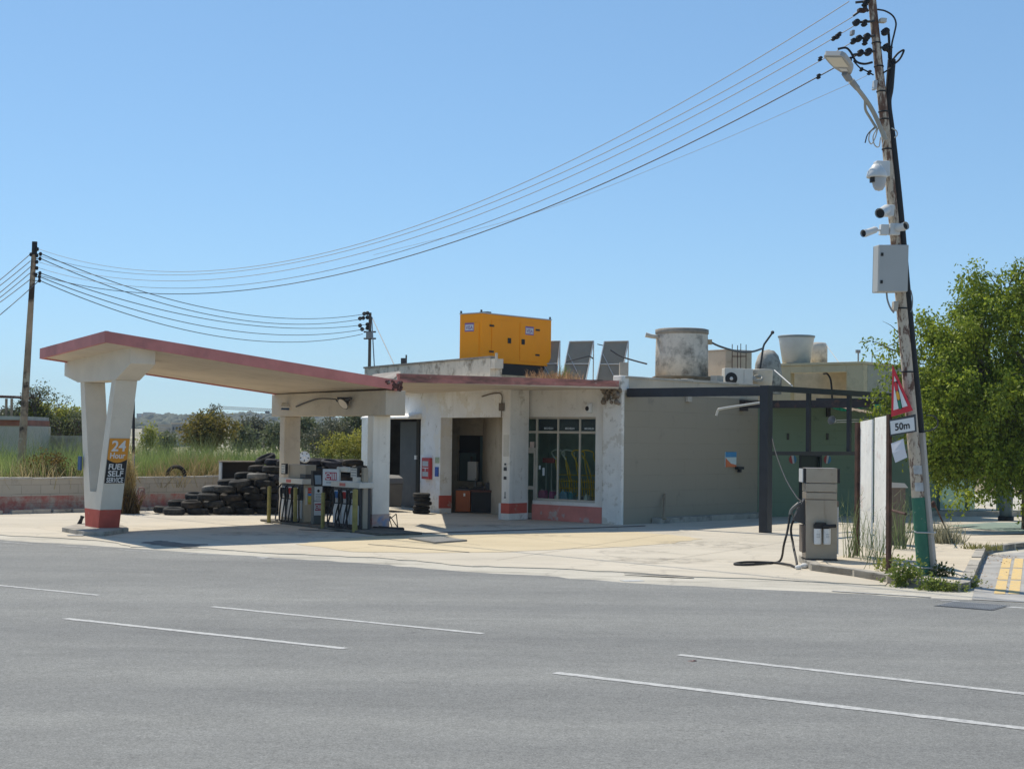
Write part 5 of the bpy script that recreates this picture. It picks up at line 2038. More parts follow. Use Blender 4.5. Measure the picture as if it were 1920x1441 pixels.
# concrete roof structure with an opening
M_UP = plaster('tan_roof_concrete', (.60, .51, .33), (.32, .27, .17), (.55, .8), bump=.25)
uc = P(1619, 735, 46.2)
uf = Fr((uc.x, uc.y, 0), -UX, VX)                # x to the left from the near corner, y away
uzt = P(1619, 681, 46.2).z
xl = uf.hit(1450, 700)[0]
xo0, xo1 = uf.hit(1587, 720)[0], uf.hit(1482, 720)[0]
zo = uf.hit(1587, 697)[1]
us = thing('roof_structure', uf(xl / 2, 1, RZ), 'tan concrete roof structure with a wide opening behind the pergola', 'roof structure')
mb = MB()
wall(mb, uf, 0, xl, 2.6, uzt - .02, 0, .25, [(xo0, xo1, 2.6, zo)])
mb.build('front_wall', M_UP, us, bev=.01)
mb = MB()
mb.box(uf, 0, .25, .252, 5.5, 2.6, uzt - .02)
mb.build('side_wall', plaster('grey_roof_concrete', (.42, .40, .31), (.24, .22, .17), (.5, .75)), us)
mb = MB()
mb.box(uf, -.04, xl + .1, -.04, 5.5, uzt - .018, uzt + .06)
mb.build('slab', M_UP, us, bev=.01)
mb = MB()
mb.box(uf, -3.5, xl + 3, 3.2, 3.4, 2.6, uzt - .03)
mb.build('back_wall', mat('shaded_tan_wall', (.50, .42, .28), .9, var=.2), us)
mb = MB()
mb.box(uf, xo0 + .1, xo0 + 1.0, 3.0, 3.19, 2.6, zo - .1)
mb.build('white_panel', M_WPL, us)
mb = MB()
mb.tube(bez([uf(xo0 + .95, .3, zo - .03), uf(xo0 + .7, .1, zo - .06), uf(xo0 + .55, .05, zo - .35), uf(xo0 + .5, .05, 3.0)], 6), .03, 8)
mb.build('black_pipe', M_BLACK, us)
mb = MB()
mb.tube([uf(-.02, .5, uzt + .06), uf(-.02, .5, uzt + .3), uf(-.02, 1.6, uzt + .2), uf(-.02, 1.7, uzt + .06)], .015, 6)
mb.build('handrail', M_MGREY, us)
mb = MB()
pm = uf(uf.hit(1574, 680)[0], 1.2, 0)
mb.tube([V((pm.x, pm.y, uzt + .06)), V((pm.x, pm.y, P(1574, 659, pm.y).z))], .025, 8)
mb.box(Fr((pm.x, pm.y, P(1573, 660, pm.y).z), (1, 0, 0)), -.08, .06, -.05, .05, -.02, .08)
tag(mb.build('roof_camera_mast', M_MGREY), 'short mast with a small grey camera on the tan roof structure', 'mast')
tb_ = P(1493, 684, 48.2)
tb_.z = uzt + .065
R2 = (P(1526, 640, 48.2).x - P(1459, 640, 48.2).x) / 2
h2 = P(1493, 629, 48.2).z - tb_.z
mb = MB()
mb.lathe(Fr(tb_, (1, 0, 0)), [(.001, 0), (R2 * .76, 0), (R2 * .98, h2 * .9), (R2 * .98, h2 * .93)], 36)
wt = thing('white_tub', tb_, 'big white tapered tub with grey rim on the tan roof structure', 'water tank')
mb.build('tub', mat('grey_white_plastic', (.60, .60, .57), .5, var=.12, vscale=2), wt)
mb = MB()
mb.lathe(Fr(tb_, (1, 0, 0)), [(R2 * .97, h2 * .91), (R2 * 1.03, h2 * .93), (R2 * 1.03, h2 * .99), (R2 * .96, h2), (.001, h2 * 1.01)], 36)
mb.build('rim', mat('grey_rim', (.25, .28, .29), .5), wt)
t3 = P(1533, 684, 49.6)
t3.z = uzt + .065
R3 = (P(1548, 640, 49.6).x - P(1512, 640, 49.6).x) / 2
h3 = P(1535, 641, 49.6).z - t3.z
mb = MB()
mb.lathe(Fr(t3, (1, 0, 0)), [(.001, 0), (R3, 0), (R3, h3 * .85), (R3 * .8, h3 * .97), (.001, h3)], 32)
w3 = thing('rear_tank', t3, 'grey stained round tank half hidden behind the big white tub', 'water tank')
mb.build('shell', M_TANK, w3)
mb = MB()
mb.tube([P(1548, 645, 49.5), P(1575, 682, 48.2)], .012, 6)
mb.tube([P(1452, 694, 45), P(1486, 724, 43.8)], .022, 6)
tag(mb.build('roof_cable', M_LGREY), 'thin pale cables hanging down from the roof tanks', 'cable')
# chimney stubs behind the parapet
cp = P(757, 690, 44.6)
mb = MB()
mb.box(Fr((cp.x, cp.y, RZ), (1, 0, 0)), -.09, .04, 0, .12, 0, P(757, 671, 44.6).z - RZ)
mb.box(Fr((cp.x + .1, cp.y, RZ), (1, 0, 0)), -.055, -.01, 0, .05, 0, P(757, 665, 44.6).z - RZ)
tag(mb.build('chimney_stub', M_DARK), 'short dark steel chimney behind the long parapet', 'chimney')

# ------------------------------------------------------------------ the steel pergola
pg0 = G(1435, 998)
pgf = Fr((pg0.x, pg0.y, 0), VX, -UX)                # x away along the side, y to the left towards the shop
pz = P(1435, 722, pg0.y).z
pg = thing('steel_pergola', pg0, 'dark blue grey steel pergola frame standing beside the grey wall', 'pergola')
mb = MB()
mb.box(pgf, -.11, .11, -.11, .11, .0, pz - .005)
mb.build('post', M_STEEL, pg, bev=.006)
mb = MB()
ln = (V((2.78, 37.2, 0)) - V((pg0.x, pg0.y, 0))).length
mb.box(pgf, -.09, .09, .112, ln, pz - .24, pz - .03)
mb.build('beam', M_STEEL, pg)
mb = MB()
mb.box(pgf, .112, 7.2, -.07, .07, pz - .13, pz)
mb.build('top_rail', M_STEEL, pg)
zr = pgf.hit(1460, 849)[1]
xr = pgf.hit(1606, 850)[0]
mb = MB()
mb.box(pgf, .112, xr + .3, -.04, .04, zr - .05, zr + .04)
mb.build('lower_rail', M_STEEL, pg)
for px in (1516, 1592):
    x_ = pgf.hit(px, 800)[0]
    mb = MB()
    mb.box(pgf, x_ - .05, x_ + .05, -.045, .045, zr + .041, pz - .131)
    mb.build('upright', M_STEEL, pg)
# back beam from the wall across
mb = MB()
ba = FS(5.3, -.02, 2.95)
bb_ = ba + UX * 3.4
mb.box(Fr((ba.x, ba.y, 0), UX, VX), 0.02, 3.9, -.07, .07, 2.98, 3.18)
mb.box(Fr((ba.x, ba.y, 0), UX, VX), -.02, .14, -.1, .1, 2.9, 3.2)
mb.build('beam', mat('rusty_beam', (.05, .042, .042), .7, var=.4, vscale=3, stains=[((.16, .08, .05), 4, .55, .7, (1, 1, 1))]), pg)
mb = MB()
bc = P(1640, 735, 42.5)
mb.box(Fr((P(1530, 747, 42.8).x, 42.8, 0), V((.97, -.15, 0))), 0, 3.2, -.06, .06, 3.12, 3.32)
mb.build('beam', M_STEEL, pg)
mb = MB()
pA, pB = FG(1.0, -.9, 3.08), FG(5.0, -1.2, 3.08)
mb.box(FG, .3, gwl, -1.2, .3, 3.06, 3.10)
tag(mb.build('sheet_roof', mat('old_sheet_roof', (.38, .33, .25), .85, var=.3, bump=.3, bscale=8)), 'flat weathered sheet roof along the top of the green wall', 'roof')
mb = MB()
n_ = 14
for i in range(n_):
    for j in range(3):
        f_ = lambda u, v: P(1560 + 92 * u, 757 + 7 * v + 3.5 * math.sin(u * 7) * v + 4 * math.sin(math.pi * u), 41.2 + .6 * v)
        mb.add([f_(i / n_, j / 3), f_((i + 1) / n_, j / 3), f_((i + 1) / n_, (j + 1) / 3), f_(i / n_, (j + 1) / 3)], [(0, 1, 2, 3)], 0, True)
o = mb.build('shade_net', mat('green_net', (.01, .42, .25), .7, var=.2))
o.modifiers.new('thick', 'SOLIDIFY').thickness = .01
tag(o, 'bright green shade net sagging under the pergola beams', 'net')
mb = MB()
for i in range(5):
    mb.tube([P(1560 + i * 9, 757 + i * 1.5, 41.6), P(1600 + i * 14, 770 + i * 2.2, 40.4)], .02, 6)
tag(mb.build('cane_bundle', M_WOOD), 'loose pale canes hanging beneath the green shade net', 'canes')
mb = MB()
mb.tube(bez([P(1426, 754.5, 38.2), P(1390, 760, 37.8), P(1352, 766, 37.4), P(1346.5, 769, 37.4), P(1343, 779, 37.4)], 8), .03, 8)
tag(mb.build('curved_white_pipe', M_PBAND), 'thin white curved lamp arm reaching left from the pergola post', 'pipe')
fx = P(1561, 788, 38.6)
o = thing('spot_light', fx, 'small silver spot light hung on wires before the green wall', 'flood light')
mb = MB()
d_ = V((-.6, -.6, .25)).normalized()
mb.lathe(Fr(fx, d_.cross(ZV).normalized(), None, d_), [(.02, -.14), (.05, -.1), (.11, .03), (.115, .05)], 16)
mb.build('reflector', mat('aluminium', (.5, .5, .5), .35, metal=.8), o)
mb = MB()
mb.tube([fx, P(1645, 785, 39)], .008, 5)
mb.tube([fx + V((0, 0, -.05)), P(1640, 790, 39)], .008, 5)
mb.build('wires', M_LGREY, o)
mb = MB()
mb.tube(bez([P(1447, 818, 34.6), P(1455, 850, 33), P(1472, 895, 29.5), P(1492, 929, 25.9), P(1503, 940, 25.3)], 8), .012, 6)
tag(mb.build('slack_cable', M_BLACK), 'black cable drooping from the pergola post to the lone fuel dispenser', 'cable')
# poster box on the grey wall, lamp bracket, stick
x0_, z0_ = FS.hit(1358.5, 875)
x1_, z1_ = FS.hit(1379, 847)
o = thing('wall_poster', FS((x0_ + x1_) / 2, -.02, z0_), 'small bright poster of blue, white and orange on the grey side wall', 'poster')
mb = MB()
mb.box(FS, x0_, x1_, -.03, -.002, z0_, z1_)
mb.build('board', mat('poster_pale', (.55, .66, .66), .5), o)
mb = MB()
mb.box(FS, x0_, x1_, -.034, -.0305, z1_ - .14, z1_)
mb.build('blue_heading', mat('poster_blue', (.04, .25, .5), .5), o)
mb = MB()
mb.prism([FS(x0_, -.031, z0_), FS(x1_, -.031, z0_), FS(x1_, -.031, z0_ + .05), FS((x0_ + x1_) / 2, -.031, z0_ + .09), FS(x0_ + .07, -.031, z0_ + .2), FS(x0_, -.031, z0_ + .25)], UX * .004)
mb.build('orange_corner', mat('poster_orange', (.65, .16, .05), .5), o)
xb_, zb2 = FS.hit(1383, 878)
mb = MB()
mb.box(FS, xb_ - .16, xb_ + .14, -.12, -.02, zb2 - .02, zb2 + .05)
mb.box(FS, xb_ - .04, xb_ + .05, -.1, -.02, zb2 - .10, zb2 - .02)
mb.build('bracket', M_BLACK, o)
mb = MB()
s0, s1 = FS(*[FS.hit(1226, 966)[0], -.30, .13]), FS(FS.hit(1244, 926)[0], -.04, FS.hit(1244, 926)[1])
mb.tube([s0, s1], .03, 8)
mb.ball(s0, .06, 6, 0, (1.3, 1, .6))
tag(mb.build('wooden_stick', M_WOOD), 'pale wooden stick leaning on the grey wall above the step', 'stick')
xv, zv = FS.hit(1289, 747)
mb = MB()
mb.box(FS, xv - .1, xv + .1, -.08, -.003, zv - .08, zv + .1)
tag(mb.build('junction_box', M_CAP), 'small beige junction box high on the grey side wall', 'box')

# ------------------------------------------------------------------ the lone dispenser
dp = G(1540, 1050, .10)
df = rotfr((dp.x, dp.y, 0), -2)
zs_ = lambda py: P(1540, py, dp.y).z
M_STL = mat('brushed_steel', (.38, .325, .26), .38, metal=.4, var=.16, vscale=1.5, bump=.03, bscale=120, stains=[((.22, .15, .09), 2.2, .55, .8, (1, 1, 1)), ((.14, .1, .06), 1.2, .6, .9, (6, .6, 1))])
ds = thing('fuel_dispenser', (dp.x, dp.y, .10), 'lone brushed metal fuel dispenser with two white filters on the right island', 'fuel pump')
hw_ = .262
zt_ = zs_(877)
mb = MB()
mb.box(df, -hw_, hw_, 0, .42, .125, zs_(936) - .005)
mb.build('lower_case', M_STL, ds, bev=.006)
mb = MB()
for a, b in ((936, 923), (922.4, 906), (905.3, 877)):
    mb.box(df, -hw_ + .002, hw_ - .002, .003 if a == 936 else .0, .42, zs_(a) + .004, zs_(b) - .002)
mb.build('upper_case', M_STL, ds, bev=.005)
mb = MB()
mb.box(df, -hw_ - .01, hw_ + .01, -.01, .43, .1, .124)
mb.build('plinth', M_BLACK, ds)
mb = MB()
mb.box(df, -hw_ - .045, -hw_ - .001, .02, .40, zs_(905), zs_(878))
mb.box(df, hw_ + .001, hw_ + .045, .02, .40, zs_(905), zs_(878))
mb.build('display_hoods', M_BLACK, ds)
mb = MB()
mb.box(df, -hw_ - .06, -hw_ - .046, .02, .40, zs_(904), zs_(879))
mb.box(df, hw_ + .001, hw_ + .03, .03, .4, zs_(1038), zs_(950))
mb.build('side_panels', M_LGREY, ds)
mb = MB()
mb.box(df, hw_ + .001, hw_ + .032, .03, .4, zs_(949), zs_(939))
mb.box(df, -hw_ - .05, -hw_ - .001, .05, .4, zs_(1036), zs_(985))
mb.build('dark_side', mat('brown_grey_metal', (.14, .11, .09), .5), ds)
mb = MB()
mb.prism([df(-hw_ - .001, .1, zs_(984)), df(-hw_ - .19, .1, zs_(977)), df(-hw_ - .09, .1, zs_(950)), df(-hw_ - .001, .1, zs_(935))], df.ey * .2)
mb.build('nozzle_boot', M_DARK, ds)
mb = MB()
mb.tube([df(-hw_ - .02, .2, zs_(942)), df(-hw_ - .1, .18, zs_(946)), df(-hw_ - .18, .18, zs_(953)), df(-hw_ - .22, .18, zs_(958)), df(-hw_ - .24, .18, zs_(966))], [.025, .035, .03, .028, .025], 10)
mb.tube(bez([df(-hw_ - .2, .18, zs_(962)), df(-hw_ - .18, .18, zs_(970)), df(-hw_ - .13, .18, zs_(968)), df(-hw_ - .12, .18, zs_(955))], 4), .012, 6)
mb.build('nozzle', mat('worn_nozzle', (.17, .165, .15), .55), ds)
def dpt(px, py, dy=0):
    p = P(px, py, dp.y + dy)
    return p
gy = lambda px, py: G(px, py, .02)
mb = MB()
mb.tube(bez([df(-hw_ - .24, .18, zs_(965)), dpt(1477, 992, .1), dpt(1470, 1020, .05), G(1463, 1050, .03), G(1440, 1055, .025), G(1400, 1058, .022), G(1377, 1056.5, .022), G(1400, 1053, .022), G(1450, 1054, .022), G(1480, 1058, .03), G(1494, 1060, .05), dpt(1487, 1020, .1), dpt(1484, 985, .2), df(-hw_ - .03, .2, zs_(945))], 10), .02, 10)
mb.build('hose', M_BLACK, ds)
for px in (1531.5, 1549):
    x_ = P(px, 1000, dp.y).x - dp.x
    mb = MB()
    mb.cyl(df(x_, -.085, zs_(1018)), df(x_, -.085, zs_(990)), .062, n=20)
    mb.cyl(df(x_, -.085, zs_(1019.5)), df(x_, -.085, zs_(1018)), .05, .06, n=20)
    ft = mb.build('filter', M_WPL, ds)
    mb = MB()
    for j in range(3):
        mb.box(Fr(df(x_, -.149, zs_(1000 + 3 * j)), df.ex, df.ey), -.03, .03, -.001, .001, 0, .006)
    mb.build('filter_print', M_MGREY, ft)
mb = MB()
mb.box(df, -.135, .10, -.12, -.002, zs_(989.5), zs_(982))
mb.box(df, -.11, .06, -.12, -.02, zs_(982), zs_(978.5))
mb.cyl(df(.0, -.13, zs_(986)), df(.22, -.13, zs_(984)), .03, n=10)
mb.build('filter_head', M_BLACK, ds)
for px, py, r__ in ((1497, 1065, .05), (1508, 1063, .06)):
    p = G(px, py + 2, 0)
    mb = MB()
    mb.ball(p + V((0, 0, r__ * .7)), r__, 6, 0, (1.2, 1, .8))
    tag(mb.build('white_stone', mat('white_stone_paint', (.72, .70, .66), .8, bump=.6, bscale=12)), 'white painted stone on the ground by the dispenser, %s' % ('the left, smaller one' if px < 1500 else 'the right, larger one'), 'stone')
# the two boards on rusty posts
hp = [(1607, 1046, 792, .042), (1666, 1079, 776, .037)]
hb = thing('board_sign', G(1640, 1060, .1), 'weathered pair of tall white boards on two rusty steel posts', 'sign board')
M_BRD = mat('peeling_white_board', (.86, .84, .79), .7, var=.1, vscale=4, bump=.9, bscale=26, stains=[((.45, .42, .38), 7, .62, .70, (1, 1, 1)), ((.62, .50, .46), 2.2, .56, .75, (1, 1, 1))])
for px, pb_, pt_, hwid in hp:
    b = G(px, pb_, .05)
    mb = MB()
    zt2 = P(px, pt_, b.y).z
    mb.box(rotfr((b.x, b.y, 0), 20), -hwid * .75, hwid * .75, -hwid, hwid, .05, zt2)
    mb.build('post', M_RUST, hb)
b0, b1 = G(1607, 1046, .05), G(1666, 1079, .05)
def brd(pxa, pxb, pta, ptb, pba, pbb, ya, yb):
    a0, a1 = P(pxa, pba, ya), P(pxb, pbb, yb)
    c0, c1 = P(pxa + 1.5, pta, ya), P(pxb + 1.5, ptb, yb)
    n_ = (a1 - a0).cross(c0 - a0).normalized()
    if n_.x > 0:
        n_ = -n_
    mb = MB()
    mb.prism([q + n_ * .03 for q in (a0, a1, c1, c0)], -n_ * .028)
    mb.build('board', M_BRD, hb, bev=.004)
brd(1615, 1636.5, 790, 786, 1022, 1030, 26.75, 25.9)
brd(1642, 1664, 783, 779, 1030, 1037, 25.7, 24.85)
mb = MB()
for z_ in (1.0, 1.95):
    mb.tube([V((b0.x + .22, b0.y, z_)), V((b1.x + .26, b1.y, z_))], .022, 6)
mb.build('cross_bar', M_RUST, hb)
# brown cabinet behind the boards
bq = G(1684, 1021, .1)
bcf = rotfr((bq.x, bq.y, 0), 14)
bc_ = thing('metal_cabinet', bq, 'brown metal cabinet with pale sloping lid between the boards and the pole', 'cabinet')
mb = MB()
zc = P(1684, 914, bq.y).z
mb.box(bcf, -.22, .16, 0, .4, .1, zc)
mb.build('body', mat('brown_cabinet_paint', (.17, .12, .085), .6, var=.2, vscale=2), bc_, bev=.01)
mb = MB()
mb.prism([bcf(-.3, -.03, zc), bcf(.2, -.03, zc), bcf(.12, -.03, zc + .09), bcf(-.22, -.03, zc + .11)], bcf.ey * .46)
mb.build('lid', mat('pale_lid', (.5, .46, .4), .6), bc_)
# ------------------------------------------------------------------ the big pole on the right
PY = G(1732, 1077, .1).y
def pole_px(py):
    return float(np.interp(py, (-300, 0, 250, 640, 943, 1075, 1100), (1606.5, 1635, 1660.5, 1696.5, 1722.5, 1732.5, 1734.5)))
def pole_pt(py, dx=0, dy=0):
    return P(pole_px(py) + dx, py, PY + dy)
def pole_r(py):
    return (7.75 + (12.3 - 7.75) * py / 1075) * PY / FOC
def pole_mat(name):
    k = N(name)
    c = k.ramp(k.noise(2, 6, .6, stretch=(1, 1, .5)), .3, .7, rgb((.52, .41, .29)), rgb((.66, .57, .45)))
    c = k.mix(k.ramp(k.noise(9, 8, .7, stretch=(1, 1, .45)), .53, .6), c, rgb((.14, .075, .05)))
    c = k.mix(k.ramp(k.noise(1.1, 5, .6), .60, .72), c, rgb((.22, .13, .09)))
    c = k.mix(k.ramp(k.noise(30, 4, .7), .66, .72), c, rgb((.06, .04, .035)))
    sep = k.n('ShaderNodeSeparateXYZ')              # more bare, rusted surface towards the top
    k.l(k.co('Object'), sep.inputs[0])
    ma = k.n('ShaderNodeMath', operation='MULTIPLY_ADD')
    k.l(sep.outputs['Z'], ma.inputs[0])
    ma.inputs[1].default_value = .022
    k.l(k.noise(7, 8, .72, stretch=(1, 1, .3)), ma.inputs[2])
    c = k.mix(k.ramp(ma.outputs[0], .62, .70), c, rgb((.16, .085, .055)))
    c = k.mix(k.ramp(k.noise(16, 6, .7, stretch=(1, 1, .4)), .6, .66), c, rgb((.09, .05, .035)))
    k.l(c, k.b.inputs['Base Color'])
    k.b.inputs['Roughness'].default_value = .85
    k.bump(k.noise(20, 7, .7), .5, .012)
    MATS[name] = k.m
    return k.m


M_POLE = pole_mat('peeling_pole_paint')
pl = thing('utility_pole', pole_pt(1077), 'tall leaning utility pole with peeling cream paint and a green foot', 'utility pole')
ys = [1084] + list(range(1050, -200, -50))
mb = MB()
ysu = [932] + [y for y in ys if y < 932]
mb.tube([pole_pt(y) for y in ysu], [pole_r(y) for y in ysu], 18)
mb.build('shaft', M_POLE, pl)
mb = MB()
ysl = [1086, 1050, 1000, 950, 932]
mb.tube([pole_pt(y) for y in ysl], [pole_r(y) + .004 for y in ysl], 18)
mb.build('green_foot', mat('chipped_green_paint', (.035, .155, .095), .6, var=.15, vscale=3, bump=.3, bscale=30, stains=[((.22, .27, .2), 8, .62, .68, (1, 1, 1)), ((.2, .1, .04), 3, .68, .74, (1, 1, 1))]), pl)
mb = MB()
cp_ = [P(1751, 1082, PY - .02), P(1738, 940, PY - .02), P(1729, 811, PY - .02)]
mb.tube(cp_, [.065, .058, .05], 4, smooth=False)
mb.build('cable_guard', mat('grey_cable_guard', (.44, .40, .35), .7, var=.15, bump=.15), pl)
M_BAND = mat('grey_clamp', (.5, .48, .44), .5)
for y, ex in ((997, 8), (1063, 8)):
    mb = MB()
    c = pole_pt(y, ex)
    mb.tube([c + V((-.165, -.02, .006)), c + V((-.15, -.105, 0)), c + V((.13, -.105, -.004)), c + V((.15, -.02, 0))], .012, 6)
    mb.build('clamp', M_BAND, pl)
for y in (81, 125, 172, 210, 224, 280, 578, 697):
    mb = MB()
    mb.lathe(Fr(pole_pt(y), (1, 0, 0)), [(pole_r(y) + .003, -.012), (pole_r(y) + .009, -.01), (pole_r(y) + .009, .01), (pole_r(y) + .003, .012)], 18)
    mb.build('strap', M_BLACK, pl)
# papers and remains of stickers
M_PAPER = mat('torn_paper', (.50, .50, .49), .8, var=.25, vscale=9)
for y0, y1, w_ in ((872, 888, 13), (904, 920, 14)):
    mb = MB()
    n = 8
    for i in range(n):
        a0, a1 = math.radians(-125 + 95 * i / n), math.radians(-125 + 95 * (i + 1) / n)
        q = []
        for (a, y) in ((a0, y1), (a1, y1), (a1, y0), (a0, y0)):
            c = pole_pt(y)
            r = pole_r(y) + .004
            q.append(c + V((math.cos(a) * r, math.sin(a) * r, 0)))
        mb.add(q, [(0, 1, 2, 3)])
    mb.build('paper', M_PAPER, pl)
# thick black cable down the right side
def along(pts, r, name, m, par, n=8, k=6):
    mb = MB()
    mb.tube(bez(pts, k), r, n)
    return mb.build(name, m, par)
along([P(x, y, PY + .05) for x, y in ((1672, 112), (1668, 165), (1664, 195), (1671, 250), (1680, 330), (1690, 430), (1700, 545), (1709, 640), (1719, 740), (1726, 812))], .062, 'black_cable', M_BLACK, pl, 10)
along([P(x, y, PY - .02) for x, y in ((1645, 18), (1660, 21), (1674, 30), (1680, 44), (1677, 62), (1672, 85), (1671, 115))], .014, 'feeder_wire', M_BLACK, pl)
along([P(x, y, PY - .02) for x, y in ((1674, 112), (1684, 100), (1694, 94), (1693, 100), (1686, 112), (1674, 122))], .016, 'feeder_wire', M_BLACK, pl)
along([P(x, y, PY) for x, y in ((1665, 54), (1667, 75), (1667, 110))], .02, 'feeder_wire', M_BLACK, pl)
along([P(x, y, PY - .06) for x, y in ((1571, 92), (1586, 90), (1595, 98), (1605, 115), (1620, 120), (1636, 117))], .018, 'feeder_wire', M_BLACK, pl)
along([P(x, y, PY - .06) for x, y in ((1600, 114), (1612, 127), (1624, 133), (1638, 141))], .012, 'feeder_wire', M_BLACK, pl)
along([P(x, y, PY - .06) for x, y in ((1656, 137), (1664, 132), (1670, 128))], .012, 'feeder_wire', M_BLACK, pl)
M_PALE = mat('pale_wire', (.55, .52, .46), .6)
for pts in (((1642, 240), (1632, 248), (1629, 262), (1634, 270), (1641, 258), (1646, 240)), ((1645, 240), (1637, 256), (1640, 272), (1648, 275), (1651, 258)), ((1652, 240), (1661, 252), (1657, 264), (1654, 275)), ((1672, 240), (1681, 246), (1682, 254), (1677, 258)), ((1640, 238), (1627, 252), (1622, 268))):
    along([P(x, y, PY - .14) for x, y in pts], .010, 'loose_wire', M_PALE if pts[0][0] != 1640 else M_DARK, pl, 6)
along([P(x, y, PY - .1) for x, y in ((1731, 808), (1743, 807), (1756, 800), (1758, 790), (1752, 780), (1737, 778))], .011, 'loose_wire', M_DARK, pl, 6)
# insulator racks
for i, (x, y, s) in enumerate(((1622, 6, 1), (1626, 2, .8), (1606, 42, 1), (1621, 43, 1), (1610, 72, 1), (1625, 69, 1.1), (1600, 77, .9), (1622, 79, .9), (1613, 99, 1), (1628, 97, 1.1), (1594, 111, .7), (1660, 59, 1.1), (1662, 88, 1.1), (1668, 92, .9), (1563, 72, .7), (1570, 68, .8), (1574, 64, .7), (1538, 110, .7), (1535, 143, .75), (1630, 136, .7), (1615, 130, .6))):
    p = P(x, y, PY - .05)
    mb = MB()
    f_ = Fr(p, (1, .1, 0), None, V((.25, .2, 1)))
    k_ = .045 * s
    mb.lathe(f_, [(.001, -k_ * 1.4), (k_ * .7, -k_ * 1.3), (k_ * 1.2, -k_ * .7), (k_ * .7, -k_ * .1), (k_ * 1.2, k_ * .5), (k_ * .6, k_ * 1.1), (.001, k_ * 1.4)], 12)
    mb.build('insulator', M_BLACK, pl)
for (a, b) in (((1598, 43), (1640, 40)), ((1596, 76), (1640, 67)), ((1600, 103), (1640, 96)), ((1604, 5), (1630, 2)), ((1652, 60), (1668, 57)), ((1650, 90), (1668, 87)), ((1600, 30), (1625, 12)), ((1620, 10), (1628, 22))):
    mb = MB()
    mb.tube([P(*a, PY - .05), P(*b, PY - .05)], .02, 6)
    mb.build('bracket', M_DARK, pl)
# small devices on the pole
for x, y, w_, h_, m_, nm in ((1655, 39, .10, .07, M_PBAND, 'relay_box'), (1616, 20, .13, .06, M_RUST, 'relay_box'), (1640, 160, .05, .15, M_LGREY, 'relay_box'), (1598, 62, .05, .08, M_MGREY, 'relay_box'), (1678, 574, .07, .15, M_CAP, 'switch_box')):
    p = P(x, y, PY - .07)
    mb = MB()
    mb.box(Fr(p, (1, .2, 0), None, V((.1, 0, 1))), -w_ / 2, w_ / 2, -.05, .05, -h_ / 2, h_ / 2)
    mb.build(nm, m_, pl, bev=.012)

# street lamp
lp = thing('street_lamp', P(1664, 262, PY - .05), 'grey street lamp head on a sloping arm fixed to the tall pole', 'street lamp')
mb = MB()
ax = [P(1660, 262, PY - .12), P(1640, 215, PY - .25), P(1622, 185, PY - .4), P(1594, 149, PY - .7)]
mb.tube(bez(ax, 6), [.034] * 19, 10)
mb.tube(bez([P(1643, 240, PY - .14), P(1632, 222, PY - .2), P(1623, 206, PY - .3), P(1622, 190, PY - .38)], 5), .02, 8)
mb.build('arm', mat('galvanised', (.36, .35, .31), .5, var=.1), lp)
mb = MB()
mb.tube([P(1596, 152, PY - .66), P(1608, 166, PY - .54)], [.05, .042], 10)
mb.tube([P(1584, 137, PY - .78), P(1592, 149, PY - .70)], [.055, .052], 10)
mb.build('sleeve', M_MGREY, lp)
hA, hB_ = P(1589, 139, PY - .76), P(1561, 104, PY - 1.15)
ld = (hB_ - hA)
lL = ld.length
lf = Fr(hA, ld, None, ld.cross(V((1, 0, .9))).normalized() * -1)
lside = V((.86, .2, -.35)).normalized()
lside = (lside - ld.normalized() * lside.dot(ld.normalized())).normalized()
lnor = ld.normalized().cross(lside).normalized()
if lnor.dot(V((0, 1, -1))) < 0:
    lnor = -lnor
down = -lnor if lnor.z > 0 else lnor
def lq(a, b, c):
    return hA + ld * a + lside * b + down * c
mb = MB()
ol = [(-.02, .05), (.1, .10), (.3, .15), (.6, .17), (.9, .17), (1.0, .14)]
poly = [lq(a, b, 0) for a, b in ol] + [lq(a, -b, 0) for a, b in reversed(ol)]
mb.prism(poly, -down * .07)
head = mb.build('head', mat('lamp_grey', (.40, .40, .39), .5), lp, bev=.02)
mb = MB()
mb.prism([lq(.42, .12, .003), lq(.92, .13, .003), lq(.92, -.13, .003), lq(.42, -.12, .003)], down * .008)
mb.build('lens', mat('lamp_lens', (.68, .64, .54), .35), head)
mb = MB()
mb.prism([lq(.18, .05, .003), lq(.32, .06, .003), lq(.32, -.06, .003), lq(.18, -.05, .003)], down * .006)
mb.build('label', M_WPL, head)

# surveillance cameras
M_CAMW = mat('camera_white', (.66, .66, .64), .4, var=.04)
dc_ = thing('dome_camera', P(1650, 330, PY - .25), 'white dome camera on a wall bracket high on the leaning pole', 'camera')
mb = MB()
c0_ = P(1644, 322, PY - .3)
mb.lathe(Fr(c0_, (1, 0, 0)), [(.001, .11), (.06, .11), (.09, .07), (.14, .0), (.155, -.07), (.15, -.09), (.12, -.09), (.001, -.085)], 28)
mb.build('hood', M_CAMW, dc_)
mb = MB()
c1_ = P(1648, 340, PY - .3)
mb.lathe(Fr(c1_, (1, 0, 0)), [(.11, .08), (.105, 0), (.09, -.08), (.06, -.13), (.001, -.15)], 24)
ball_ = mb.build('ball', mat('camera_grey', (.45, .46, .47), .4), dc_)
mb = MB()
mb.box(Fr(c1_, (1, 0, 0)), -.135, -.08, -.07, .03, -.02, .06)
mb.build('lens', M_BLACK, ball_)
mb = MB()
mb.box(Fr(P(1660, 312, PY - .15), (1, .1, 0)), -.16, .06, -.06, .1, -.16, .08)
mb.build('bracket', M_CAMW, dc_, bev=.02)
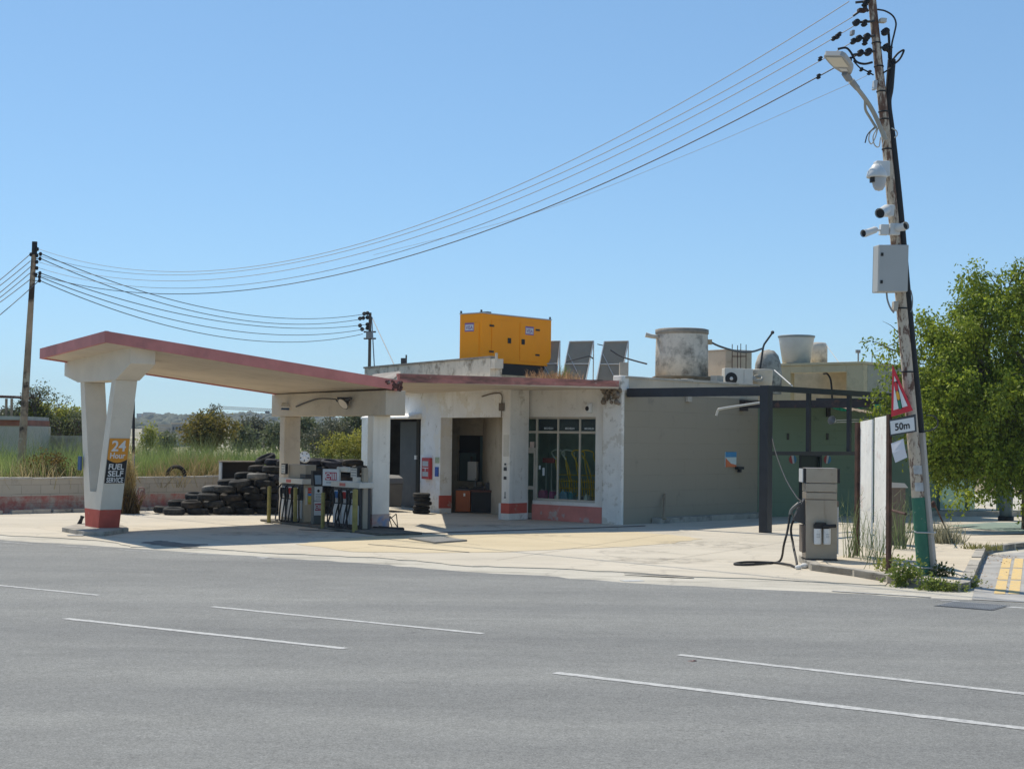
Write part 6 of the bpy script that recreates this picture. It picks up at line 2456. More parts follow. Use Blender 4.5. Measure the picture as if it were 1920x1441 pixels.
def bullet(name_label, base, tip, r, loc):
    o = thing('bullet_camera', loc, name_label, 'camera', 'bullet cameras on the leaning pole')
    a, b = V(base), V(tip)
    d = (b - a).normalized()
    mb = MB()
    mb.tube([a, a + d * .03, b - d * .03, b], [r * .7, r * .95, r, r * .98], 16)
    mb.tube([b - d * .05, b + d * .035 + V((0, 0, .012))], [r * 1.04, r * 1.04], 16, caps=False)
    mb.build('housing', M_CAMW, o)
    mb = MB()
    mb.disc(Fr(b + d * .004, d.cross(ZV).normalized(), None, d), r * .9, 18)
    mb.build('lens', M_BLACK, o)
    return o
o = bullet('upper bullet camera aiming left below the dome camera', P(1664, 391, PY - .22), P(1651, 400, PY - .42), .075, P(1664, 395, PY - .2))
mb = MB()
mb.box(Fr(P(1668, 394, PY - .14), (1, .1, 0), None, V((.08, 0, 1))), -.08, .06, -.06, .06, -.1, .08)
mb.build('mount', M_CAMW, o, bev=.02)
o = bullet('lower bullet camera sticking far out to the left above the grey box', P(1643, 430, PY - .2), P(1621, 438, PY - .35), .055, P(1655, 432, PY - .15))
mb = MB()
mb.tube([P(1656, 431, PY - .16), P(1640, 432, PY - .2)], .018, 8)
mb.box(Fr(P(1658, 431, PY - .14), (1, .1, 0), None, V((.08, 0, 1))), -.07, .06, -.05, .05, -.08, .08)
mb.build('mount', M_CAMW, o, bev=.015)
o = bullet('lower bullet camera aiming right above the grey box', P(1681, 428, PY - .16), P(1696, 425, PY - .3), .06, P(1684, 430, PY - .12))
mb = MB()
mb.box(Fr(P(1677, 430, PY - .13), (1, .1, 0), None, V((.08, 0, 1))), -.08, .08, -.05, .05, -.09, .09)
mb.build('mount', M_CAMW, o, bev=.015)
# grey cabinet on the pole
kc = P(1679, 502, PY - .24)
kf = Fr(kc, V((1, .16, .03)), None, V((.02, 0, 1)))
kx = lambda px: (px - 1679) * PY / FOC
kb = thing('pole_cabinet', kc, 'square grey metal cabinet mounted on the leaning pole', 'cabinet')
mb = MB()
kw0, kw1, kh0, kh1 = -.275, .20, -.365, .35
mb.box(kf, kw0, kw1, 0, .2, kh0, kh1)
mb.box(kf, kw0, kw1 + .0, .2, .22, kh0, kh1)
mb.build('case', mat('cabinet_grey', (.46, .45, .42), .45, var=.05), kb, bev=.012)
mb = MB()
mb.box(kf, kw0 + .004, kw1 - .004, -.022, -.002, kh0 + .004, kh1 - .004)
dr_ = mb.build('door', mat('cabinet_door_grey', (.46, .45, .42), .45, var=.05), kb, bev=.008)
for z_ in (.2, -.215):
    mb = MB()
    mb.box(kf, kw0 + .03, kw0 + .065, -.035, -.0225, z_ - .025, z_ + .025)
    mb.build('lock', M_BLACK, dr_)
mb = MB()
mb.tube(bez([P(1662, 544, PY - .12), P(1664, 562, PY - .12), P(1670, 578, PY - .1), P(1676, 586, PY - .08)], 6), .014, 8)
mb.tube(bez([P(1708, 544, PY - .05), P(1711, 560, PY - .03), P(1710, 578, PY), P(1707, 585, PY)], 6), .009, 8)
mb.build('cable', M_MGREY, kb)
# warning triangle, plate, paper
M_SRED = mat('sign_red', (.60, .02, .035), .4)
M_SWH = mat('sign_white', (.74, .73, .71), .45, var=.04)
sx = V((.72, -.69, .02)).normalized()
ty_ = PY - .20
A_, B_, C_ = P(1673, 684, ty_ + .12), P(1671, 781, ty_ + .14), P(1711, 769, ty_ - .22)
tri = thing('warning_sign', B_, 'red edged triangular traffic light warning sign on the leaning pole', 'sign')
nrm_ = (C_ - B_).cross(A_ - B_).normalized()
if nrm_.y > 0:
    nrm_ = -nrm_
ctr = (A_ + B_ + C_) / 3
def ins(k, lift):
    return [ctr + (q - ctr) * k + nrm_ * lift for q in (B_, C_, A_)]
mb = MB()
mb.prism(ins(1.0, 0), -nrm_ * .012)
mb.build('plate', M_SRED, tri, bev=.006)
mb = MB()
mb.prism(ins(.66, .002), nrm_ * .003)
mb.build('white_field', M_SWH, tri)
bx2 = (C_ - B_).normalized()
uz2 = (A_ - (B_ + C_) / 2).normalized()
base = (B_ + C_) / 2
hgt = (A_ - base).length
wdt = (C_ - B_).length
mid = ctr + nrm_ * .0058
for t_, m_ in ((.20, mat('sign_green', (.01, .17, .09), .4)), (.40, mat('sign_amber', (.72, .36, .02), .4)), (.60, M_SRED)):
    c = base + uz2 * hgt * t_ * .92 + nrm_ * .0058 + bx2 * 0
    mb = MB()
    mb.prism([c + bx2 * wdt * .075 * math.cos(a) + uz2 * hgt * .098 * math.sin(a) for a in np.linspace(0, 2 * math.pi, 20)[:-1]], nrm_ * .004)
    mb.build('light_disc', m_, tri)
mb = MB()
mb.prism([base + uz2 * hgt * .1 + bx2 * wdt * s_ * .085 + uz2 * (hgt * .56 if i > 1 else 0) + nrm_ * .0052 for i, s_ in enumerate((-1, 1, 1, -1))], nrm_ * .0005)
mb.build('signal_back', mat('sign_black', (.02, .02, .02), .4), tri)
p0_, p1_, p2_, p3_ = P(1669, 817, ty_ + .14), P(1718, 809, ty_ - .26), P(1716, 776, ty_ - .26), P(1667, 787, ty_ + .14)
dpl = thing('distance_plate', p0_, 'white 50m plate with dark edge below the triangular warning sign', 'sign')
nr2 = (p1_ - p0_).cross(p3_ - p0_).normalized()
if nr2.y > 0:
    nr2 = -nr2
mb = MB()
mb.prism([p0_, p1_, p2_, p3_], -nr2 * .012)
mb.build('plate', mat('sign_dark_edge', (.045, .05, .055), .4), dpl)
cc = (p0_ + p1_ + p2_ + p3_) / 4
mb = MB()
ex_ = (p1_ - p0_).normalized()
ez_ = (p3_ - p0_).normalized()
wd_, hg_ = (p1_ - p0_).length, (p3_ - p0_).length
pf = Fr(p0_ + nr2 * .001, ex_, -nr2, ez_)
e_ = .022
mb.prism([pf(e_, 0, e_), pf(wd_ - e_, 0, e_), pf(wd_ - e_, 0, hg_ - e_), pf(e_, 0, hg_ - e_)], nr2 * .003)
mb.build('white_field', M_SWH, dpl)
mb = MB()
mb.add(*text('50m', Fr(pf(wd_ * .5, -.0045, hg_ * .28), ex_, -nr2, ez_), hg_ * .44, wd_ * .56, .012))
mb.build('lettering', mat('sign_black', (.02, .02, .02), .4), dpl)
mb = MB()
q = [P(1679, 867, PY - .18), P(1701, 857, PY - .36), P(1694, 822, PY - .34), P(1671, 831, PY - .12)]
nq = (q[1] - q[0]).cross(q[3] - q[0]).normalized() * .003
mid_ = [q[0].lerp(q[3], .5) + nq * 6, q[1].lerp(q[2], .5) + nq * 3]
for a, b, c, d in ((q[0], q[1], mid_[1], mid_[0]), (mid_[0], mid_[1], q[2], q[3])):
    mb.add([a, b, c, d, a + nq, b + nq, c + nq, d + nq], [(0, 1, 2, 3), (7, 6, 5, 4), (0, 4, 5, 1), (2, 6, 7, 3), (0, 3, 7, 4), (1, 5, 6, 2)])
o = mb.build('paper_sheet', mat('white_paper', (.66, .66, .70), .7))
tag(o, 'loose white sheet of paper hanging below the 50m plate', 'paper')

# ------------------------------------------------------------------ other poles
def simple_pole(name, base, top, r0, r1, label, m, n=14):
    o = thing(name, base, label, 'utility pole')
    mb = MB()
    pts = [V(base).lerp(V(top), i / n) for i in range(n + 1)]
    mb.tube(pts, [r0 + (r1 - r0) * i / n for i in range(n + 1)], 12)
    mb.build('shaft', m, o)
    return o


M_POLE2 = mat('old_timber_pole', (.46, .32, .21), .9, var=.3, vscale=2, bump=.4, stains=[((.06, .04, .03), 1.6, .5, .6, (1, 1, 1)), ((.5, .4, .28), 3, .55, .62, (1, 1, 1))])
L_Y = 44.0
lb_ = P(38, 893, L_Y)
lt_ = P(65, 455, L_Y)
pl2 = simple_pole('utility_pole', V((lb_.x, lb_.y, .72)), lt_, .125, .07, 'weathered utility pole standing in the grass field at the far left', M_POLE2)
mb = MB()
mb.tube([lt_ + V((0, 0, -.35)), lt_ + V((0, 0, .03))], [.078, .078], 12)
mb.build('dark_top', M_BLACK, pl2)
for x, y in ((70, 467), (76, 476), (69, 479), (75, 485), (69, 491), (69, 502.5), (75, 512), (67, 515), (74, 519), (74, 526), (58, 477)):
    p = P(x, y, L_Y - .05)
    mb = MB()
    mb.lathe(Fr(p, (1, 0, 0)), [(.001, -.06), (.035, -.05), (.05, 0), (.035, .05), (.001, .06)], 10)
    mb.tube([p, V((P(65, y, L_Y).x, L_Y, p.z))], .012, 6)
    mb.build('insulator', M_BLACK, pl2)
T_Y = 64.0
tb3, tt3 = P(693, 700, T_Y), P(694, 586, T_Y)
pl3 = simple_pole('utility_pole', V((tb3.x, tb3.y, .3)), tt3, .085, .06, 'distant utility pole with cross pieces rising behind the station parapet', mat('dark_timber', (.11, .09, .075), .9, var=.3))
for y0, y1 in ((622, 622), (634.5, 634.5)):
    mb = MB()
    a, b = P(682, y0, T_Y), P(705, y1, T_Y)
    mb.tube([a, b], .04, 6)
    mb.build('cross_arm', M_DARK, pl3)
mb = MB()
a = P(692.5, 628, T_Y)
mb.box(Fr(a, (1, 0, 0)), -.13, .13, -.1, .1, -.14, .14)
mb.build('transformer_box', M_MGREY, pl3)
for x, y in ((689, 587), (683, 588), (689, 595), (681, 596), (675, 597), (689, 608), (675, 610), (689, 615), (679, 617)):
    mb = MB()
    mb.ball(P(x, y, T_Y), .09, 6)
    mb.build('insulator', M_BLACK, pl3)
mb = MB()
mb.tube([P(697, 594, T_Y), V((P(742, 690, 60).x, 60, P(742, 690, 60).z))], .02, 5)
mb.tube([P(697, 596, T_Y), P(702, 688, T_Y - 1)], .025, 5)
mb.build('stay_wire', M_MGREY, pl3)

# ------------------------------------------------------------------ wires
M_WIRE = mat('overhead_wire', (.12, .12, .125), .5)
M_WIRE2 = mat('pale_overhead_wire', (.40, .36, .31), .5)
def wire(a, b, ctrl, r, label, group, m, n=48):
    """a hanging wire from a to b that passes the pixel ctrl in the photograph"""
    a, b = V(a), V(b)
    best = None
    for i in range(1, 200):
        s = i / 200
        p = a.lerp(b, s)
        if best is None or abs(proj(p)[0] - ctrl[0]) < best[0]:
            best = (abs(proj(p)[0] - ctrl[0]), s)
    s = best[1]
    p = a.lerp(b, s)
    z = P(ctrl[0], ctrl[1], p.y).z
    k = (p.z - z) / (4 * s * (1 - s))
    pts = []
    for i in range(n + 1):
        t = i / n
        q = a.lerp(b, t)
        pts.append(V((q.x, q.y, q.z - 4 * k * t * (1 - t))))
    mb = MB()
    mb.tube(pts, r, 6)
    tag(mb.build('overhead_wire', m), label, 'wire', group)


O5 = ['topmost', 'second from top', 'middle', 'second from bottom', 'lowest']
g1 = 'wires between the leaning pole and the left pole'
for i, (ra, lb2, yc, m_) in enumerate((((1592, 3), (73, 467), 507.0, M_WIRE2), ((1600, 31), (72, 479), 513.0, M_WIRE2), ((1606, 46), (72, 491), 524.0, M_WIRE2), ((1602, 77), (72, 502), 538.5, M_WIRE2), ((1608, 103), (70, 515), 549.2, M_WIRE))):
    wire(P(ra[0], ra[1], PY - .05), P(lb2[0], lb2[1], L_Y - .05), (400, yc), .0065 if i < 4 else .010, '%s of the five long wires from the leaning pole to the left pole' % O5[i], g1, m_)
g2 = 'wires between the left pole and the distant pole'
for i, (la, rb_, yc) in enumerate((((78, 476), (688, 588), 592), ((77, 485), (683, 597), 603), ((76, 512), (688, 608), 610.5), ((75, 519), (688, 616), 624.5), ((75, 526), (680, 626), 638.7))):
    wire(P(*la, L_Y - .05), P(*rb_, T_Y), (480, yc), .013, '%s of the five wires from the left pole to the distant pole' % O5[i], g2, M_WIRE)
g3 = 'wires leaving the picture at the far left'
for i, (la, y0) in enumerate((((56, 477), 525), ((57, 489), 535), ((57, 500), 548), ((56, 512), 558), ((56, 524), 567), ((72, 527), 590))):
    sl = (y0 - la[1]) / la[0]
    e = P(-160, la[1] + sl * (la[0] + 160) * .9, 40)
    wire(P(*la, L_Y - .02), e, (0, y0), .012, '%s wire running left out of view from the left pole' % ['first (top)', 'second', 'third', 'fourth', 'fifth', 'sixth (bottom)'][i], g3, M_WIRE)
# faint slack line from the pole
mb = MB()
mb.tube(bez([P(1625, 142, PY), P(1560, 172, 25), P(1300, 285, 30), P(1000, 400, 34), P(700, 478, 39)], 10), .004, 5)
tag(mb.build('thin_line', M_WIRE2), 'very thin pale line sagging left just below the five long wires', 'wire')
# ------------------------------------------------------------------ vegetation
def leafquads(P0, D, S, L, W, tint):
    """arrays of leaves: base points, directions, side vectors, lengths, widths -> vertices and faces (a folded diamond each)"""
    n = len(P0)
    mid = P0 + D * (L * .45)[:, None]
    tip = P0 + D * L[:, None]
    a = mid + S * (W / 2)[:, None]
    b = mid - S * (W / 2)[:, None]
    v = np.stack([P0, a, tip, b], 1).reshape(-1, 3)
    f = np.arange(n * 4).reshape(-1, 4)
    return v, f


def raw_mesh(name, v, f, m, tint, parent=None, loc=None):
    if parent is not None:
        r = parent
        while r.parent is not None:
            r = r.parent
        off = np.array(r.location)
    elif loc is not None:
        off = np.array(tuple(loc))
    else:
        lo, hi = v.min(0), v.max(0)
        off = np.array([(lo[0] + hi[0]) / 2, (lo[1] + hi[1]) / 2, lo[2]])
    me = bpy.data.meshes.new(name)
    nv, nf, k = len(v), len(f), f.shape[1]
    me.vertices.add(nv)
    me.vertices.foreach_set('co', (v - off).ravel())
    me.loops.add(nf * k)
    me.loops.foreach_set('vertex_index', f.ravel().astype(np.int32))
    me.polygons.add(nf)
    me.polygons.foreach_set('loop_start', np.arange(0, nf * k, k, dtype=np.int32))
    me.update(calc_edges=True)
    me.materials.append(m)
    at = me.attributes.new('tint', 'FLOAT', 'FACE')
    at.data.foreach_set('value', tint.astype(np.float32))
    o = bpy.data.objects.new(name, me)
    COL.objects.link(o)
    if parent is not None:
        o.parent = parent
    else:
        o.location = off
    return o


def unit(a):
    return a / (np.linalg.norm(a, axis=1, keepdims=True) + 1e-9)


def crown(name, blobs, n_spray, per, leaf, m, seed, parent, droop=.6, spread=.3, surf=.55, tl=(0, 1)):
    """sprays of leaves spread through the volume of several blobs (centre, rx, ry, rz)"""
    g = np.random.default_rng(seed)
    w_ = np.array([b[1] * b[2] * b[3] for b in blobs]) ** .8
    idx = g.choice(len(blobs), n_spray, p=w_ / w_.sum())
    C = np.array([tuple(b[0]) for b in blobs])[idx]
    R = np.array([b[1:4] for b in blobs])[idx]
    u = unit(g.normal(size=(n_spray, 3)))
    rr = g.random(n_spray) ** surf
    # ragged outline: clumps of different reach
    lump = 1 + .22 * np.sin(u[:, 0] * 7 + idx) * np.sin(u[:, 2] * 8 + idx * 2) + g.normal(0, .06, n_spray)
    base = C + u * R * (rr * lump)[:, None]
    dirn = unit(u + np.array([0, 0, -droop]) + g.normal(0, .35, (n_spray, 3)))
    ln = spread * g.uniform(.6, 1.3, n_spray)
    t = np.linspace(0, 1, per)
    pos = base[:, None, :] + dirn[:, None, :] * (ln[:, None] * t[None, :])[:, :, None]
    pos[:, :, 2] -= (ln[:, None] * (t[None, :] ** 2) * droop * .6)
    pos = pos.reshape(-1, 3) + g.normal(0, leaf * .55, (n_spray * per, 3))
    n = len(pos)
    d = unit(np.repeat(dirn, per, 0) * .5 + g.normal(0, .6, (n, 3)) + np.array([0, 0, -droop]))
    s = unit(np.cross(d, g.normal(size=(n, 3))))
    L = leaf * g.uniform(.7, 1.35, n)
    v, f = leafquads(pos, d, s, L, L * .5, None)
    sp = np.clip(g.random(n_spray) * .65 + g.random(len(blobs))[idx] * .5 - .08, 0, 1)
    tint = np.clip(np.repeat(sp, per) * .7 + g.random(n) * .3, 0, 1)
    tint = tl[0] + tint * (tl[1] - tl[0])
    return raw_mesh(name, v, f, m, tint, parent)


def limbs(mb, root, tips, r0, seed=0, wig=.12):
    rr = random.Random(seed)
    for t in tips:
        a, b = V(root), V(t)
        mid1 = a.lerp(b, .35) + V((rr.gauss(0, wig), rr.gauss(0, wig), (b - a).length * .08))
        mid2 = a.lerp(b, .7) + V((rr.gauss(0, wig), rr.gauss(0, wig), (b - a).length * .05))
        pts = bez([a, mid1, mid2, b], 4)
        mb.tube(pts, [r0 * (1 - .82 * i / (len(pts) - 1)) for i in range(len(pts))], 7)


M_BARK = mat('tree_bark', (.13, .10, .075), .95, var=.4, vscale=6, bump=.8, bscale=14)
M_LEAF = leaf_mat('fresh_leaves', (.05, .09, .010), (.46, .54, .06), .45)
M_LEAFD = leaf_mat('olive_leaves', (.10, .12, .06), (.20, .22, .11), .4)
M_LEAFY = leaf_mat('yellow_green_leaves', (.17, .20, .04), (.42, .42, .09), .5)
M_LEAFG = leaf_mat('grey_green_leaves', (.09, .10, .065), (.17, .17, .11), .3)
# ---- the big tree on the right
TY = 37.5
def tb3_(px, py, r, dy=0, sq=1.0):
    c = P(px, py, TY + dy)
    k = r * TY / FOC
    return (c, k, k * 1.05, k * sq)


tt = thing('broadleaf_tree', V((P(1930, 985, TY).x, TY, 0)), 'big bright green leafy tree at the right edge behind the leaning pole', 'tree')
bl = [tb3_(1890, 640, 118), tb3_(1815, 700, 100, -.8), tb3_(1960, 690, 150, .5), tb3_(1810, 800, 95, -1), tb3_(1905, 800, 125, -1.2), tb3_(1990, 810, 140), tb3_(1748, 740, 55, -.6), tb3_(1775, 640, 56, -.3), tb3_(1838, 575, 60), tb3_(1925, 548, 52), tb3_(2000, 560, 95), tb3_(1775, 850, 50, -.8), tb3_(1860, 855, 50, -.9), tb3_(1950, 872, 52, -.4, .7), tb3_(2060, 720, 150, 1), tb3_(1870, 740, 110, 1.5)]
gt = np.random.default_rng(17)
sub = []
for (c, rx, ry, rz) in bl:                       # boughs: small clumps set over and inside each blob
    for i in range(int(12 + 22 * rx)):
        u = gt.normal(size=3)
        u /= np.linalg.norm(u)
        f = gt.uniform(.55, 1.04) if gt.random() < .8 else gt.uniform(.1, .55)
        k_ = gt.uniform(.15, .31)
        sub.append((V((c.x + u[0] * rx * f, c.y + u[1] * ry * f, c.z + u[2] * rz * f)), k_, k_, k_ * .85))
crown('crown', sub, 9600, 12, .092, M_LEAF, 3, tt, .5, .30, .6)
crown('crown', [tb3_(1690, 640, 30), tb3_(1655, 655, 18), tb3_(1722, 600, 20), tb3_(1690, 620, 14), tb3_(1668, 745, 28), tb3_(1650, 770, 22), tb3_(1700, 700, 34), tb3_(1640, 640, 12), tb3_(1900, 505, 20), tb3_(1812, 520, 22), tb3_(1735, 590, 18), tb3_(1765, 905, 10), tb3_(1782, 940, 8), tb3_(1812, 920, 16), tb3_(1845, 930, 10), tb3_(1915, 940, 16)], 300, 10, .10, M_LEAF, 4, tt, .6, .30, .6)
mb = MB()
rt = V((P(1935, 985, TY).x, TY, 0))
mb.tube(bez([rt, rt + V((-.05, 0, 1.1)), rt + V((-.15, -.1, 2.0))], 5), [.26, .24, .23, .22, .21, .21, .2, .19, .18, .18, .17], 12)
fork = rt + V((-.15, -.1, 1.9))
limbs(mb, fork, [b[0] for b in bl[:9]] + [bl[14][0]], .13, 5, .2)
limbs(mb, P(1880, 760, TY), [P(1690, 600, TY), P(1640, 640, TY), P(1668, 745, TY - .5), P(1735, 590, TY)], .05, 6, .15)
limbs(mb, rt + V((-.1, -.3, 1.0)), [P(1905, 930, TY - 1), P(1870, 900, TY - 1), P(1960, 930, TY - .8), P(1920, 905, TY - 1.2)], .06, 7, .15)
limbs(mb, P(1700, 640, TY), [P(1655, 602, TY), P(1640, 660, TY), P(1712, 560, TY)], .018, 8, .05)
limbs(mb, P(1890, 560, TY), [P(1830, 497, TY), P(1860, 505, TY), P(1917, 488, TY), P(1800, 520, TY)], .018, 9, .05)
limbs(mb, P(1880, 800, TY - .5), [P(x, y, TY - 1.3) for x, y in ((1760, 790), (1780, 850), (1830, 880), (1880, 905), (1800, 740), (1850, 690), (1905, 880))], .035, 31, .25)
limbs(mb, P(1930, 760, TY - .5), [P(x, y, TY - 1.4) for x, y in ((1880, 820), (1915, 860), (1900, 700), (1840, 770), (1925, 640))], .035, 32, .25)
mb.build('trunk', M_BARK, tt)

# ---- grass field behind the wall
def blades(name, n, gen, hmin, hmax, wd, m, seed, lean=.3, kind='stuff', label=None, clump=None):
    g = np.random.default_rng(seed)
    base = gen(g, n)
    h = g.uniform(hmin, hmax, n) * (1 + .35 * np.sin(base[:, 0] * 1.9) * np.sin(base[:, 1] * 1.3 + 1))
    d = unit(np.stack([g.normal(0, lean, n), g.normal(0, lean, n), np.ones(n)], 1))
    s = unit(np.cross(d, g.normal(size=(n, 3))))
    w2 = wd * g.uniform(.6, 1.4, n)
    m1 = base + d * (h * .55)[:, None]
    bend = unit(d + np.stack([g.normal(0, .45, n), g.normal(0, .45, n), np.zeros(n)], 1))
    tip = m1 + bend * (h * .5)[:, None]
    v = np.stack([base - s * w2[:, None] / 2, base + s * w2[:, None] / 2, m1 + s * w2[:, None] * .42, m1 - s * w2[:, None] * .42, tip + s * w2[:, None] * .06, tip - s * w2[:, None] * .06], 1).reshape(-1, 3)
    i = np.arange(n) * 6
    f = np.concatenate([np.stack([i, i + 1, i + 2, i + 3], 1), np.stack([i + 3, i + 2, i + 4, i + 5], 1)])
    patch = .5 + .5 * np.sin(base[:, 0] * .9 + 1.3 * np.sin(base[:, 1] * .5))
    tint = np.tile(np.clip(.55 * patch + .45 * g.random(n), 0, 1), 2)
    o = raw_mesh(name, v, f, m, tint)
    return tag(o, label, None, None, kind)


M_GRASS = leaf_mat('field_grass', (.14, .21, .045), (.34, .41, .13), .45, .7)
M_STRAW = leaf_mat('straw_grass', (.34, .25, .11), (.60, .50, .28), .35, .8)
M_FENNEL = leaf_mat('fennel_green', (.13, .18, .07), (.27, .30, .14), .45, .7)
FZ = .6
def along_wall(x0, x1, y0, y1, bias=1.0):
    def gen(g, n):
        x = g.uniform(x0, x1, n)
        y = y0 + (y1 - y0) * g.random(n) ** bias
        o = np.array(tuple(WL0))
        p = o + np.outer(x, np.array(tuple(WD))) + np.outer(y, np.array(tuple(WN)))
        p[:, 2] = FZ
        return p
    return gen


blades('field_grass', 46000, along_wall(-7, 21, .5, 26, 1.5), .5, 1.0, .014, M_GRASS, 1, .2)
blades('field_grass', 9000, along_wall(-7, 22, 3, 30, 1.2), 1.0, 1.5, .010, M_FENNEL, 2, .12)
blades('dry_grass', 4200, along_wall(-7, 19, .55, 1.5), .2, .55, .016, M_STRAW, 3, .5)
def spots(pts, sd):
    def gen(g, n):
        a = np.array(pts)[g.integers(0, len(pts), n)]
        p = np.zeros((n, 3))
        p[:, :2] = a[:, :2] + g.normal(0, sd, (n, 2))
        p[:, 2] = FZ
        return p
    return gen
def fp_(px, d=1.2):
    """ground point in the field at pixel column px, d metres behind the wall line"""
    r = ray(px, 880)
    t = (WL0 + WN * d - CAM).dot(WN) / r.dot(WN)
    p = CAM + r * t
    return (p.x, p.y, FZ)
blades('dry_grass', 2600, spots([fp_(x, d) for x, d in ((350, .7), (375, 1), (400, .8), (415, 1.2), (330, 1.3), (345, 2), (305, .5), (440, 1.3))], .35), .35, .85, .018, M_STRAW, 4, .4)
blades('dry_grass', 900, spots([fp_(x, d) for x, d in ((20, .8), (75, .9), (95, 1.0), (150, .8))], .4), .35, .85, .018, M_STRAW, 5, .35)
# single shrubs of the field
def shrub(name, px, d, blobs, n, per, leaf, m, label, cat='shrub', group=None, seed=1, z=FZ, y=None, droop=.1, spread=.2):
    b = fp_(px, d) if y is None else (P(px, 880, y).x, y, z)
    o = thing(name, b, label, cat, group)
    bl_ = [(V((b[0] + q[0], b[1] + q[1], b[2] + q[2])), q[3], q[3], q[4]) for q in blobs]
    crown('foliage', bl_, n, per, leaf, m, seed, o, droop, spread, .5)
    mb = MB()
    limbs(mb, V((b[0], b[1], b[2] - .05)), [q[0] for q in bl_] * 2, .03, seed, .08)
    mb.build('stems', M_BARK, o)
    return o


shrub('rust_brown_shrub', 75, 1.2, [(0, 0, .45, .55, .4), (.4, .1, .5, .35, .35), (-.3, .2, .4, .3, .3)], 420, 9, .07, leaf_mat('rusty_leaves', (.12, .07, .02), (.24, .17, .04), .4), 'rusty brown and green shrub just behind the block wall at the left', seed=21)
shrub('yellow_shrub', 655, 2.2, [(0, 0, 1.0, .8, .55), (.5, .2, 1.3, .45, .4), (-.6, .1, 1.1, .4, .4)], 620, 10, .08, leaf_mat('yellow_leaves', (.20, .22, .04), (.50, .46, .10), .45), 'bright yellow green bush seen through the portal beside the station wall', seed=22)
shrub('pale_green_shrub', 610, 3.5, [(0, 0, 1.3, .7, .6), (.5, 0, 1.6, .4, .4)], 420, 10, .08, M_LEAFG, 'grey green bush seen through the portal above the tyre heap', seed=23)
# tall dry plant in front of the wall by the pipe post
dpn = G(236, 962)
weeds('dry_tall_weed', [dpn, dpn + V((.06, .05, 0)), dpn + V((-.05, .1, 0))], 330, 1.6, 'straw_weed', (.36, .25, .10), (.62, .50, .24), 'tall dry golden weed in front of the block wall right of the V column', 'weeds', .05, 31, .014, lean=.07)
weeds('dark_weed', [dpn + V((.05, -.05, 0))], 260, .75, 'brown_weed', (.07, .045, .02), (.2, .13, .05), 'dark brown dead weed at the foot of the tall golden weed', 'weeds', .13, 32, .018, lean=.3)
pp_ = G(248, 958)
o = thing('pipe_post', pp_, 'thin pipe post with black upper half standing at the block wall', 'post')
mb = MB()
mb.cyl(pp_, V((pp_.x, pp_.y, P(249, 850, pp_.y).z)), .04, n=10)
mb.build('lower_pipe', M_MGREY, o)
mb = MB()
mb.cyl(V((pp_.x, pp_.y, P(249, 850, pp_.y).z + .001)), P(250.5, 751, pp_.y), .036, n=10)
mb.build('upper_pipe', M_BLACK, o)
mb = MB()
vp = G(258, 959)
mb.tube(bez([V((vp.x, vp.y, .45)), V((vp.x + .03, vp.y, .62)), V((vp.x + .16, vp.y, .62)), V((vp.x + .16, vp.y, .4))], 5), .02, 6)
mb.ball(V((vp.x + .12, vp.y, .48)), .08, 6, 0, (1, .6, 1.4))
tag(mb.build('wall_tap', mat('dirty_pink_metal', (.3, .18, .16), .7)), 'old tap with bent pipe on the block wall beside the pipe post', 'tap')
bst = G(150, 989)
mb = MB()
mb.tube([bst + V((-.04, 0, .02)), bst + V((.03, 0, .2)), bst + V((.05, 0, .26))], [.06, .035, .05], 8)
mb.tube([bst + V((.1, 0, .0)), bst + V((.14, 0, .13))], .018, 6)
tag(mb.build('standing_valve', M_BLACK), 'black valve stub on the ground left of the V column', 'valve')

# ---- trees and bushes beyond the field
def far_tree(name, px, y, top, bot, wpx, n, per, leaf, m, label, seed, group='trees beyond the field', cat='tree', nb=5, sh=1.0):
    rr = random.Random(seed)
    c = P(px, (top + bot) / 2, y)
    k = y / FOC
    hh = (bot - top) * k / 2
    ww = wpx * k / 2
    base = V((c.x, y, max(.0, c.z - hh - .3)))
    o = thing(name, base, label, cat, group)
    bl_ = []
    for i in range(nb):
        a = rr.uniform(0, 6.28)
        f = rr.uniform(0, .55)
        bl_.append((V((c.x + math.cos(a) * ww * f, y + math.sin(a) * ww * f, c.z + rr.uniform(-.35, .45) * hh)), ww * rr.uniform(.4, .62), ww * rr.uniform(.4, .6), hh * rr.uniform(.4, .62) * sh))
    crown('crown', bl_, n, per, leaf, m, seed, o, .2, leaf * 2.6, .5)
    mb = MB()
    limbs(mb, base, [b[0] for b in bl_], max(.04, hh * .05), seed, .1)
    mb.build('trunk', M_BARK, o)
    return o


far_tree('round_tree', 392, 66, 770, 845, 104, 900, 9, .13, leaf_mat('golden_leaves', (.13, .13, .03), (.27, .20, .045), .45), 'round yellow green tree in the middle of the field', 41, nb=7)
far_tree('thin_tree', 402, 70, 760, 795, 30, 60, 7, .13, M_LEAFG, 'thin pale tree top sticking out above the round yellow green tree', 42, nb=3)
far_tree('grey_green_tree', 482, 110, 781, 830, 66, 420, 9, .24, M_LEAFG, 'grey green tree right of the round yellow tree', 43)
far_tree('dark_tree', 454, 95, 796, 838, 34, 260, 9, .2, M_LEAFD, 'small dark tree between the yellow tree and the grey green tree', 44)
far_tree('dark_tree', 512, 92, 795, 838, 40, 260, 9, .2, M_LEAFD, 'dark tree just left of the back canopy column', 45)
far_tree('dark_tree', 311, 80, 812, 850, 24, 160, 8, .16, M_LEAFD, 'small dark bush standing alone left of the round yellow tree', 46)
far_tree('grey_green_tree', 575, 88, 786, 838, 62, 460, 9, .2, M_LEAFD, 'dark grey green tree left in the view through the portal', 47)
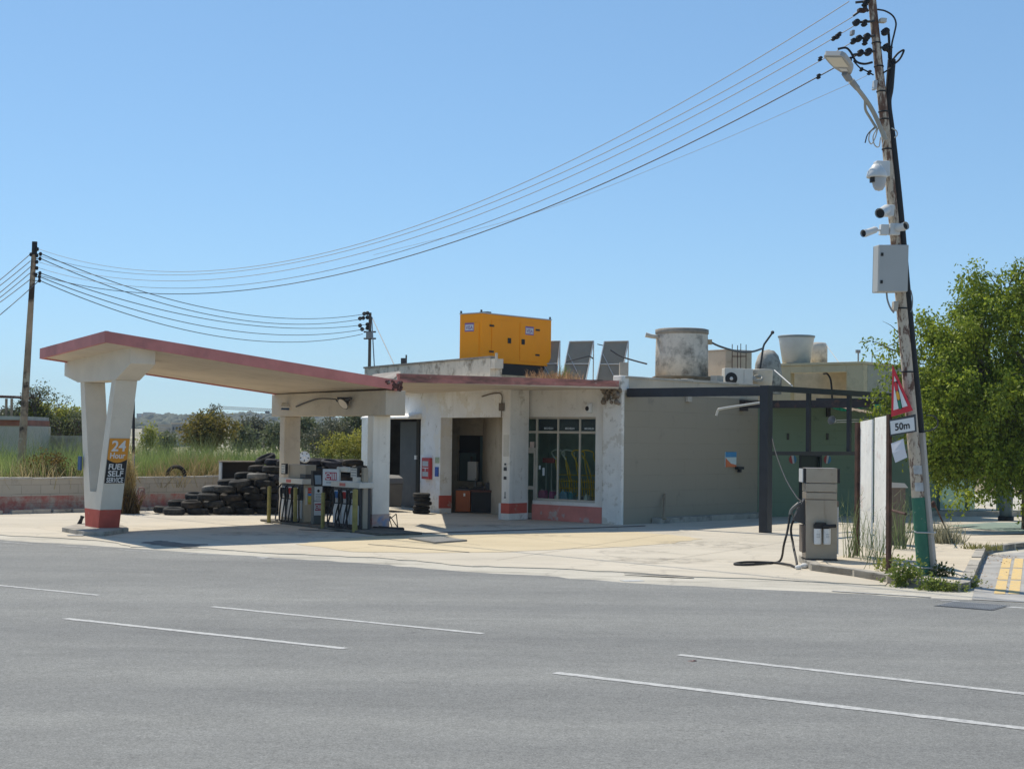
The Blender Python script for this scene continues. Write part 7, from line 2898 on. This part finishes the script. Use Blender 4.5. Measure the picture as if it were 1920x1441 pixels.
far_tree('olive_tree', 668, 74, 776, 832, 70, 620, 9, .16, M_LEAFD, 'big dark olive tree right in the view through the portal', 48)
far_tree('pale_tree', 625, 100, 790, 838, 44, 260, 9, .22, M_LEAFG, 'pale green tree in the middle of the view through the portal', 49)
far_tree('small_tree', 279, 62, 798, 845, 30, 90, 8, .12, M_LEAFY, 'small sparse tree with few leaves right of the black pipe post', 50, nb=3)
far_tree('green_bush', 72, 60, 762, 832, 62, 620, 9, .14, M_LEAFY, 'bright green bush left behind the field wall beside the shed', 51, cat='bush')
far_tree('green_bush', 128, 60, 768, 832, 70, 640, 9, .14, M_LEAFY, 'bright green bush behind the field wall beside the V column', 52, cat='bush')
far_tree('dark_bush', 100, 62, 798, 832, 80, 300, 9, .14, M_LEAFD, 'dark bush low between the two bright green bushes', 53, cat='bush')
far_tree('grey_bush', 20, 64, 765, 805, 66, 320, 9, .14, M_LEAFG, 'grey green bush behind the white shed', 54, cat='bush')
# nearly bare trees at the left
def bare_tree(px, py, y, lean, h, label, seed):
    rr = random.Random(seed)
    b = P(px, py, y)
    base = V((b.x, y, .3))
    o = thing('bare_tree', base, label, 'tree', 'half bare trees behind the shed')
    mb = MB()
    tips = []
    def grow(p, d, l, r, lev):
        q = p + d * l
        m_ = p.lerp(q, .5) + V((rr.gauss(0, .06), rr.gauss(0, .06), rr.gauss(0, .04))) * l
        mb.tube([p, m_, q], [r, r * .85, r * .7], 6)
        if lev == 0:
            tips.append(q)
            return
        tips.append(m_)
        for i in range(rr.choice((2, 3, 3))):
            e = (d + V((rr.gauss(0, .55), rr.gauss(0, .4), rr.gauss(.12, .3)))).normalized()
            grow(p.lerp(q, rr.uniform(.6, 1)), e, l * rr.uniform(.6, .85), r * .62, lev - 1)
    grow(base, V((lean, 0, 1)).normalized(), h, .13, 5)
    mb.build('trunk', M_BARK, o)
    crown('crown', [(t, .3, .3, .26) for t in tips[::2]], len(tips) * 2, 5, .10, M_LEAFD, seed, o, .2, .18, .7)
bare_tree(84, 805, 60, .05, 1.25, 'tall half bare tree with dark twisting branches right of the far left pole', 61)
bare_tree(28, 805, 62, -.1, 1.15, 'half bare tree with thin pale branches behind the shed at far left', 62)
bare_tree(132, 800, 59, .25, 1.0, 'half bare tree leaning right behind the V column', 63)
bare_tree(56, 805, 64, .1, 1.1, 'half bare thin tree directly behind the far left pole', 64)
# shed and wall at the back of the field
sh = P(20, 830, 54)
sf = rotfr((sh.x, 54, .3), 3)
x0s, x1s = sf.hit(-180, 820)[0], sf.hit(55, 820)[0]
zA = lambda py: P(30, py, 54).z - .3
so_ = thing('field_shed', (sh.x, 54, .3), 'low white shed with a reddish band at the far left of the field', 'shed')
mb = MB()
mb.box(sf, x0s, x1s, 0, 3, -.3, zA(798))
mb.build('wall', M_CONC, so_)
mb = MB()
mb.box(sf, x0s, x1s - .05, -.03, 3.02, zA(798), zA(787))
mb.build('band', mat('brick_red_band', (.36, .13, .08), .8, var=.2), so_)
mb = MB()
mb.box(sf, x0s, x1s - .1, -.15, 3.1, zA(787), zA(780))
mb.build('roof', M_CAP, so_)
lt = thing('lean_to', P(5, 745, 58), 'rusty corrugated lean to roof on posts above the shed', 'shelter')
mb = MB()
a_ = P(-120, 741, 57.5)
b_ = P(27, 746, 57.5)
n_ = 60
for i in range(n_):
    p, q = a_.lerp(b_, i / n_), a_.lerp(b_, (i + 1) / n_)
    dz = .05 * (i % 2)
    dz2 = .05 * ((i + 1) % 2)
    mb.prism([p + V((0, 0, dz)), q + V((0, 0, dz2)), q + V((0, 0, dz2 + .04)), p + V((0, 0, dz + .04))], (0, 3, .03))
mb.build('roof', M_RUST, lt)
for px in (12, 22):
    mb = MB()
    mb.tube([P(px, 747, 57.7), V((P(px, 800, 57.7).x, 57.7, .4))], .05, 6)
    mb.build('post', M_WOOD, lt)
fwl = rotfr((P(56, 840, 57).x, 57, .3), 2)
mb = MB()
mb.box(fwl, 0, P(520, 830, 60).x - P(56, 840, 57).x if False else 3.1, 0, .3, 0, P(100, 816, 57).z - .3)
tag(mb.build('field_wall', plaster('rubble_wall', (.52, .45, .35), (.3, .25, .18), (.45, .65), bump=.8)), 'pale stone wall at the back of the field right of the shed', 'wall')

# ---- far country: buildings, woods, crane
def fbox(name, px0, px1, py0, py1, y, depth, m, label, group=None, z0=0, roof=None, win=0):
    a, b = P(px0, py1, y), P(px1, py1, y)
    zt2, zb2 = P((px0 + px1) / 2, py0, y).z, P((px0 + px1) / 2, py1, y).z
    f_ = Fr((a.x, y, 0), V((b.x - a.x, 0, 0)))
    w2 = b.x - a.x
    o = thing(name, ((a.x + b.x) / 2, y, zb2 - 2), label, 'building', group)
    mb = MB()
    mb.box(f_, 0, w2, 0, depth, zb2 - 2, zt2)
    mb.build('wall', m, o)
    mb = MB()
    mb.box(f_, -.15, w2 + .15, -.15, depth, zt2 + .001, zt2 + max(.3, (zt2 - zb2) * .12))
    mb.build('roof', roof or m, o)
    if win:
        hh = zt2 - zb2
        for i in range(win):
            mb = MB()
            xw = w2 * (i + .5) / win
            mb.box(f_, xw - w2 / win * .22, xw + w2 / win * .22, -.05, -.005, zt2 - hh * .62, zt2 - hh * .3)
            mb.build('window', M_DARK, o)
    return o


M_FARW = mat('far_limestone', (.50, .44, .36), .9, var=.2, vscale=.3)
M_FARG = mat('far_grey_wall', (.34, .32, .30), .9, var=.2, vscale=.3)
fbox('far_house', 322, 364, 795, 812, 300, 14, M_FARG, 'long far building with a flat tan roof left of the yellow tree', 'far buildings', roof=mat('far_tan_roof', (.58, .46, .34), .9), win=7)
fbox('far_house', 296, 322, 797, 812, 320, 10, M_FARW, 'small pale far house left of the long flat building', 'far buildings', win=3)
fbox('far_house', 266, 296, 803, 814, 290, 10, M_FARW, 'low pale far house beside the V column', 'far buildings', win=3)
fbox('far_terrace', 275, 352, 812, 834, 190, 8, mat('terrace_stone', (.42, .37, .32), .95, var=.3, vscale=.4, bump=.4, bscale=2), 'long pale stone terrace wall across the far fields', 'far buildings')
fbox('far_house', 434, 452, 797, 812, 260, 8, mat('far_red_wall', (.34, .20, .15), .9), 'far house with reddish wall behind the yellow tree', 'far buildings', win=2)
fbox('far_house', 466, 482, 806, 822, 180, 6, mat('far_rose_wall', (.36, .22, .19), .9), 'low rose coloured far house in front of the grey green tree', 'far buildings', win=2)
for i, (a, b, t, lb) in enumerate(((256, 265, 776, 'leftmost pale block on the far hill skyline beside the V column'), (268, 281, 774, 'widest pale block on the far hill skyline'), (284, 291, 776, 'third pale block from the left on the far hill skyline'), (294, 299, 777, 'narrowest pale block on the far hill skyline'))):
    fbox('hill_building', a, b, t, 786, 1330, 20, M_FARW, lb, 'pale blocks on the far hill')
# woods on the hill
g_ = np.random.default_rng(9)
vs_, fs2, tn2 = [], [], []
NB = 2600
for i in range(NB):
    y = g_.uniform(760, 1480)
    px = g_.uniform(-60, 780)
    x = (px - 960) / FOC * y
    s = g_.uniform(3.0, 7.5) * (y / 1200)
    z = land_h(x, y)
    if g_.random() < .25 and y < 1000:
        continue
    tall = g_.uniform(.5, .95)
    rings = 4
    b0 = len(vs_)
    t_ = g_.random()
    for r2 in range(rings + 1):
        th = math.pi / 2 * r2 / rings
        for j in range(7):
            a = 2 * math.pi * j / 7 + r2 * .4
            q = s * math.cos(th) * g_.uniform(.75, 1.15) * (.5 if tall > 1.5 else 1)
            vs_.append((x + math.cos(a) * q, y + math.sin(a) * q, z - .5 + s * tall * math.sin(th) * g_.uniform(.85, 1.1)))
    for r2 in range(rings):
        for j in range(7):
            k2 = (j + 1) % 7
            fs2.append((b0 + r2 * 7 + j, b0 + r2 * 7 + k2, b0 + r2 * 7 + 7 + k2, b0 + r2 * 7 + 7 + j))
            tn2.append(min(1, max(0, t_ * .6 + g_.random() * .4)))
k = N('far_wood')
at_ = k.n('ShaderNodeAttribute', attribute_name='tint')
k.l(k.mix(at_.outputs['Fac'], rgb((.045, .06, .035)), rgb((.10, .11, .06))), k.b.inputs['Base Color'])
k.b.inputs['Roughness'].default_value = .95
tag(raw_mesh('distant_woods', np.array(vs_), np.array(fs2), k.m, np.array(tn2)), kind='stuff')
# tower crane, its mast behind the back column of the canopy
cr = thing('tower_crane', P(529, 800, 620), 'far tower crane with a long lattice jib above the distant hill', 'crane')
M_CRANE = mat('crane_grey', (.40, .38, .35), .7)
def lattice(mb, a, b, w2, n_, r):
    a, b = V(a), V(b)
    up = V((0, 0, w2)) if abs((b - a).normalized().z) < .7 else V((w2, 0, 0))
    mb.tube([a, b], r, 4, smooth=False)
    mb.tube([a + up, b + up], r, 4, smooth=False)
    for i in range(n_):
        p, q = a.lerp(b, i / n_), a.lerp(b, (i + 1) / n_)
        mb.tube([p, (p + q) / 2 + up], r * .7, 4, smooth=False)
        mb.tube([(p + q) / 2 + up, q], r * .7, 4, smooth=False)
mb = MB()
lattice(mb, P(393, 765, 620), P(545, 773, 620), 1.0, 40, .11)
mb.build('jib', M_CRANE, cr)
mb = MB()
lattice(mb, P(530, 830, 620), P(530, 762, 620), 1.4, 16, .12)
mb.build('mast', M_CRANE, cr)
mb = MB()
mb.box(Fr(P(501, 772, 619), (1, 0, 0)), -.9, .9, 0, 1, -.6, .4)
mb.build('trolley', M_DARK, cr)

# ------------------------------------------------------------------ right side: fence, bin, weeds
wds = [G(1640, 1055, .1), G(1655, 1062, .1), G(1630, 1050, .1), G(1648, 1066, .1)]
for w_ in wds:
    w_.z = .1
weeds('fennel_weed', wds, 60, 1.05, 'fennel_weed', (.10, .14, .06), (.22, .26, .12), 'tall wispy green weed growing in front of the two white boards', 'weeds', .09, 71, .005, lean=.2)
a_ = G(1585, 1048, .1)
weeds('wispy_weed', [V((a_.x + .2, a_.y + .5, .1))], 36, 1.3, 'fennel_weed', (0, 0, 0), (0, 0, 0), 'thin wispy weed between the lone dispenser and the rusty post', 'weeds', .08, 72, .007, lean=.28)
a_ = G(1692, 1030, .1)
weeds('fennel_weed', [V((a_.x, a_.y + .2, .1))], 50, 1.2, 'fennel_weed', (0, 0, 0), (0, 0, 0), 'tall wispy weed in front of the brown cabinet behind the boards', 'weeds', .12, 73, .008, lean=.2)
def low_plant(px, py, z, n, r, h, m, label, seed, leaf=.06):
    c = G(px, py, z)
    o = thing('weed_clump', (c.x, c.y, z - .02), label, 'weeds', 'green weeds around the pole foot')
    crown('leaves', [(V((c.x + dx * r, c.y, z + h * .45)), r * .6, r * .5, h * .5) for dx in (-.5, 0, .5)], n, 8, leaf, m, seed, o, -.1, .1, .7)
    return o
M_WEED = leaf_mat('weed_leaves', (.12, .17, .03), (.28, .33, .08), .45)
low_plant(1698, 1101, -.03, 110, .27, .38, M_WEED, 'leafy green weed at the kerb left of the green pole foot', 81)
low_plant(1745, 1108, -.03, 40, .14, .17, M_WEED, 'small green weed at the kerb below the green pole foot', 82)
low_plant(1779, 1110, -.03, 60, .2, .11, M_WEED, 'flat green weed spreading at the kerb corner', 83, .045)
low_plant(1766, 1080, .1, 45, .13, .10, leaf_mat('dark_weed_leaves', (.05, .08, .02), (.12, .15, .04), .4), 'dark green weed at the right of the cable guard foot', 84, .05)
low_plant(1660, 1070, .1, 50, .10, .18, M_LEAFY, 'small yellowish weed at the foot of the right rusty post', 85, .04)
low_plant(1825, 1103, -.03, 40, .12, .16, M_LEAFY, 'dry yellowish weed at the corner of the pavement kerb', 86, .04)
a_ = G(1768, 1017, .1)
weeds('grey_weed', [V((a_.x, a_.y, 0))], 300, .55, 'grey_weed', (.24, .23, .15), (.42, .40, .27), 'dry grey green weed right of the cable guard', 'weeds', .16, 74, .012, lean=.35)
a_ = G(1855, 1028, .1)
weeds('grass_tuft', [V((a_.x, a_.y, .08)), V((a_.x - .3, a_.y, .08))], 160, .16, 'grass_tuft', (.2, .2, .06), (.36, .33, .12), 'short grass tuft behind the corner of the pavement kerb', 'grass', .16, 75, .012, lean=.5)
mb = MB()
mb.tube([G(1785, 1016, .02), P(1750, 940, 29.5)], .018, 6)
mb.ball(P(1750, 945, 29.5), .05, 6, 0, (1, 1, 1.4))
tag(mb.build('leaning_rod', M_RUST), 'thin rusty rod leaning beside the cable guard of the pole', 'rod')
# fallen leaves
g2 = np.random.default_rng(12)
n = 420
cl = [G(1862, 1043, -.02), G(1848, 1080, -.02), G(1835, 1100, -.02), G(1868, 1052, -.02), G(1858, 1080, -.02)]
a_ = np.array([tuple(p) for p in cl])[g2.choice(5, n, p=[.4, .15, .15, .2, .1])]
b_ = a_ + np.stack([g2.normal(0, .22, n), g2.normal(0, .35, n), g2.uniform(.004, .02, n)], 1)
d_ = unit(np.stack([g2.normal(size=n), g2.normal(size=n), g2.normal(0, .25, n)], 1))
v_, f_ = leafquads(b_, d_, unit(np.cross(d_, np.tile([0, 0, 1.0], (n, 1)))), g2.uniform(.03, .07, n), g2.uniform(.02, .04, n), None)
tag(raw_mesh('fallen_leaves', v_, f_, leaf_mat('dry_leaves', (.22, .12, .05), (.5, .34, .18), .2), g2.random(n)), kind='stuff')
# pale panel fence on dark posts behind the tree
ge0 = FG(gwl, .1, 0)
gpf = Fr((ge0.x, ge0.y, 0), V((.99, .12, 0)))
pf_ = thing('panel_fence', gpf(2, 0, 0), 'pale green panel fence on dark green posts behind the big tree', 'fence')
M_PPAN = leaf_mat('pale_green_panel', (.50, .62, .54), (.50, .62, .54), .55, .35)
M_DGRN = mat('dark_green_steel', (.03, .075, .06), .5)
xs2 = [gpf.hit(px, 960)[0] for px in (1758, 1812, 1872, 1935, 2010)]
for i, x in enumerate(xs2):
    mb = MB()
    mb.box(gpf, x - .05, x + .05, -.05, .05, 0, 2.3)
    mb.build('post', M_DGRN, pf_)
for i in (0, 3):
    mb = MB()
    mb.box(gpf, xs2[i] + .051, xs2[i + 1] - .051, -.01, .01, .18, 2.2)
    mb.build('panel', M_PPAN, pf_)
mb = MB()
mb.box(gpf, xs2[1] + .051, xs2[1] + .25, -.012, .012, .18, 2.2)
mb.build('panel', M_PPAN, pf_)
mb = MB()
mb.box(gpf, xs2[0] - .05, xs2[-1], .051, .09, 1.25, 1.33)
mb.box(gpf, xs2[1], xs2[-1], .051, .08, .62, .66)
mb.box(gpf, xs2[0] - .05, xs2[-1], .051, .08, .10, .15)
mb.build('rail', M_DGRN, pf_)
mb = MB()
mb.box(gpf, -3.2, 14, -.6, -.3, -.02, .14)
tag(mb.build('far_kerb', M_KERB, loc=(0, 0, 0)), kind='structure')
bp_ = P(1886, 970, 41.5)
o = thing('roadside_bin', (bp_.x, 41.5, 0), 'blue grey litter bin behind the panel fence under the tree', 'bin')
mb = MB()
mb.lathe(Fr((bp_.x, 41.5, .12), (1, 0, 0)), [(.001, 0), (.17, 0), (.2, .8), (.19, .85), (.001, .95)], 20)
mb.build('body', mat('blue_grey_bin', (.12, .17, .20), .45), o)
mb = MB()
mb.lathe(Fr((bp_.x, 41.5, 0), (1, 0, 0)), [(.21, 0), (.21, .12), (.001, .12)], 20)
mb.build('base', M_BLACK, o)
# gravelly litter on the forecourt edge and the little thing on the road
rr = random.Random(5)
mb = MB()
for i in range(90):
    t = rr.random()
    j = int(t * (len(ef) - 6)) + 3
    p = ef[j].lerp(ef[j + 1], rr.random()) + V((rr.gauss(0, .2), rr.gauss(.0, .22) - .1, 0))
    s = rr.uniform(.008, .028)
    mb.ball((p.x, p.y, -.03), s, 4, 0, (1.3, 1, .7))
tag(mb.build('edge_rubble', M_FORE, loc=(0, 0, 0)), kind='stuff')
mb = MB()
p = G(1297, 1242.5, -.03)
mb.ball(p + V((0, 0, .012)), .05, 6, 0, (1.1, 1, .3))
mb.ball(p + V((.02, 0, .018)), .03, 6, 0, (1, 1, .5))
tag(mb.build('flattened_can', mat('brown_can', (.1, .05, .045), .5)), 'small flattened dark red can lying on the asphalt', 'can')
for i, (x, y, w_) in enumerate(((142, 1003, .16), (1185, 1089, .16), (495, 1046, .1))):
    p = G(x, y, -.02 if i else .01)
    mb = MB()
    mb.box(rotfr(p, 20 * i + 5), -w_, w_, -.09, .09, .004, .012)
    tag(mb.build('paper_scrap', M_PAPER), ('white paper scrap on the ground left of the column island', 'white paper scrap on the gutter in front of the tan patch', 'pale paper scrap on the gutter near the canopy shadow')[i], 'litter')
# steel cover in the forecourt, drain grate in the road
cv = [G(766, 1010, .006), G(815, 1018.5, .006), G(876, 1014, .006), G(826, 1007.5, .006)]
cov = thing('steel_cover', sum(cv, V((0, 0, 0))) / 4, 'large flat steel cover in the tan concrete of the forecourt', 'cover')
mb = MB()
mb.prism(cv, (0, 0, .03))
mb.build('plate', mat('worn_steel_plate', (.20, .20, .19), .55, var=.25, vscale=3, bump=.2, bscale=50), cov)
gcen = G(1823, 1138.5, -.03)
gfr = rotfr((gcen.x, gcen.y, -.012), -36)
dg = thing('drain_grate', gcen, 'oblong iron drain grate set in the asphalt below the pavement corner', 'drain')
mb = MB()
mb.box(gfr, -.38, .38, -.36, .36, .004, .009)
mb.build('frame', mat('iron', (.13, .13, .13), .6, var=.2), dg)
mb = MB()
for i in range(15):
    for j in range(9):
        x_, y_ = -.35 + i * .0475, -.33 + j * .075
        mb.box(gfr, x_, x_ + .03, y_, y_ + .045, .0095, .016)
mb.build('studs', mat('worn_iron', (.34, .34, .34), .5, var=.2), dg)

# ------------------------------------------------------------------ air: a thin haze over the land
mb = MB()
mb.box(WORLD, -1500, 1500, -40, 1750, -1.1, 60)
hz_ = mb.build('haze', None, loc=(0, 0, 0))
hm = bpy.data.materials.new('haze_air')
hm.use_nodes = True
nt = hm.node_tree
nt.nodes.remove(nt.nodes['Principled BSDF'])
pv = nt.nodes.new('ShaderNodeVolumePrincipled')
pv.inputs['Color'].default_value = (.82, .9, 1, 1)
pv.inputs['Density'].default_value = .00026
pv.inputs['Anisotropy'].default_value = 0
nt.links.new(pv.outputs['Volume'], nt.nodes['Material Output'].inputs['Volume'])
hz_.data.materials.clear()
hz_.data.materials.append(hm)
tag(hz_, kind='stuff')
